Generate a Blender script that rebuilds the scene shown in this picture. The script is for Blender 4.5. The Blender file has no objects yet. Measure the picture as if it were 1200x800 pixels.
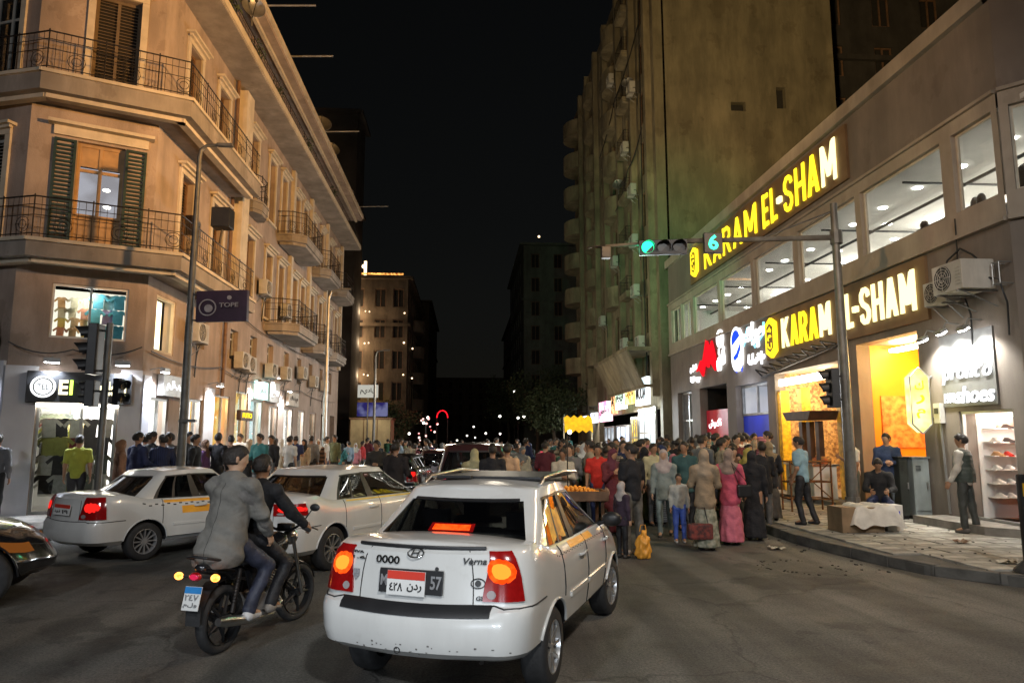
import bpy, bmesh, math, random
import numpy as np
from mathutils import Vector, Matrix
random.seed(7); np.random.seed(7)
SC = bpy.context.scene
COL = SC.collection
R = math.radians

# ---------------------------------------------------------------- camera
CAM_H = 1.87
YAW, PITCH = R(3.712), R(7.729)
cam_d = bpy.data.cameras.new('camera'); cam = bpy.data.objects.new('camera', cam_d); COL.objects.link(cam)
cam_d.sensor_width = 36.0; cam_d.lens = 840*36/1200; cam_d.clip_start = 0.05; cam_d.clip_end = 900
cam.location = (0, 0, CAM_H); cam.rotation_euler = (R(90)+PITCH, 0, -YAW)
SC.camera = cam

# ---------------------------------------------------------------- night sky
W = bpy.data.worlds.new('World'); SC.world = W; W.use_nodes = True
wn = W.node_tree.nodes; wl = W.node_tree.links; wn.clear()
wo = wn.new('ShaderNodeOutputWorld'); wb = wn.new('ShaderNodeBackground'); ws = wn.new('ShaderNodeTexSky')
ws.sky_type = 'NISHITA'; ws.sun_disc = False; ws.sun_elevation = R(2.0); ws.sun_rotation = R(200); ws.air_density = 1.0; ws.dust_density = 1.5
wh = wn.new('ShaderNodeHueSaturation'); wh.inputs['Saturation'].default_value = 0.35
wl.new(ws.outputs[0], wh.inputs['Color']); wl.new(wh.outputs[0], wb.inputs[0]); wb.inputs[1].default_value = 0.0018
wl.new(wb.outputs[0], wo.inputs[0])
SC.view_settings.view_transform = 'Standard'; SC.view_settings.look = 'None'; SC.view_settings.gamma = 1; SC.view_settings.exposure = 0.74
SC.render.engine = 'CYCLES'
cy = SC.cycles
cy.use_denoising = True; cy.max_bounces = 5; cy.diffuse_bounces = 3; cy.glossy_bounces = 3; cy.transmission_bounces = 4; cy.transparent_max_bounces = 8
cy.sample_clamp_indirect = 4.0; cy.caustics_reflective = False; cy.caustics_refractive = False; cy.use_adaptive_sampling = True; cy.adaptive_threshold = 0.015

def lamp(name, kind, loc, energy, color, size=0.3, target=None, spot=None, blend=0.5, sy=None):
    d = bpy.data.lights.new(name, kind); d.energy = energy; d.color = color
    if kind == 'AREA':
        d.shape = 'RECTANGLE' if sy else 'DISK'; d.size = size
        if sy: d.size_y = sy
    else: d.shadow_soft_size = size
    if kind == 'SPOT': d.spot_size = R(spot or 90); d.spot_blend = blend
    o = bpy.data.objects.new(name, d); COL.objects.link(o); o.location = loc
    if target is not None:
        v = Vector(target)-Vector(loc); o.rotation_euler = v.to_track_quat('-Z', 'Y').to_euler()
    return o

# lamps of the place that stand outside the frame: a sodium lamp over the crossing, a white lamp behind, headlights of the car behind; added fill spots follow
SOD = (1.0, 0.51, 0.16)
lamp('sodium_lamp_or_fill', 'SPOT', (7.2, 9.0, 8.4), 11000, SOD, 0.25, (-7.8, 24.5, 11.5), 62, 0.8)
lamp('sodium_lamp_or_fill', 'SPOT', (7.2, 9.0, 8.4), 700, (1.0, 0.72, 0.48), 0.4, (0.5, 13.0, 0), 150, 0.8)
lamp('crossing_lamp_light', 'SPOT', (-7.0, -6.0, 9.5), 1700, (0.90, 0.94, 1.0), 0.4, (-4.0, 12, 1.0), 120, 0.8)
lamp('crossing_lamp_light', 'SPOT', (3.0, -5.0, 10.5), 2600, (0.97, 0.96, .93), 0.4, (5.0, 10, 0), 78, 0.8)
for sx in (-2.3, -1.1):
    lamp('headlight_light', 'SPOT', (sx, -2.2, 0.62), 260, (0.8, 0.9, 1.0), 0.06, (sx+0.7, 5.2, 0.30), 34, 0.35)
lamp('headlight_light', 'SPOT', (-5.2, 3.0, 0.62), 170, (0.8, 0.9, 1.0), 0.06, (-5.9, 10.5, 0.42), 30, 0.35)

lamp('sodium_lamp_or_fill', 'SPOT', (-6.5, 5.0, 9.0), 2600, (1.0, .55, .22), 0.3, (10.0, 20.0, 9.2), 50, 0.9)  # added warm fill for the wall of the shopping building
lamp('sodium_lamp_or_fill', 'SPOT', (3.0, 10.0, 10.0), 9500, (1.0, .68, .30), 0.5, (16.5, 35.0, 22), 50, 1.0)  # added warm wash that brightens the tall block
lamp('added_street_fill', 'SPOT', (1.0, 27.0, 6.0), 1100, (.95, .85, .55), 0.5, (9.75, 48.0, 17), 75, 1.0)  # added fill for the tall block's street side and balconies
# ---------------------------------------------------------------- object helpers
def tagit(o, label=None, cat=None, group=None, kind=None):
    if label: o['label'] = label
    if cat: o['category'] = cat
    if group: o['group'] = group
    if kind: o['kind'] = kind
    return o
BASE = {}
def thing(name, label, cat, loc=(0, 0, 0), rz=0.0, group=None):
    o = bpy.data.objects.new(name, None); o.empty_display_size = 0.2; COL.objects.link(o)
    o.location = loc; o.rotation_euler = (0, 0, rz)
    tagit(o, label, cat, group)
    if rz == 0.0: BASE[o.name] = Vector(loc)
    return o
def link(name, me, parent=None):
    o = bpy.data.objects.new(name, me); COL.objects.link(o)
    if parent is not None: o.parent = parent
    return o
def copy_tree(o, parent=None):
    c = o.copy(); COL.objects.link(c)
    if parent is not None: c.parent = parent
    for ch in list(KIDS(o)): copy_tree(ch, c)
    return c
def KIDS(o): return [x for x in o.children]

SPLIT = {'pillar', 'painted_pier', 'shop_pillar', 'wood_panel', 'side_moulding', 'slanted_panel', 'bumper_scuff', 'cornice',  'facade_lamp', 'side_panel', 'indicator_arm', 'step_light'}
class MB:
    """collects shapes, builds ONE mesh object"""
    def __init__(s): s.v = []; s.f = []; s.m = []; s.cur = 0
    def mat(s, i): s.cur = i; return s
    def add(s, vs, fs):
        b = len(s.v); s.v.extend([tuple(p) for p in vs])
        for f in fs: s.f.append(tuple(b+i for i in f)); s.m.append(s.cur)
    def quad(s, a, b, c, d): s.add([a, b, c, d], [(0, 1, 2, 3)])
    def box(s, c, d, ax=None):
        x, y, z = d[0]/2, d[1]/2, d[2]/2
        P = [(-x,-y,-z),(x,-y,-z),(x,y,-z),(-x,y,-z),(-x,-y,z),(x,-y,z),(x,y,z),(-x,y,z)]
        if ax is not None: P = [tuple(Vector(c)+ax[0]*p[0]+ax[1]*p[1]+ax[2]*p[2]) for p in P]
        else: P = [(c[0]+p[0], c[1]+p[1], c[2]+p[2]) for p in P]
        s.add(P, [(0,3,2,1),(4,5,6,7),(0,1,5,4),(1,2,6,5),(2,3,7,6),(3,0,4,7)])
    def box2(s, a, b): s.box([(a[i]+b[i])/2 for i in range(3)], [abs(b[i]-a[i]) for i in range(3)])
    def prism(s, poly, axis, h):
        """poly: 3d points of one planar face, extruded along vector axis*h"""
        n = len(poly); A = [Vector(p) for p in poly]; d = Vector(axis)*h; B = [p+d for p in A]
        s.add(A+B, [tuple(range(n))[::-1], tuple(range(n, 2*n))]+[(i, (i+1) % n, n+(i+1) % n, n+i) for i in range(n)])
    def tube(s, pts, r, seg=8, cap=True):
        pts = [Vector(p) for p in pts]; n = len(pts)
        rs = r if isinstance(r, (list, tuple)) else [r]*n
        rings = []; up = None
        for i, p in enumerate(pts):
            t = (pts[min(i+1, n-1)]-pts[max(i-1, 0)])
            if t.length < 1e-9: t = Vector((0, 0, 1))
            t.normalize()
            if up is None: up = Vector((0, 0, 1)) if abs(t.z) < 0.9 else Vector((1, 0, 0))
            a = up.cross(t)
            if a.length < 1e-6: a = t.orthogonal()
            a.normalize(); b = t.cross(a); up = b if False else up
            rings.append([p+(a*math.cos(k*2*math.pi/seg)+b*math.sin(k*2*math.pi/seg))*rs[i] for k in range(seg)])
        vs = [q for rr in rings for q in rr]; fs = []
        for i in range(n-1):
            for k in range(seg):
                fs.append((i*seg+k, i*seg+(k+1) % seg, (i+1)*seg+(k+1) % seg, (i+1)*seg+k))
        if cap: fs.append(tuple(range(seg))[::-1]); fs.append(tuple((n-1)*seg+k for k in range(seg)))
        s.add(vs, fs)
    def lathe(s, prof, o, axis=(0, 0, 1), seg=24, closed=False):
        """prof: (r, h) pairs about axis through o"""
        ax = Vector(axis).normalized(); a = ax.orthogonal().normalized(); b = ax.cross(a); o = Vector(o)
        n = len(prof); vs = []
        for r_, h_ in prof:
            for k in range(seg):
                t = k*2*math.pi/seg; vs.append(o+ax*h_+(a*math.cos(t)+b*math.sin(t))*r_)
        fs = []
        for i in range(n-1 if not closed else n):
            j = (i+1) % n
            for k in range(seg):
                fs.append((i*seg+k, i*seg+(k+1) % seg, j*seg+(k+1) % seg, j*seg+k))
        s.add(vs, fs)
    def ball(s, c, r, seg=12, rings=8):
        r = (r, r, r) if not isinstance(r, (tuple, list)) else r
        vs = []; fs = []
        for i in range(rings+1):
            ph = math.pi*i/rings
            for k in range(seg):
                t = 2*math.pi*k/seg; vs.append((c[0]+r[0]*math.sin(ph)*math.cos(t), c[1]+r[1]*math.sin(ph)*math.sin(t), c[2]+r[2]*math.cos(ph)))
        for i in range(rings):
            for k in range(seg): fs.append((i*seg+k, (i+1)*seg+k, (i+1)*seg+(k+1) % seg, i*seg+(k+1) % seg))
        s.add(vs, fs)
    def grid(s, G, closed_u=False):
        """G[i][j] points"""
        n = len(G); m = len(G[0]); vs = [p for r_ in G for p in r_]; fs = []
        for i in range(n if closed_u else n-1):
            for j in range(m-1):
                k = (i+1) % n; fs.append((i*m+j, k*m+j, k*m+j+1, i*m+j+1))
        s.add(vs, fs)
    def mesh(s, name, mats, smooth=None, off=None, bevel=0.0):
        me = bpy.data.meshes.new(name)
        V = s.v
        if off is not None: V = [(p[0]-off[0], p[1]-off[1], p[2]-off[2]) for p in V]
        me.from_pydata([tuple(p) for p in V], [], s.f)
        if not isinstance(mats, (list, tuple)): mats = [mats]
        for m_ in mats: me.materials.append(m_)
        if len(mats) > 1: me.polygons.foreach_set('material_index', s.m)
        if bevel > 0:
            bm = bmesh.new(); bm.from_mesh(me); bmesh.ops.remove_doubles(bm, verts=bm.verts, dist=1e-5)
            bmesh.ops.bevel(bm, geom=bm.edges[:], offset=bevel, segments=2, affect='EDGES', profile=0.6, clamp_overlap=True)
            bm.to_mesh(me); bm.free()
        me.validate()
        if smooth is not None:
            me.polygons.foreach_set('use_smooth', [True]*len(me.polygons))
            if smooth < 180: me.set_sharp_from_angle(angle=R(smooth))
        me.update(); return me
    def pieces(s):
        par = list(range(len(s.v)))
        def fnd(a):
            while par[a] != a: par[a] = par[par[a]]; a = par[a]
            return a
        for f in s.f:
            r_ = fnd(f[0])
            for q in f[1:]: par[fnd(q)] = r_
        out = {}
        for f, m in zip(s.f, s.m): out.setdefault(fnd(f[0]), []).append((f, m))
        for g in out.values():
            b = MB(); mp = {}
            for f, m in g:
                for q in f:
                    if q not in mp: mp[q] = len(b.v); b.v.append(s.v[q])
                b.f.append(tuple(mp[q] for q in f)); b.m.append(m)
            yield b
    def build(s, name, mats, parent=None, smooth=None, bevel=0.0):
        if name in SPLIT and parent is not None:
            SPLIT_ = name; o = None
            for b in s.pieces(): o = b.build1(name, mats, parent, smooth, bevel)
            return o
        return s.build1(name, mats, parent, smooth, bevel)
    def build1(s, name, mats, parent=None, smooth=None, bevel=0.0):
        off = BASE.get(parent.name) if parent is not None else None
        o = link(name, s.mesh(name, mats, smooth, off, bevel), parent)
        if off is not None: BASE[o.name] = off
        return o
def basis_of(o): BASE[o.name] = BASE.get(o.parent.name, Vector((0, 0, 0))) if o.parent else Vector((0, 0, 0))

# ---------------------------------------------------------------- materials
MATS = {}
def nodes(m):
    m.use_nodes = True; t = m.node_tree; t.nodes.clear()
    out = t.nodes.new('ShaderNodeOutputMaterial'); return t, t.nodes, t.links, out
def pmat(name, col, rough=0.6, metal=0.0, var=0.12, scale=6.0, bump=0.0, bscale=None, coat=0.0, spec=0.5, col2=None, objcol=False, stains=0.0, detail=5.0, trans=0.0):
    m = bpy.data.materials.new(name); t, N, L, out = nodes(m); b = N.new('ShaderNodeBsdfPrincipled'); L.new(b.outputs[0], out.inputs[0])
    tc = N.new('ShaderNodeTexCoord'); nz = N.new('ShaderNodeTexNoise'); nz.inputs['Scale'].default_value = scale; nz.inputs['Detail'].default_value = detail
    L.new(tc.outputs['Object'], nz.inputs['Vector'])
    mx = N.new('ShaderNodeMix'); mx.data_type = 'RGBA'
    c1 = [min(1, c*(1+var)) for c in col[:3]]; c2 = [c*(1-var) for c in col[:3]] if col2 is None else list(col2)
    cr = N.new('ShaderNodeValToRGB'); cr.color_ramp.elements[0].position = 0.35; cr.color_ramp.elements[1].position = 0.65
    cr.color_ramp.elements[0].color = (*c2, 1); cr.color_ramp.elements[1].color = (*c1, 1)
    L.new(nz.outputs['Fac'], cr.inputs[0]); src = cr.outputs[0]
    if objcol:
        oi = N.new('ShaderNodeObjectInfo'); mx.blend_type = 'MULTIPLY'; mx.inputs[0].default_value = 1.0
        L.new(oi.outputs['Color'], mx.inputs[6]); L.new(src, mx.inputs[7]); src = mx.outputs[2]
    if stains > 0:
        n2 = N.new('ShaderNodeTexNoise'); n2.inputs['Scale'].default_value = 0.7; n2.inputs['Detail'].default_value = 8; n2.inputs['Roughness'].default_value = 0.7
        mp = N.new('ShaderNodeMapping'); mp.inputs['Scale'].default_value = (1.5, 1.5, 0.33); L.new(tc.outputs['Object'], mp.inputs[0]); L.new(mp.outputs[0], n2.inputs['Vector'])
        r2 = N.new('ShaderNodeValToRGB'); r2.color_ramp.elements[0].position = 0.42; r2.color_ramp.elements[1].position = 0.62
        r2.color_ramp.elements[0].color = (1-stains, 1-stains, 1-stains, 1); r2.color_ramp.elements[1].color = (1, 1, 1, 1)
        m2 = N.new('ShaderNodeMix'); m2.data_type = 'RGBA'; m2.blend_type = 'MULTIPLY'; m2.inputs[0].default_value = 1
        L.new(n2.outputs['Fac'], r2.inputs[0]); L.new(src, m2.inputs[6]); L.new(r2.outputs[0], m2.inputs[7]); src = m2.outputs[2]
        # old repairs and peeled coats with a sharp edge
        n4 = N.new('ShaderNodeTexNoise'); n4.inputs['Scale'].default_value = 0.9; n4.inputs['Detail'].default_value = 9; n4.inputs['Roughness'].default_value = 0.62; L.new(tc.outputs['Object'], n4.inputs['Vector'])
        r4 = N.new('ShaderNodeValToRGB'); e4 = r4.color_ramp.elements; e4[0].position = 0.60; e4[1].position = 0.615; e4[0].color = (1, 1, 1, 1); e4[1].color = (1-stains*.45, 1-stains*.5, 1-stains*.55, 1)
        m4 = N.new('ShaderNodeMix'); m4.data_type = 'RGBA'; m4.blend_type = 'MULTIPLY'; m4.inputs[0].default_value = 1; L.new(n4.outputs['Fac'], r4.inputs[0]); L.new(src, m4.inputs[6]); L.new(r4.outputs[0], m4.inputs[7]); src = m4.outputs[2]
    L.new(src, b.inputs['Base Color'])
    b.inputs['Roughness'].default_value = rough; b.inputs['Metallic'].default_value = metal; b.inputs['Specular IOR Level'].default_value = spec
    if coat: b.inputs['Coat Weight'].default_value = coat; b.inputs['Coat Roughness'].default_value = 0.06
    if trans: b.inputs['Transmission Weight'].default_value = trans
    if bump > 0:
        n3 = N.new('ShaderNodeTexNoise'); n3.inputs['Scale'].default_value = bscale or scale*5; n3.inputs['Detail'].default_value = 4
        L.new(tc.outputs['Object'], n3.inputs['Vector'])
        bp = N.new('ShaderNodeBump'); bp.inputs['Strength'].default_value = bump; bp.inputs['Distance'].default_value = 0.02
        L.new(n3.outputs['Fac'], bp.inputs['Height']); L.new(bp.outputs[0], b.inputs['Normal'])
    MATS[name] = m; return m
def emat(name, col, strength, objcol=False, col2=None, scale=8.0):
    m = bpy.data.materials.new(name); t, N, L, out = nodes(m); e = N.new('ShaderNodeEmission'); L.new(e.outputs[0], out.inputs[0])
    e.inputs[0].default_value = (*col, 1); e.inputs[1].default_value = strength
    if objcol: oi = N.new('ShaderNodeObjectInfo'); L.new(oi.outputs['Color'], e.inputs[0])
    if col2 is not None:
        tc = N.new('ShaderNodeTexCoord'); nz = N.new('ShaderNodeTexNoise'); nz.inputs['Scale'].default_value = scale; cr = N.new('ShaderNodeValToRGB')
        cr.color_ramp.elements[0].position = .4; cr.color_ramp.elements[1].position = .6; cr.color_ramp.elements[0].color = (*col, 1); cr.color_ramp.elements[1].color = (*col2, 1)
        L.new(tc.outputs['Object'], nz.inputs['Vector']); L.new(nz.outputs['Fac'], cr.inputs[0]); L.new(cr.outputs[0], e.inputs[0])
    MATS[name] = m; return m
def glassmat(name, tint=(0.6, 0.65, 0.65), opacity=0.25, dark=(0.01, 0.01, 0.012), rough=0.02):
    """thin pane: fresnel reflection over a tinted see-through layer"""
    m = bpy.data.materials.new(name); t, N, L, out = nodes(m)
    tr = N.new('ShaderNodeBsdfTransparent'); tr.inputs[0].default_value = (*tint, 1)
    df = N.new('ShaderNodeBsdfDiffuse'); df.inputs[0].default_value = (*dark, 1)
    mx = N.new('ShaderNodeMixShader'); mx.inputs[0].default_value = opacity; L.new(tr.outputs[0], mx.inputs[1]); L.new(df.outputs[0], mx.inputs[2])
    gl = N.new('ShaderNodeBsdfGlossy'); gl.inputs['Roughness'].default_value = rough
    lw = N.new('ShaderNodeLayerWeight'); lw.inputs[0].default_value = .5; pw_ = N.new('ShaderNodeMath'); pw_.operation = 'POWER'; pw_.inputs[1].default_value = 4.0; L.new(lw.outputs['Facing'], pw_.inputs[0])
    ad = N.new('ShaderNodeMath'); ad.operation = 'MULTIPLY_ADD'; ad.inputs[1].default_value = .85; ad.inputs[2].default_value = .07; L.new(pw_.outputs[0], ad.inputs[0])
    m2 = N.new('ShaderNodeMixShader'); L.new(ad.outputs[0], m2.inputs[0]); L.new(mx.outputs[0], m2.inputs[1]); L.new(gl.outputs[0], m2.inputs[2]); L.new(m2.outputs[0], out.inputs[0])
    MATS[name] = m; return m

M_stucco = pmat('cream_stucco', (0.41, 0.325, 0.27), 0.9, var=0.10, scale=1.3, bump=0.25, bscale=30, stains=0.30)
M_trimL = pmat('pale_stucco_trim', (0.62, 0.54, 0.42), 0.85, var=0.1, scale=3, bump=0.15, stains=0.15)
M_soffit = pmat('grey_plaster', (0.34, 0.30, 0.26), 0.9, var=0.12, scale=1.5, stains=0.3)
M_iron = pmat('dark_iron', (0.035, 0.03, 0.028), 0.5, metal=0.6, var=0.3)
M_wood = pmat('brown_wood', (0.16, 0.09, 0.05), 0.6, var=0.25, scale=5)
M_woodlit = pmat('varnished_door_wood', (0.42, 0.26, 0.12), 0.5, var=0.15, scale=4)
M_shutdk = pmat('dark_green_shutter', (0.012, 0.035, 0.028), 0.5, var=0.3)
M_glassdk = glassmat('night_window_glass', (0.5, 0.5, 0.5), 0.35)
M_glass = glassmat('clear_glass', (0.92, 0.94, 0.94), 0.03)
M_grey = pmat('grey_render', (0.22, 0.185, 0.155), 0.9, var=0.08, scale=1.0, bump=0.12, bscale=25, stains=0.22)
M_greyband = pmat('pale_band_render', (0.40, 0.34, 0.27), 0.85, var=0.08, scale=1.5, stains=0.2)
M_tall = pmat('old_beige_render', (0.22, 0.19, 0.12), 0.95, var=0.16, scale=0.5, bump=0.2, bscale=12, stains=0.35)
M_tallb = pmat('weathered_plaster', (0.26, 0.22, 0.14), 0.95, var=0.2, scale=0.8, stains=0.4)
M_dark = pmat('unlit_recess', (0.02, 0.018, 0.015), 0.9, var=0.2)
M_far = pmat('distant_brown_stone', (0.17, 0.13, 0.09), 0.95, var=0.2, scale=0.6, stains=0.35)
M_white = pmat('white_plaster', (0.72, 0.70, 0.66), 0.8, var=0.05, scale=2)
M_bluewall = pmat('pale_painted_pier', (0.55, 0.55, 0.58), 0.8, var=0.06, scale=2, stains=0.12)
M_acbox = pmat('ac_casing', (0.50, 0.48, 0.43), 0.55, var=0.08, scale=3, stains=0.25)
M_steel = pmat('galvanised_steel', (0.32, 0.32, 0.31), 0.45, metal=0.7, var=0.15, scale=4)
M_pole = pmat('painted_pole', (0.17, 0.165, 0.15), 0.5, metal=0.4, var=0.2, scale=5, stains=0.3)
M_black = pmat('black_plastic', (0.015, 0.015, 0.016), 0.45, var=0.2)
M_rubber = pmat('rubber', (0.02, 0.02, 0.021), 0.75, var=0.25, scale=12, bump=0.2)
M_chrome = pmat('brushed_metal', (0.62, 0.62, 0.62), 0.28, metal=1.0, var=0.06, scale=12)
M_yellow = emat('lit_yellow_letter', (1.0, 0.72, 0.02), 1.35)
M_yellowpale = emat('lit_pale_yellow_letter', (1.0, 0.90, 0.40), 1.3)
M_ywall = pmat('orange_sign_backing', (0.19, 0.115, 0.055), 0.7, var=0.12, scale=2)
M_whitelit = emat('lit_white', (0.95, 0.98, 1.0), 1.6)
M_whitehot = emat('floodlight_glass', (1.0, 1.0, 1.0), 30.0)
M_tube = emat('fluorescent_tube', (1.0, 0.95, 0.8), 9.0)
M_cream = emat('lit_cream', (1.0, 0.9, 0.55), 1.5)
M_red = emat('lit_red', (1.0, 0.01, 0.02), .7)
M_blue = emat('lit_blue', (0.02, 0.08, 0.9), .8)
M_cyanlit = emat('lit_cyan', (0.25, 0.75, 1.0), 1.4)

# ---------------------------------------------------------------- text
def glyph_mesh(name, text, mats, depth=0.02, offset=0.0, shear=0.0, align='CENTER', res=3):
    cu = bpy.data.curves.new(name, 'FONT'); cu.body = text; cu.size = 1.0; cu.extrude = depth; cu.offset = offset; cu.shear = shear; cu.align_x = align; cu.resolution_u = res
    ob = bpy.data.objects.new(name+'_tmp', cu); COL.objects.link(ob)
    dg = bpy.context.evaluated_depsgraph_get(); me = bpy.data.meshes.new_from_object(ob.evaluated_get(dg))
    bpy.data.objects.remove(ob); bpy.data.curves.remove(cu); me.name = name
    me.materials.clear(); me.materials.append(mats); return me
def text_on(name, text, mat, origin, right, up, w, h, depth=0.02, parent=None, offset=0.0, shear=0.0):
    """fits the text mesh into a w x h box whose lower left corner is origin"""
    me = glyph_mesh(name, text, mat, 0.5, offset, shear)
    co = np.zeros(len(me.vertices)*3); me.vertices.foreach_get('co', co); co = co.reshape(-1, 3)
    if len(co) == 0: return None
    mn = co.min(0); mx = co.max(0)
    x = (co[:, 0]-mn[0])/(mx[0]-mn[0])*w; y = (co[:, 1]-mn[1])/(mx[1]-mn[1])*h; z = (co[:, 2]+0.5)*depth
    r_ = Vector(right).normalized(); u_ = Vector(up).normalized(); n_ = r_.cross(u_)
    O = np.array(origin, float)
    P = O+np.outer(x, r_)+np.outer(y, u_)+np.outer(z, n_)
    off = BASE.get(parent.name) if parent is not None else None
    if off is not None: P = P-np.array(off)
    me.vertices.foreach_set('co', P.ravel()); me.update()
    o = link(name, me, parent)
    if off is not None: BASE[o.name] = off
    return o
# ================================================================ GROUND
def asphalt():
    m = bpy.data.materials.new('asphalt'); t, N, L, out = nodes(m); b = N.new('ShaderNodeBsdfPrincipled'); L.new(b.outputs[0], out.inputs[0])
    tc = N.new('ShaderNodeTexCoord')
    def noise(s, d=6, r=.6):
        n = N.new('ShaderNodeTexNoise'); n.inputs['Scale'].default_value = s; n.inputs['Detail'].default_value = d; n.inputs['Roughness'].default_value = r; L.new(tc.outputs['Object'], n.inputs['Vector']); return n
    def ramp(src, p0, p1, c0, c1):
        r_ = N.new('ShaderNodeValToRGB'); e = r_.color_ramp.elements; e[0].position = p0; e[1].position = p1; e[0].color = (*c0, 1); e[1].color = (*c1, 1); L.new(src, r_.inputs[0]); return r_.outputs[0]
    def mul(a, c, f=1.0):
        x = N.new('ShaderNodeMix'); x.data_type = 'RGBA'; x.blend_type = 'MULTIPLY'; x.inputs[0].default_value = f; L.new(a, x.inputs[6]); L.new(c, x.inputs[7]); return x.outputs[2]
    big = ramp(noise(.28).outputs['Fac'], .35, .65, (.078, .076, .071), (.142, .139, .130))
    grit = ramp(noise(42, 4, .85).outputs['Fac'], .36, .70, (.42, .42, .42), (1.9, 1.85, 1.75))
    # long tyre streaks run with the traffic
    mp = N.new('ShaderNodeMapping'); mp.inputs['Scale'].default_value = (1.6, .10, 1); mp.inputs['Rotation'].default_value = (0, 0, R(18)); L.new(tc.outputs['Object'], mp.inputs[0])
    ns = N.new('ShaderNodeTexNoise'); ns.inputs['Scale'].default_value = 1.0; ns.inputs['Detail'].default_value = 5; L.new(mp.outputs[0], ns.inputs['Vector'])
    st = ramp(ns.outputs['Fac'], .42, .60, (.62, .62, .62), (1.12, 1.12, 1.12))
    # patches and cracks
    vo = N.new('ShaderNodeTexVoronoi'); vo.feature = 'DISTANCE_TO_EDGE'; vo.inputs['Scale'].default_value = .27
    nd = noise(1.4, 6); vm = N.new('ShaderNodeVectorMath'); vm.operation = 'MULTIPLY_ADD'; vm.inputs[1].default_value = (.9, .9, 0); L.new(nd.outputs['Color'], vm.inputs[0]); L.new(tc.outputs['Object'], vm.inputs[2]); L.new(vm.outputs[0], vo.inputs['Vector'])
    cr = ramp(vo.outputs['Distance'], .001, .008, (.62, .62, .62), (1, 1, 1))
    oil = ramp(noise(.9, 7, .7).outputs['Fac'], .30, .46, (.62, .62, .62), (1, 1, 1))
    tar = ramp(noise(.33, 9, .6).outputs['Fac'], .585, .597, (1, 1, 1), (.62, .62, .63))
    c = mul(mul(mul(mul(mul(big, grit), st), cr), oil), tar)
    L.new(c, b.inputs['Base Color'])
    rr = ramp(noise(1.1, 5).outputs['Fac'], .3, .7, (.55, .55, .55), (.85, .85, .85)); L.new(rr, b.inputs['Roughness'])
    bp = N.new('ShaderNodeBump'); bp.inputs['Strength'].default_value = .9; bp.inputs['Distance'].default_value = .014; L.new(noise(55, 4).outputs['Fac'], bp.inputs['Height'])
    b2 = N.new('ShaderNodeBump'); b2.inputs['Strength'].default_value = .5; b2.inputs['Distance'].default_value = .03; L.new(cr, b2.inputs['Height']); L.new(bp.outputs[0], b2.inputs['Normal']); L.new(b2.outputs[0], b.inputs['Normal'])
    return m
M_asph = asphalt()
mb = MB(); mb.grid([[(x, y, 0) for y in (-60, 0, 30, 80, 200, 500)] for x in (-250, -60, -9, 0, 9, 60, 250)]); mb.f = [f[::-1] for f in mb.f]
tagit(mb.build('road', M_asph), kind='structure')

M_pave = pmat('pavement_bed', (0.10, 0.095, 0.085), 0.9, var=0.2, scale=4)
M_tile = pmat('concrete_paving_tile', (0.40, 0.385, 0.345), 0.85, var=0.22, scale=3.5, bump=0.25, bscale=40, stains=0.3, objcol=True)
M_kerb = pmat('kerb_stone', (0.10, 0.095, 0.085), 0.85, var=0.35, scale=3, bump=0.4, bscale=20)
KH = 0.16
kp = [(6.3, 80.0), (6.3, 30.0), (6.25, 20.0), (6.05, 14.7), (5.95, 12.9), (6.08, 11.4), (6.36, 9.9), (7.11, 8.9), (8.6, 8.1), (12.0, 7.2), (30, 5)]
inner = [(30, 9.0), (13.5, 9.5), (10.0, 13.0), (10.0, 80)]
mb = MB(); poly = [(x+.02, y, 0.0) for x, y in kp]+[(x+.3, y, 0.0) for x, y in inner]; mb.prism([(x, y, 0) for x, y, _ in poly][::-1], (0, 0, 1), KH-.03)
pr = tagit(mb.build('pavement', M_pave), kind='structure')
# kerb stones, one by one
def along(path, step):
    pts = [Vector((*p, 0)) for p in path]; out = [pts[0].copy()]; acc = 0
    for a, b in zip(pts, pts[1:]):
        d = (b-a); L_ = d.length; t = step-acc
        while t < L_: out.append(a+d*(t/L_)); t += step
        acc = L_-(t-step)
    return out
ks = along(kp[1:-1], 0.78)
for i, (a, b) in enumerate(zip(ks, ks[1:])):
    d = (b-a); l = d.length; d = d/l; n = Vector((-d.y, d.x, 0)); c = (a+b)/2 + n*0.07
    h = KH+random.uniform(-.012, .012); mbk = MB()
    mbk.box((0, 0, 0), (l-.018, .15, h), (d, n, Vector((0, 0, 1))))
    me = mbk.mesh('kerb_stone', M_kerb, None, None, .012); o = link('kerb_stone', me, pr); o.location = c+Vector((0, 0, h/2+.001)); o.rotation_euler = (random.uniform(-.02, .02), random.uniform(-.02, .02), 0)
# paving tiles, one by one where the photograph shows them
def inpoly(x, y, P):
    ins = False; j = len(P)-1
    for i in range(len(P)):
        if (P[i][1] > y) != (P[j][1] > y) and x < (P[j][0]-P[i][0])*(y-P[i][1])/(P[j][1]-P[i][1])+P[i][0]: ins = not ins
        j = i
    return ins
TP = [(x+.20, y) for x, y in kp]+inner
S = 0.46; mbt = MB(); mbt.box((0, 0, 0), (S-.014, S-.014, .035)); tile_me = mbt.mesh('paving_tile', M_tile, None, None, .004)
cells = []; rest = MB()
for i in range(0, 16):
    for j in range(0, 60):
        x = 6.0+(i+.5)*S; y = 8.0+(j+.5)*S+(i % 2)*0
        if not all(inpoly(x+dx, y+dy, TP) for dx in (-.21, .21) for dy in (-.21, .21)): continue
        if x > 10-.1 and y > 13: continue
        cells.append((x, y))
cells.sort(key=lambda c: c[1]**2+c[0]**2); cells = [c for c in cells if c[0]/max(c[1], 1) < .86]
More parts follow.
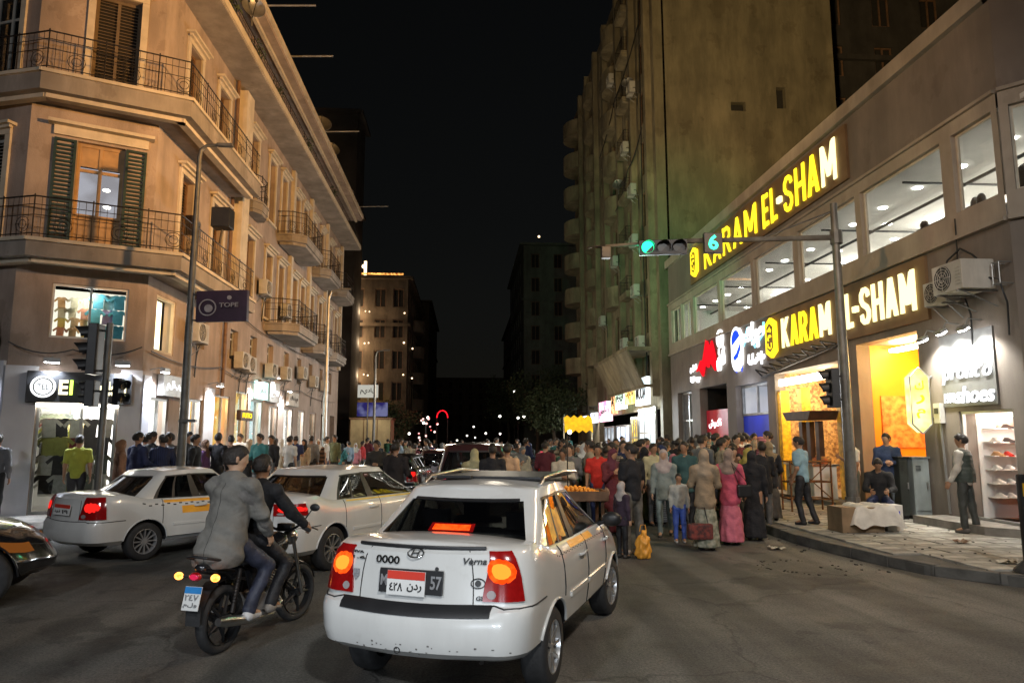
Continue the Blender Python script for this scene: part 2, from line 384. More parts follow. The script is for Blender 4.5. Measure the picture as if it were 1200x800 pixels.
for k, (x, y) in enumerate(cells):
    z = KH-.0175+random.uniform(-.005, .004)
    if k < 290:
        o = link('paving_tile', tile_me, pr); o.location = (x, y, z); o.rotation_euler = (random.uniform(-.012, .012), random.uniform(-.012, .012), random.uniform(-.01, .01))
        g = random.uniform(.75, 1.15); o.color = (g, g*.99, g*.97, 1)
    else: rest.box((x, y, z), (S-.014, S-.014, .035))
tagit(rest.build('paving_tile_field', M_tile, pr), kind='stuff')
# raised shop step (inner pavement)
M_step = pmat('worn_stone_step', (0.24, 0.22, 0.19), 0.85, var=0.2, scale=4, stains=.3)
mb = MB(); mb.prism([(9.35, 34, KH), (9.35, 17.9, KH), (10.2, 17.9, KH), (10.2, 34, KH)][::-1], (0, 0, 1), .12)
mb.prism([(9.25, 14.6, KH), (9.3, 12.6, KH), (10.9, 10.6, KH), (12.5, 10.8, KH), (10.3, 14.6, KH)], (0, 0, 1), .15)
tagit(mb.build('shop_step', M_step), kind='structure')
# left pavement
kl = [(-30, 22.5), (-11.8, 15.0), (-10.0, 14.2), (-8.2, 14.2), (-6.1, 15.6), (-5.7, 17.5), (-5.7, 90)]
mb = MB(); poly = kl+[(-7.9, 90), (-7.9, 18), (-10.2, 16.8), (-30, 24.2)]
mb.prism([(x, y, 0) for x, y in poly], (0, 0, 1), .2); pl_ = tagit(mb.build('pavement', M_step), kind='structure')
ks = along([(-20, 18.4), (-11.8, 15.0), (-10.0, 14.2), (-8.2, 14.2), (-6.1, 15.6), (-5.7, 17.5), (-5.7, 50)], 0.9)
for a, b in zip(ks, ks[1:]):
    d = (b-a); l = d.length; d = d/l; n = Vector((-d.y, d.x, 0)); mbk = MB(); mbk.box((0, 0, 0), (l-.02, .16, .2), (d, n, Vector((0, 0, 1))))
    o = link('kerb_stone', mbk.mesh('kerb_stone', M_kerb), pl_); o.location = (a+b)/2-n*.04+Vector((0, 0, .105))
# manhole covers and broken asphalt
def ring_cover(name, label, x, y, r):
    t = thing(name, label, 'manhole', (x, y, 0)); mb = MB()
    mb.lathe([(0, .012), (r*.86, .012), (r*.88, .004)], (x, y, 0), seg=40); 
    for a in range(-4, 5):
        for b in range(-4, 5):
            if a*a+b*b < 17: mb.box((x+a*r*.18, y+b*r*.18, .014), (r*.11, r*.11, .008))
    mb.build('cover', M_mh, t)
    mb = MB(); mb.lathe([(r*.90, .002), (r*.90, .02), (r, .02), (r*1.02, .002)], (x, y, 0), seg=40); mb.build('rim', M_mhr, t)
M_mh = pmat('cast_iron_cover', (0.07, 0.066, 0.06), .6, metal=.4, var=.2, scale=8)
M_mhr = pmat('worn_iron_rim', (0.17, 0.165, 0.15), .6, metal=.3, var=.2, scale=8)
ring_cover('manhole_cover', 'round iron manhole cover in the road at the bottom edge beside the white taxi', .98, 5.45, .33)
M_rub = pmat('asphalt_rubble', (0.055, 0.05, 0.042), .95, var=.3, scale=12, bump=.5)
def chunk(mb, c, s):
    vs = []; 
    for sx in (-1, 1):
        for sy in (-1, 1):
            for sz in (0, 1): vs.append((c[0]+sx*s*random.uniform(.3, .6), c[1]+sy*s*random.uniform(.3, .6), c[2]+sz*s*random.uniform(.2, .6)))
    mb.add(vs, [(0,1,3,2),(4,6,7,5),(0,4,5,1),(2,3,7,6),(0,2,6,4),(1,5,7,3)])
mb = MB()
for k in range(40):
    a = random.uniform(0, 6.28); r_ = random.gauss(.42, .09); chunk(mb, (4.92+math.cos(a)*r_*1.2, 10.6+math.sin(a)*r_*1.25, 0), random.uniform(.012, .035))
tagit(mb.build('broken_asphalt', M_rub), 'crumbled ring of broken asphalt round a patch in the road near the kerb', 'rubble', kind='stuff')
mb = MB()
for k in range(40):
    t_ = random.random(); x = 6.0+random.gauss(0, .12)-.15; y = 9.9+t_*7; chunk(mb, (x, y, 0), random.uniform(.012, .05))
for k in range(90): chunk(mb, (random.uniform(6.6, 9.2), random.uniform(9.2, 16.5), KH), random.uniform(.01, .035))
tagit(mb.build('street_grit', M_rub), 'loose grit and crumbs lying along the kerb and on the paving', 'grit', kind='stuff')
# scraps of litter
M_paper = pmat('litter_paper', (.5, .47, .4), .8, var=.2, scale=10)
for i, (x, y, z, lab) in enumerate([(8.1, 11.6, KH, 'crumpled brown scrap lying on the paving in front of the man in the vest'), (5.2, 12.2, 0, 'small dark scrap lying on the road before the kerb'), (7.4, 9.7, 0.0, 'torn scrap at the foot of the kerb at the right edge')]):
    if i == 2: z = KH
    mb = MB(); G = [[(x+a*.05+random.uniform(-.02, .02), y+b*.05+random.uniform(-.02, .02), z+.01+random.uniform(0, .06)) for b in range(5)] for a in range(6)]; mb.grid(G)
    tagit(mb.build('litter_scrap', M_paper if i else M_wood), lab, 'litter')

# ================================================================ facade tools
class Fr:
    """vertical facade frame: u runs left to right as seen from outside, d points outwards"""
    def __init__(s, P, Q):
        s.P = Vector((P[0], P[1], 0)); d = Vector((Q[0]-P[0], Q[1]-P[1], 0)); s.L = d.length; s.u = d/s.L; s.n = Vector((s.u.y, -s.u.x, 0)); s.z = Vector((0, 0, 1))
    def p(s, u, z, d=0): return s.P+s.u*u+s.n*d+s.z*z
    @property
    def ax(s): return (s.u, s.n, s.z)
    def box(s, mb, u0, u1, z0, z1, d0, d1): mb.box(s.p((u0+u1)/2, (z0+z1)/2, (d0+d1)/2), (abs(u1-u0), abs(d1-d0), abs(z1-z0)), s.ax)
def wall(mb, F, z0, z1, ops, u0=0.0, u1=None, depth=.3, d=0.0):
    """wall skin with real openings (u0,u1,z0,z1) and their reveals"""
    u1 = F.L if u1 is None else u1
    us = sorted(set([u0, u1]+[round(min(max(v, u0), u1), 4) for o in ops for v in o[:2]])); zs = sorted(set([z0, z1]+[round(min(max(v, z0), z1), 4) for o in ops for v in o[2:4]]))
    for i in range(len(us)-1):
        for j in range(len(zs)-1):
            cu, cz = (us[i]+us[i+1])/2, (zs[j]+zs[j+1])/2
            if any(o[0] < cu < o[1] and o[2] < cz < o[3] for o in ops): continue
            mb.quad(F.p(us[i], zs[j], d), F.p(us[i+1], zs[j], d), F.p(us[i+1], zs[j+1], d), F.p(us[i], zs[j+1], d))
    for o in ops:
        a, b, c, e = max(o[0], u0), min(o[1], u1), max(o[2], z0), min(o[3], z1)
        if b <= a or e <= c: continue
        for (p, q) in (((a, c), (a, e)), ((b, e), (b, c)), ((b, c), (a, c)), ((a, e), (b, e))):
            mb.quad(F.p(p[0], p[1], d), F.p(p[0], p[1], d-depth), F.p(q[0], q[1], d-depth), F.p(q[0], q[1], d))
def frame_bars(mb, F, a, b, c, e, t, d0, d1, mull=(), trans=()):
    F.box(mb, a, a+t, c, e, d0, d1); F.box(mb, b-t, b, c, e, d0, d1); F.box(mb, a+t, b-t, c, c+t, d0, d1); F.box(mb, a+t, b-t, e-t, e, d0, d1)
    for m_ in mull: u = a+(b-a)*m_; F.box(mb, u-t*.5, u+t*.5, c+t, e-t, d0+.005, d1-.005)
    for m_ in trans: z = c+(e-c)*m_; F.box(mb, a+t, b-t, z-t*.45, z+t*.45, d0+.01, d1-.01)
def window(par, F, a, b, c, e, style='shutter', casing=True, rec=.16, hood=True, glow=None, frame=None):
    """one window: frame part with pane / slats as sub-parts, casing as its own part"""
    fm = frame or M_wood
    mb = MB(); frame_bars(mb, F, a+.003, b-.003, c+.003, e-.003, .07, -rec-.06, -rec, (.5,), (.72,) if style != 'shutter' else ())
    w = mb.build('window', fm, par)
    mb = MB()
    if style == 'shutter':
        n = max(6, int((e-c)/.09))
        for k in range(n):
            z = c+.08+(e-c-.16)*(k+.5)/n
            for (ua, ub) in ((a+.07, (a+b)/2-.035), ((a+b)/2+.035, b-.07)): mb.box(F.p((ua+ub)/2, z, -rec-.03), (ub-ua, .05, .012), (F.u, (F.n*.8-F.z*.6).normalized(), (F.z*.8+F.n*.6).normalized()))
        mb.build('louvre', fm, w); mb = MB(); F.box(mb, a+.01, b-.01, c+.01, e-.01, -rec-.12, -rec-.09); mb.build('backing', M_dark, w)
    else:
        F.box(mb, a+.02, b-.02, c+.02, e-.02, -rec-.036, -rec-.03); mb.build('pane', M_glassdk if glow is None else M_glass, w)
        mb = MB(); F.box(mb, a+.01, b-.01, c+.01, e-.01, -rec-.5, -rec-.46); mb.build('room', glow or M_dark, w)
    if casing:
        mb = MB(); t = .16
        F.box(mb, a-t, a-.003, c, e, .003, .06); F.box(mb, b+.003, b+t, c, e, .003, .06); F.box(mb, a-t, b+t, e+.003, e+.2, .003, .07)
        if hood: F.box(mb, a-t-.12, b+t+.12, e+.2, e+.27, .003, .24); F.box(mb, a-t-.06, b+t+.06, e+.13, e+.198, .073, .15)
        F.box(mb, a-t, b+t, c-.09, c-.003, .003, .12)
        mb.build('window_trim', M_trimL, par)
    return w
def railing(par, pts, z, h=.85, step=.14, mat=None, ornate=True):
    mb = MB(); P = [Vector((p[0], p[1], 0)) for p in pts]
    mb.tube([(p.x, p.y, z+h) for p in P], .018, 6); mb.tube([(p.x, p.y, z+.1) for p in P], .012, 6); mb.tube([(p.x, p.y, z+h*.55) for p in P], .009, 6); mb.tube([(p.x, p.y, z+h*.8) for p in P], .009, 6)
    for a, b in zip(P, P[1:]):
        n = max(1, int((b-a).length/step))
        for k in range(n+1):
            q = a+(b-a)*(k/n); big = k % 8 == 0
            mb.tube([(q.x, q.y, z+.0), (q.x, q.y, z+h+(.05 if big else 0))], .016 if big else .006, 5)
            if ornate and k % 8 == 4:
                d = (b-a).normalized()
                for s_ in (-1, 1):
                    for rr in (.10, .18): mb.tube([(q.x+d.x*s_*rr*math.cos(t_), q.y+d.y*s_*rr*math.cos(t_), z+h*.33+rr*math.sin(t_)) for t_ in [k2*math.pi/6-math.pi/2 for k2 in range(7)]], .008, 4)
    return mb.build('railing', mat or M_iron, par)
def slab(par, outline, z0, z1, mat, name='balcony', lip=.06):
    """balcony plate with stepped edge; outline is a convex polygon, last two points lie on the wall"""
    mb = MB(); P = [(x, y, z0) for x, y in outline]; mb.prism(P, (0, 0, 1), z1-z0-.07)
    c = Vector((sum(p[0] for p in outline)/len(outline), sum(p[1] for p in outline)/len(outline), 0))
    Q = []
    for x, y in outline:
        v = Vector((x, y, 0))-c; v = v*(1+lip/max(v.length, .01)); Q.append((c.x+v.x, c.y+v.y, z1-.07))
    mb.prism(Q, (0, 0, 1), .07); 
    Q2 = [(c.x+(x-c.x)*.86, c.y+(y-c.y)*.93, z0-.12) for x, y in outline]; mb.prism(Q2, (0, 0, 1), .118)
    return mb.build(name, mat, par)
def ac_unit(label, P, u, n, z, w=.8, h=.56, d=.3, pipe=True):
    """outdoor unit: casing, fan grille, bracket"""
    t = thing('air_conditioner', label, 'air conditioner', (P[0], P[1], z), group='air conditioner units on the facades')
    u = Vector((u[0], u[1], 0)).normalized(); n = Vector((n[0], n[1], 0)).normalized(); Z = Vector((0, 0, 1)); c = Vector((P[0], P[1], z))
    mb = MB(); mb.box(c+n*(d/2+.12)+Z*h/2, (w, d, h), (u, n, Z)); mb.build('casing', M_acbox, t, None, .012)
    f = c+n*(d+.122)+Z*h*.5-u*w*.14
    mb = MB(); mb.lathe([(0, .0), (h*.40, .0), (h*.42, .012), (h*.44, .012), (h*.44, 0)], f, n, 20); mb.build('fan_well', M_black, t)
    mb = MB()
    for r_ in (.12, .22, .32, .41): mb.lathe([(h*r_, .014), (h*r_+.008, .02), (h*r_+.012, .014)], f, n, 18)
    for k in range(8):
        a = k*math.pi/4; e_ = (u*math.cos(a)+Z*math.sin(a)); mb.tube([f+n*.016+e_*.03, f+n*.016+e_*h*.42], .005, 4)
    for k in range(6): mb.box(c+n*(d+.126)+Z*h*(.2+.11*k)+u*w*.37, (w*.16, .01, .02), (u, n, Z))
    mb.build('grille', M_acbox, t)
    mb = MB()
    for s_ in (-.34, .34):
        q = c+u*w*s_; mb.box(q+n*(d/2+.06)-Z*.02, (.035, d+.18, .035), (u, n, Z)); mb.tube([q-Z*.32+n*.01, q+n*(d+.02)-Z*.03], .014, 5)
    mb.build('bracket', M_steel, t)
    if pipe:
        mb = MB(); mb.tube([c+u*w*.5+n*.25+Z*.2, c+u*(w*.5+.12)+n*.15+Z*.15, c+u*(w*.5+.15)+n*.05-Z*.3, c+u*(w*.5+.1)+n*.03-Z*.9], .018, 5); mb.build('pipe', M_black, t)
    return t
# ================================================================ RIGHT: shopping building
G = Fr((10.0, 34.3), (10.0, 12.2)); G2 = Fr((10.0, 12.2), (13.2, 8.8))
def uY(y): return 34.3-y
mall = thing('shopping_building', 'long two storey brown shopping building with lit upper windows and yellow letter signs', 'building', (10, 24, 0))
wins = [(33.8, 32.4), (32.2, 30.8), (30.45, 27.35), (27.1, 24.0), (23.75, 20.75), (20.42, 17.2), (16.95, 13.85), (13.5, 12.35)]
wops = [(uY(a), uY(b), 6.42, 8.06) for a, b in wins]
shops = [(uY(33.3), uY(31.2), KH, 4.0), (uY(30.1), uY(26.9), KH, 4.0), (uY(26.0), uY(23.2), KH, 3.8), (uY(22.6), uY(18.6), KH+.12, 3.95), (uY(17.65), uY(15.15), KH, 4.25), (uY(14.0), uY(12.55), KH+.15, 2.42)]
mb = MB(); wall(mb, G, 0, 5.95, shops, depth=.35); wall(mb, G, 8.35, 10.25, [], d=0)
wall(mb, G2, 0, 5.95, [], depth=.3); wall(mb, G2, 8.35, 10.25, [])
mb.build('wall', M_grey, mall)
mb = MB(); wall(mb, G, 5.95, 8.35, wops, depth=.17, d=.05); wall(mb, G2, 5.95, 8.35, [(.15, 2.0, 6.42, 8.06), (2.3, 4.0, 6.42, 8.06)], depth=.17, d=.05)
for F_ in (G, G2):
    F_.box(mb, 0, F_.L, 5.87, 5.95, 0.002, .12); F_.box(mb, 0, F_.L, 8.352, 8.42, 0.002, .12)
mb.build('window_band', M_greyband, mall)
mb = MB()
for F_ in (G, G2): F_.box(mb, -.1, F_.L, 10.25, 10.62, -.5, .14)
F_ = Fr((22, 34.3), (10, 34.3)); F_.box(mb, 0, 12.1, 10.25, 10.62, -.3, .1); mb.build('coping', M_greyband, mall)
mb = MB(); mb.box2((10.3, 9, 10.05), (24, 34.2, 10.2)); F_ = Fr((10.02, 34.3), (24, 34.3)); 
mb.quad((10, 34.3, 0), (24, 34.3, 0), (24, 34.3, 10.25), (10, 34.3, 10.25)); mb.build('roof', M_grey, mall)
# upper floor interior: floor, white ceiling, back wall, downlights, ducts
mb = MB(); mb.box2((10.2, 9.5, 8.10), (19, 34.1, 8.2)); mb.build('ceiling', M_white, mall)
mb = MB(); mb.box2((10.36, 9.5, 5.95), (19, 34.1, 6.05)); mb.box2((18.9, 9.5, 6.05), (19, 34.1, 8.12)); mb.box2((10.4, 34.0, 6.05), (19, 34.1, 8.12)); mb.build('inner_wall', M_white, mall)
MBl = MB(); MBl.lathe([(0, -.012), (.10, -.012), (.11, 0)], (0, 0, 0), seg=10); dl_me = MBl.mesh('downlight', emat('downlight_glow', (1, .97, .9), 30.0))
for i in range(7):
    for j in range(15):
        if (i+j) % 2 == 0 or i == 0:
            o = link('downlight', dl_me, mall); BASE[o.name] = 0; o.location = (11.3+i*1.05-10+random.uniform(-.1, .1), 12.2+j*1.48-24+random.uniform(-.12, .12), 8.09)
mb = MB()
for x in (12.0, 14.6, 17.0): mb.tube([(x, 10, 7.95), (x, 34, 7.95)], .045, 8)
for y in range(12, 34, 4): mb.tube([(10.5, y, 8.0), (18.8, y, 8.0)], .03, 6)
mb.build('ceiling_pipe', M_black, mall)
for y in (14.5, 19.0, 24.0, 29.0): lamp('showroom_light', 'POINT', (14.0, y, 7.2), 120, (1.0, .95, .84), .5)
# window frames and panes
for k, (a, b) in enumerate(wins):
    ua, ub = uY(a), uY(b); mb = MB(); mull = (.5,) if k in (0, 1) else ()
    frame_bars(mb, G, ua+.003, ub-.003, 6.423, 8.057, .045, -.11, -.05, mull); w = mb.build('window', M_trimL, mall)
    mb = MB(); G.box(mb, ua+.03, ub-.03, 6.45, 8.03, -.085, -.078); mb.build('pane', M_glass, w)
for (ua, ub) in ((.15, 2.0), (2.3, 4.0)):
    mb = MB(); frame_bars(mb, G2, ua+.003, ub-.003, 6.423, 8.057, .045, -.11, -.05); w = mb.build('window', M_trimL, mall)
    mb = MB(); G2.box(mb, ua+.03, ub-.03, 6.45, 8.03, -.085, -.078); mb.build('pane', M_glass, w)
# showroom furniture seen through the windows
M_fur = pmat('dark_furniture', (.06, .045, .035), .6, var=.3)
for x, y, w_, h_, lab in [(11.6, 15.6, 2.2, .85, 'dark display counter behind the widest upper window'), (12.2, 19.4, 1.4, .75, 'low dark display stand behind the upper window above the second sign'), (11.8, 22.8, 1.6, .7, 'dark display stand behind the third upper window'), (12.0, 26.0, 1.6, .65, 'dark display stand behind the fourth upper window'), (11.3, 13.0, .5, .9, 'dark chair shaped display near the curved corner window')]:
    t = thing('display_stand', lab, 'display', (x, y, 6.05)); mb = MB(); mb.box2((x-.4, y-w_/2, 6.35), (x+.4, y+w_/2, 6.35+h_*.8)); mb.build('counter', M_fur, t, None, .03)
    mb = MB()
    for q in range(7): mb.ball((x+random.uniform(-.3, .3), y+w_*(q/6-.5)*.85, 6.35+h_*.8+.09), (.09, .12, random.uniform(.1, .2)), 8, 6)
    mb.build('goods', M_fur, t, 180)
    mb = MB(); [mb.box2((x+sx*.3-.03, y+sy*w_*.4-.03, 6.05), (x+sx*.3+.03, y+sy*w_*.4+.03, 6.35)) for sx in (-1, 1) for sy in (-1, 1)]; mb.build('legs', M_fur, t)

# ---- letter signs
STK = {'K': [((.13, 0), (.13, 1)), ((.2, .46), (.86, 1)), ((.36, .56), (.88, 0))], 'A': [((.12, 0), (.5, 1)), ((.88, 0), (.5, 1)), ((.25, .27), (.75, .27))],
 'R': [((.13, 0), (.13, 1)), ((.13, .91), (.62, .91), (.82, .80), (.82, .60), (.62, .48), (.13, .48)), ((.5, .48), (.86, 0))], 'M': [((.10, 0), (.10, 1)), ((.90, 0), (.90, 1)), ((.14, .97), (.5, .18)), ((.86, .97), (.5, .18))],
 'E': [((.15, 0), (.15, 1)), ((.15, .91), (.88, .91)), ((.15, .5), (.8, .5)), ((.15, .09), (.88, .09))], 'L': [((.17, 0), (.17, 1)), ((.17, .09), (.9, .09))], 'H': [((.13, 0), (.13, 1)), ((.87, 0), (.87, 1)), ((.13, .5), (.87, .5))],
 'S': [((.86, .74), (.80, .86), (.62, .93), (.36, .93), (.18, .82), (.16, .68), (.30, .56), (.70, .44), (.84, .32), (.82, .18), (.64, .07), (.36, .07), (.18, .14), (.13, .28))]}
def block_letter(par, F, ch, u0, w, z0, h, d, m, th, name='letter'):
    """built-up channel letter: bold strokes cut flat at top and bottom"""
    mb = MB(); k = 0
    for st in STK[ch]:
        P = [Vector((u0+a*w, z0+b*h)) for a, b in st]; L_, R_ = [], []
        for i, p in enumerate(P):
            t = (P[min(i+1, len(P)-1)]-P[max(i-1, 0)]).normalized(); straight = len(P) == 2
            if straight and abs(t.x) > .02 and abs(t.y) > .25: n = Vector((1, 0)); e = th*.55/max(.35, abs(t.y))
            else: n = Vector((t.y, -t.x)); e = th*.5
            lo, hi = z0, z0+h; a, b = p+n*e, p-n*e
            L_.append(Vector((min(max(a.x, u0), u0+w), min(max(a.y, lo), hi)))); R_.append(Vector((min(max(b.x, u0), u0+w), min(max(b.y, lo), hi))))
        for i in range(len(P)-1):
            q = [L_[i], L_[i+1], R_[i+1], R_[i]]; mb.prism([F.p(v.x, v.y, d) for v in q], F.n, .035+.0025*k)
        k += 1
    return mb.build(name, m, par)
def letters(par, F, word, u0, u1, z0, z1, d, mats, gap=.2, name='letter', narrow='-', offs=.003):
    wts = [{'-': .42, 'L': .78, 'E': .8, 'M': 1.25, 'I': .4, ' ': .5}.get(c, 1.0) for c in word]; tot = sum(wts); u = u0; n = len(word)
    for i, (c, wt) in enumerate(zip(word, wts)):
        cw = (u1-u0)*wt/tot
        if c == '-':
            mb = MB(); h = (z1-z0); F.box(mb, u+cw*.1, u+cw*.9, z0+h*.40, z0+h*.56, d, d+.09); mb.build(name, mats[i % len(mats)], par)
        elif c != ' ': block_letter(par, F, c, u+cw*.09, cw*.82, z0, z1-z0, d, mats[i % len(mats)], .142)
        u += cw
def hexa(F, uc, zc, w, h):  # elongated hexagon outline
    return [(uc, zc-h/2), (uc+w/2, zc-h*.36), (uc+w/2, zc+h*.36), (uc, zc+h/2), (uc-w/2, zc+h*.36), (uc-w/2, zc-h*.36)]
def emblem(par, F, uc, zc, w, h, d):
    mb = MB(); mb.prism([F.p(a, b, d) for a, b in hexa(F, uc, zc, w, h)], F.n, .1); mb.build('emblem', M_yellow, par)
    mb = MB(); mb.prism([F.p(a, b, d+.103) for a, b in hexa(F, uc, zc, w*.62, h*.72)], F.n, .01)
    mb.build('emblem_field', pmat('emblem_brown', (.35, .2, .02), .6), par)
    for k, s_ in enumerate(('كر', 'م', 'ال')):
        text_on('emblem_script', s_, M_yellow, F.p(uc-w*.2, zc+h*(.12-.2*k), d+.115), F.u, F.z, w*.4, h*.15, .01, par, .02)
sg = thing('letter_sign', 'large glowing yellow letters KARAM EL-SHAM high on the parapet wall', 'sign', (10, 23, 8.6))
mb = MB(); G.box(mb, uY(30.6), uY(17.4), 8.62, 10.12, .003, .07); mb.build('backing', M_ywall, sg)
letters(sg, G, 'KARAM', uY(28.7), uY(23.0), 8.85, 9.92, .1, [M_yellow, M_yellow, M_yellow, M_yellow]); letters(sg, G, 'EL-SHAM', uY(22.7), uY(17.75), 8.8, 9.95, .1, [M_yellow, M_yellow, M_yellowpale, M_yellow])
emblem(sg, G, uY(29.75), 9.45, .8, 1.3, .1)
sg = thing('letter_sign', 'lower glowing yellow letters KARAM EL-SHAM above the shawarma shop', 'sign', (10, 18.6, 4.3))
mb = MB(); G.box(mb, uY(22.95), uY(14.6), 4.42, 5.82, .003, .07); mb.build('backing', M_ywall, sg)
letters(sg, G, 'KARAM', uY(21.7), uY(18.55), 4.68, 5.6, .1, [M_yellowpale, M_yellow, M_yellow, M_yellow]); letters(sg, G, 'EL-SHAM', uY(18.3), uY(14.85), 4.68, 5.6, .1, [M_yellowpale])
emblem(sg, G, uY(22.35), 5.1, .72, 1.3, .1)
# red sign with white lettering
sg = thing('shop_sign', 'red zigzag emblem sign with white lettering above the red shopfront', 'sign', (10, 28.8, 4.3))
pk = [(30.1, 4.72), (29.5, 5.15), (29.35, 4.95), (28.75, 5.95), (28.35, 5.5), (28.1, 5.8), (27.75, 5.1), (27.8, 4.55), (28.4, 5.0), (28.6, 4.75), (29.0, 4.95), (29.3, 4.45), (29.75, 4.8)]
mb = MB(); mb.prism([G.p(uY(y), z, .05) for y, z in pk], G.n, .08); mb.build('emblem', M_red, sg)
text_on('lettering', 'شوكة', M_whitelit, G.p(uY(27.6), 4.5, .06), G.u, G.z, .85, .95, .05, sg, .02)
mb = MB(); mb.lathe([(.30, 0), (.36, 0), (.36, .06), (.30, .06)], G.p(uY(27.2), 5.75, .05), G.n, 20, True); mb.lathe([(.14, 0), (.2, 0), (.2, .06), (.14, .06)], G.p(uY(27.2), 5.75, .05), G.n, 16, True); mb.build('roundel', M_whitelit, sg)
text_on('lettering', 'ملك', M_whitelit, G.p(uY(31.0), 4.72, .06), G.u, G.z, .85, .35, .05, sg, .03); text_on('lettering', 'الطعم', M_whitelit, G.p(uY(31.0), 4.25, .06), G.u, G.z, 1.3, .32, .05, sg, .03)
# drinks sign: round badge in blue and white over a capsule, script beside it
sg = thing('shop_sign', 'blue and white capsule badge with white script on the dark wall above the blue shopfront', 'sign', (10, 24.6, 4.3))
def cap(w, h, n=10): return [(w*math.cos(a), (h-w)+w*math.sin(a)) for a in [math.pi*k/n for k in range(n+1)]]+[(w*math.cos(a), -(h-w)+w*math.sin(a)) for a in [math.pi+math.pi*k/n for k in range(n+1)]]
mb = MB(); mb.prism([G.p(uY(25.45)+a, 5.12+b, .05) for a, b in cap(.5, .82)], G.n, .08); mb.build('capsule', M_whitelit, sg)
mb = MB(); mb.prism([G.p(uY(25.45)+.40*math.cos(a), 5.42+.40*math.sin(a), .133) for a in [math.pi*k/9+.35 for k in range(10)]], G.n, .01)
mb.prism([G.p(uY(25.45)+a, 5.12+b, .133) for a, b in ((-.3, -.28), (.02, -.15), (.42, .18), (.42, -.05), (.15, -.32), (-.15, -.42))], G.n, .01); mb.build('blue_wave', M_blue, sg)
text_on('lettering', 'بيبسي', M_blue, G.p(uY(25.85), 4.28-.02, .06), G.u, G.z, .8, .25, .03, sg, .03)
text_on('script_lettering', 'كرم', M_whitelit, G.p(uY(24.9), 4.95, .06), G.u, G.z, 1.85, .95, .06, sg, .03, .2); text_on('script_lettering', 'الشام', M_whitelit, G.p(uY(24.5), 4.35, .06), G.u, G.z, 1.4, .45, .05, sg, .03, .2)
mb = MB(); mb.tube([G.p(uY(24.9), 5.15, .06), G.p(uY(24.5), 5.75, .06), G.p(uY(23.9), 5.0, .06), G.p(uY(23.2), 5.35, .06), G.p(uY(22.9+.2), 5.75, .06)], .035, 6); mb.build('swoosh', M_cyanlit, sg)

# ---- shopfront interiors
def recess(F, a, b, z0, z1, dep, mats, name='shop_interior', par=None):
    mb = MB(); mb.mat(0); mb.quad(F.p(a, z0, -dep), F.p(b, z0, -dep), F.p(b, z1, -dep), F.p(a, z1, -dep))
    mb.mat(1); mb.quad(F.p(a, z0, -.34), F.p(a, z0, -dep), F.p(a, z1, -dep), F.p(a, z1, -.34)); mb.quad(F.p(b, z0, -dep), F.p(b, z0, -.34), F.p(b, z1, -.34), F.p(b, z1, -dep))
    mb.mat(2); mb.quad(F.p(a, z0, -.34), F.p(b, z0, -.34), F.p(b, z0, -dep), F.p(a, z0, -dep)); mb.quad(F.p(a, z1, -dep), F.p(b, z1, -dep), F.p(b, z1, -.34), F.p(a, z1, -.34))
    return mb.build(name, mats, par)
M_orange = pmat('orange_panel', (.80, .30, .02), .45, var=.08, scale=2)
M_yeltile = pmat('yellow_mosaic', (.85, .55, .03), .4, var=.1, scale=9, col2=(.60, .34, .02), detail=2)
M_photo = pmat('food_photo_panel', (.75, .13, .03), .5, scale=7, col2=(.55, .38, .12), detail=2)
M_floor = pmat('shop_floor_tile', (.35, .30, .24), .3, var=.1, scale=2)
M_redboard = pmat('red_hoarding', (.75, .02, .06), .5, var=.1, scale=2)
M_blueboard = pmat('blue_hoarding', (.02, .05, .62), .5, var=.1, scale=2)
M_mosaic = pmat('stone_mosaic', (.60, .38, .15), .6, var=.2, scale=11, col2=(.22, .11, .05), detail=2)
# 1 grey metal door
mb = MB(); frame_bars(mb, G, shops[0][0]+.003, shops[0][1]-.003, KH+.003, 3.997, .09, -.3, -.2, (.5,), (.33, .66)); d_ = mb.build('shop_door', M_steel, mall); mb = MB(); G.box(mb, shops[0][0]+.05, shops[0][1]-.05, KH+.01, 3.98, -.28, -.26); mb.build('door_panel', pmat('grey_door_sheet', (.12, .13, .14), .5, var=.2), d_)
# 2 red shop
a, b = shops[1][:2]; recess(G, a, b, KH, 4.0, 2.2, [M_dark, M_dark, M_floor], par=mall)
mb = MB(); G.box(mb, a+.02, b-.02, 1.4, 3.05, -.32, -.26); hb = mb.build('shop_hoarding', M_redboard, mall)
text_on('hoarding_lettering', 'شوكة', M_whitelit, G.p(a+.3, 2.3, -.255), G.u, G.z, 1.5, .4, .01, hb, .02)
# 3 blue shop
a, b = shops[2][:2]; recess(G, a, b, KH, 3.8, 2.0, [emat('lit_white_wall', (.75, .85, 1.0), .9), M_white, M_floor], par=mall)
mb = MB(); frame_bars(mb, G, a+.003, b-.003, 2.7, 3.79, .08, -.3, -.22, (.5,)); mb.build('shop_transom', M_steel, mall)
mb = MB(); G.box(mb, a+.02, b-.02, .4, 2.7, -.32, -.25); hb = mb.build('shop_hoarding', M_blueboard, mall)
text_on('hoarding_lettering', 'Karam', M_whitelit, G.p(a+.4, 1.62, -.245), G.u, G.z, 1.2, .3, .01, hb, .03); text_on('hoarding_lettering', 'El-Sham', M_whitelit, G.p(a+.5, 1.25, -.245), G.u, G.z, 1.5, .3, .01, hb, .03)
lamp('blue_shop_light', 'POINT', G.p(a+1.4, 3.4, .5), 30, (.7, .8, 1), .2)
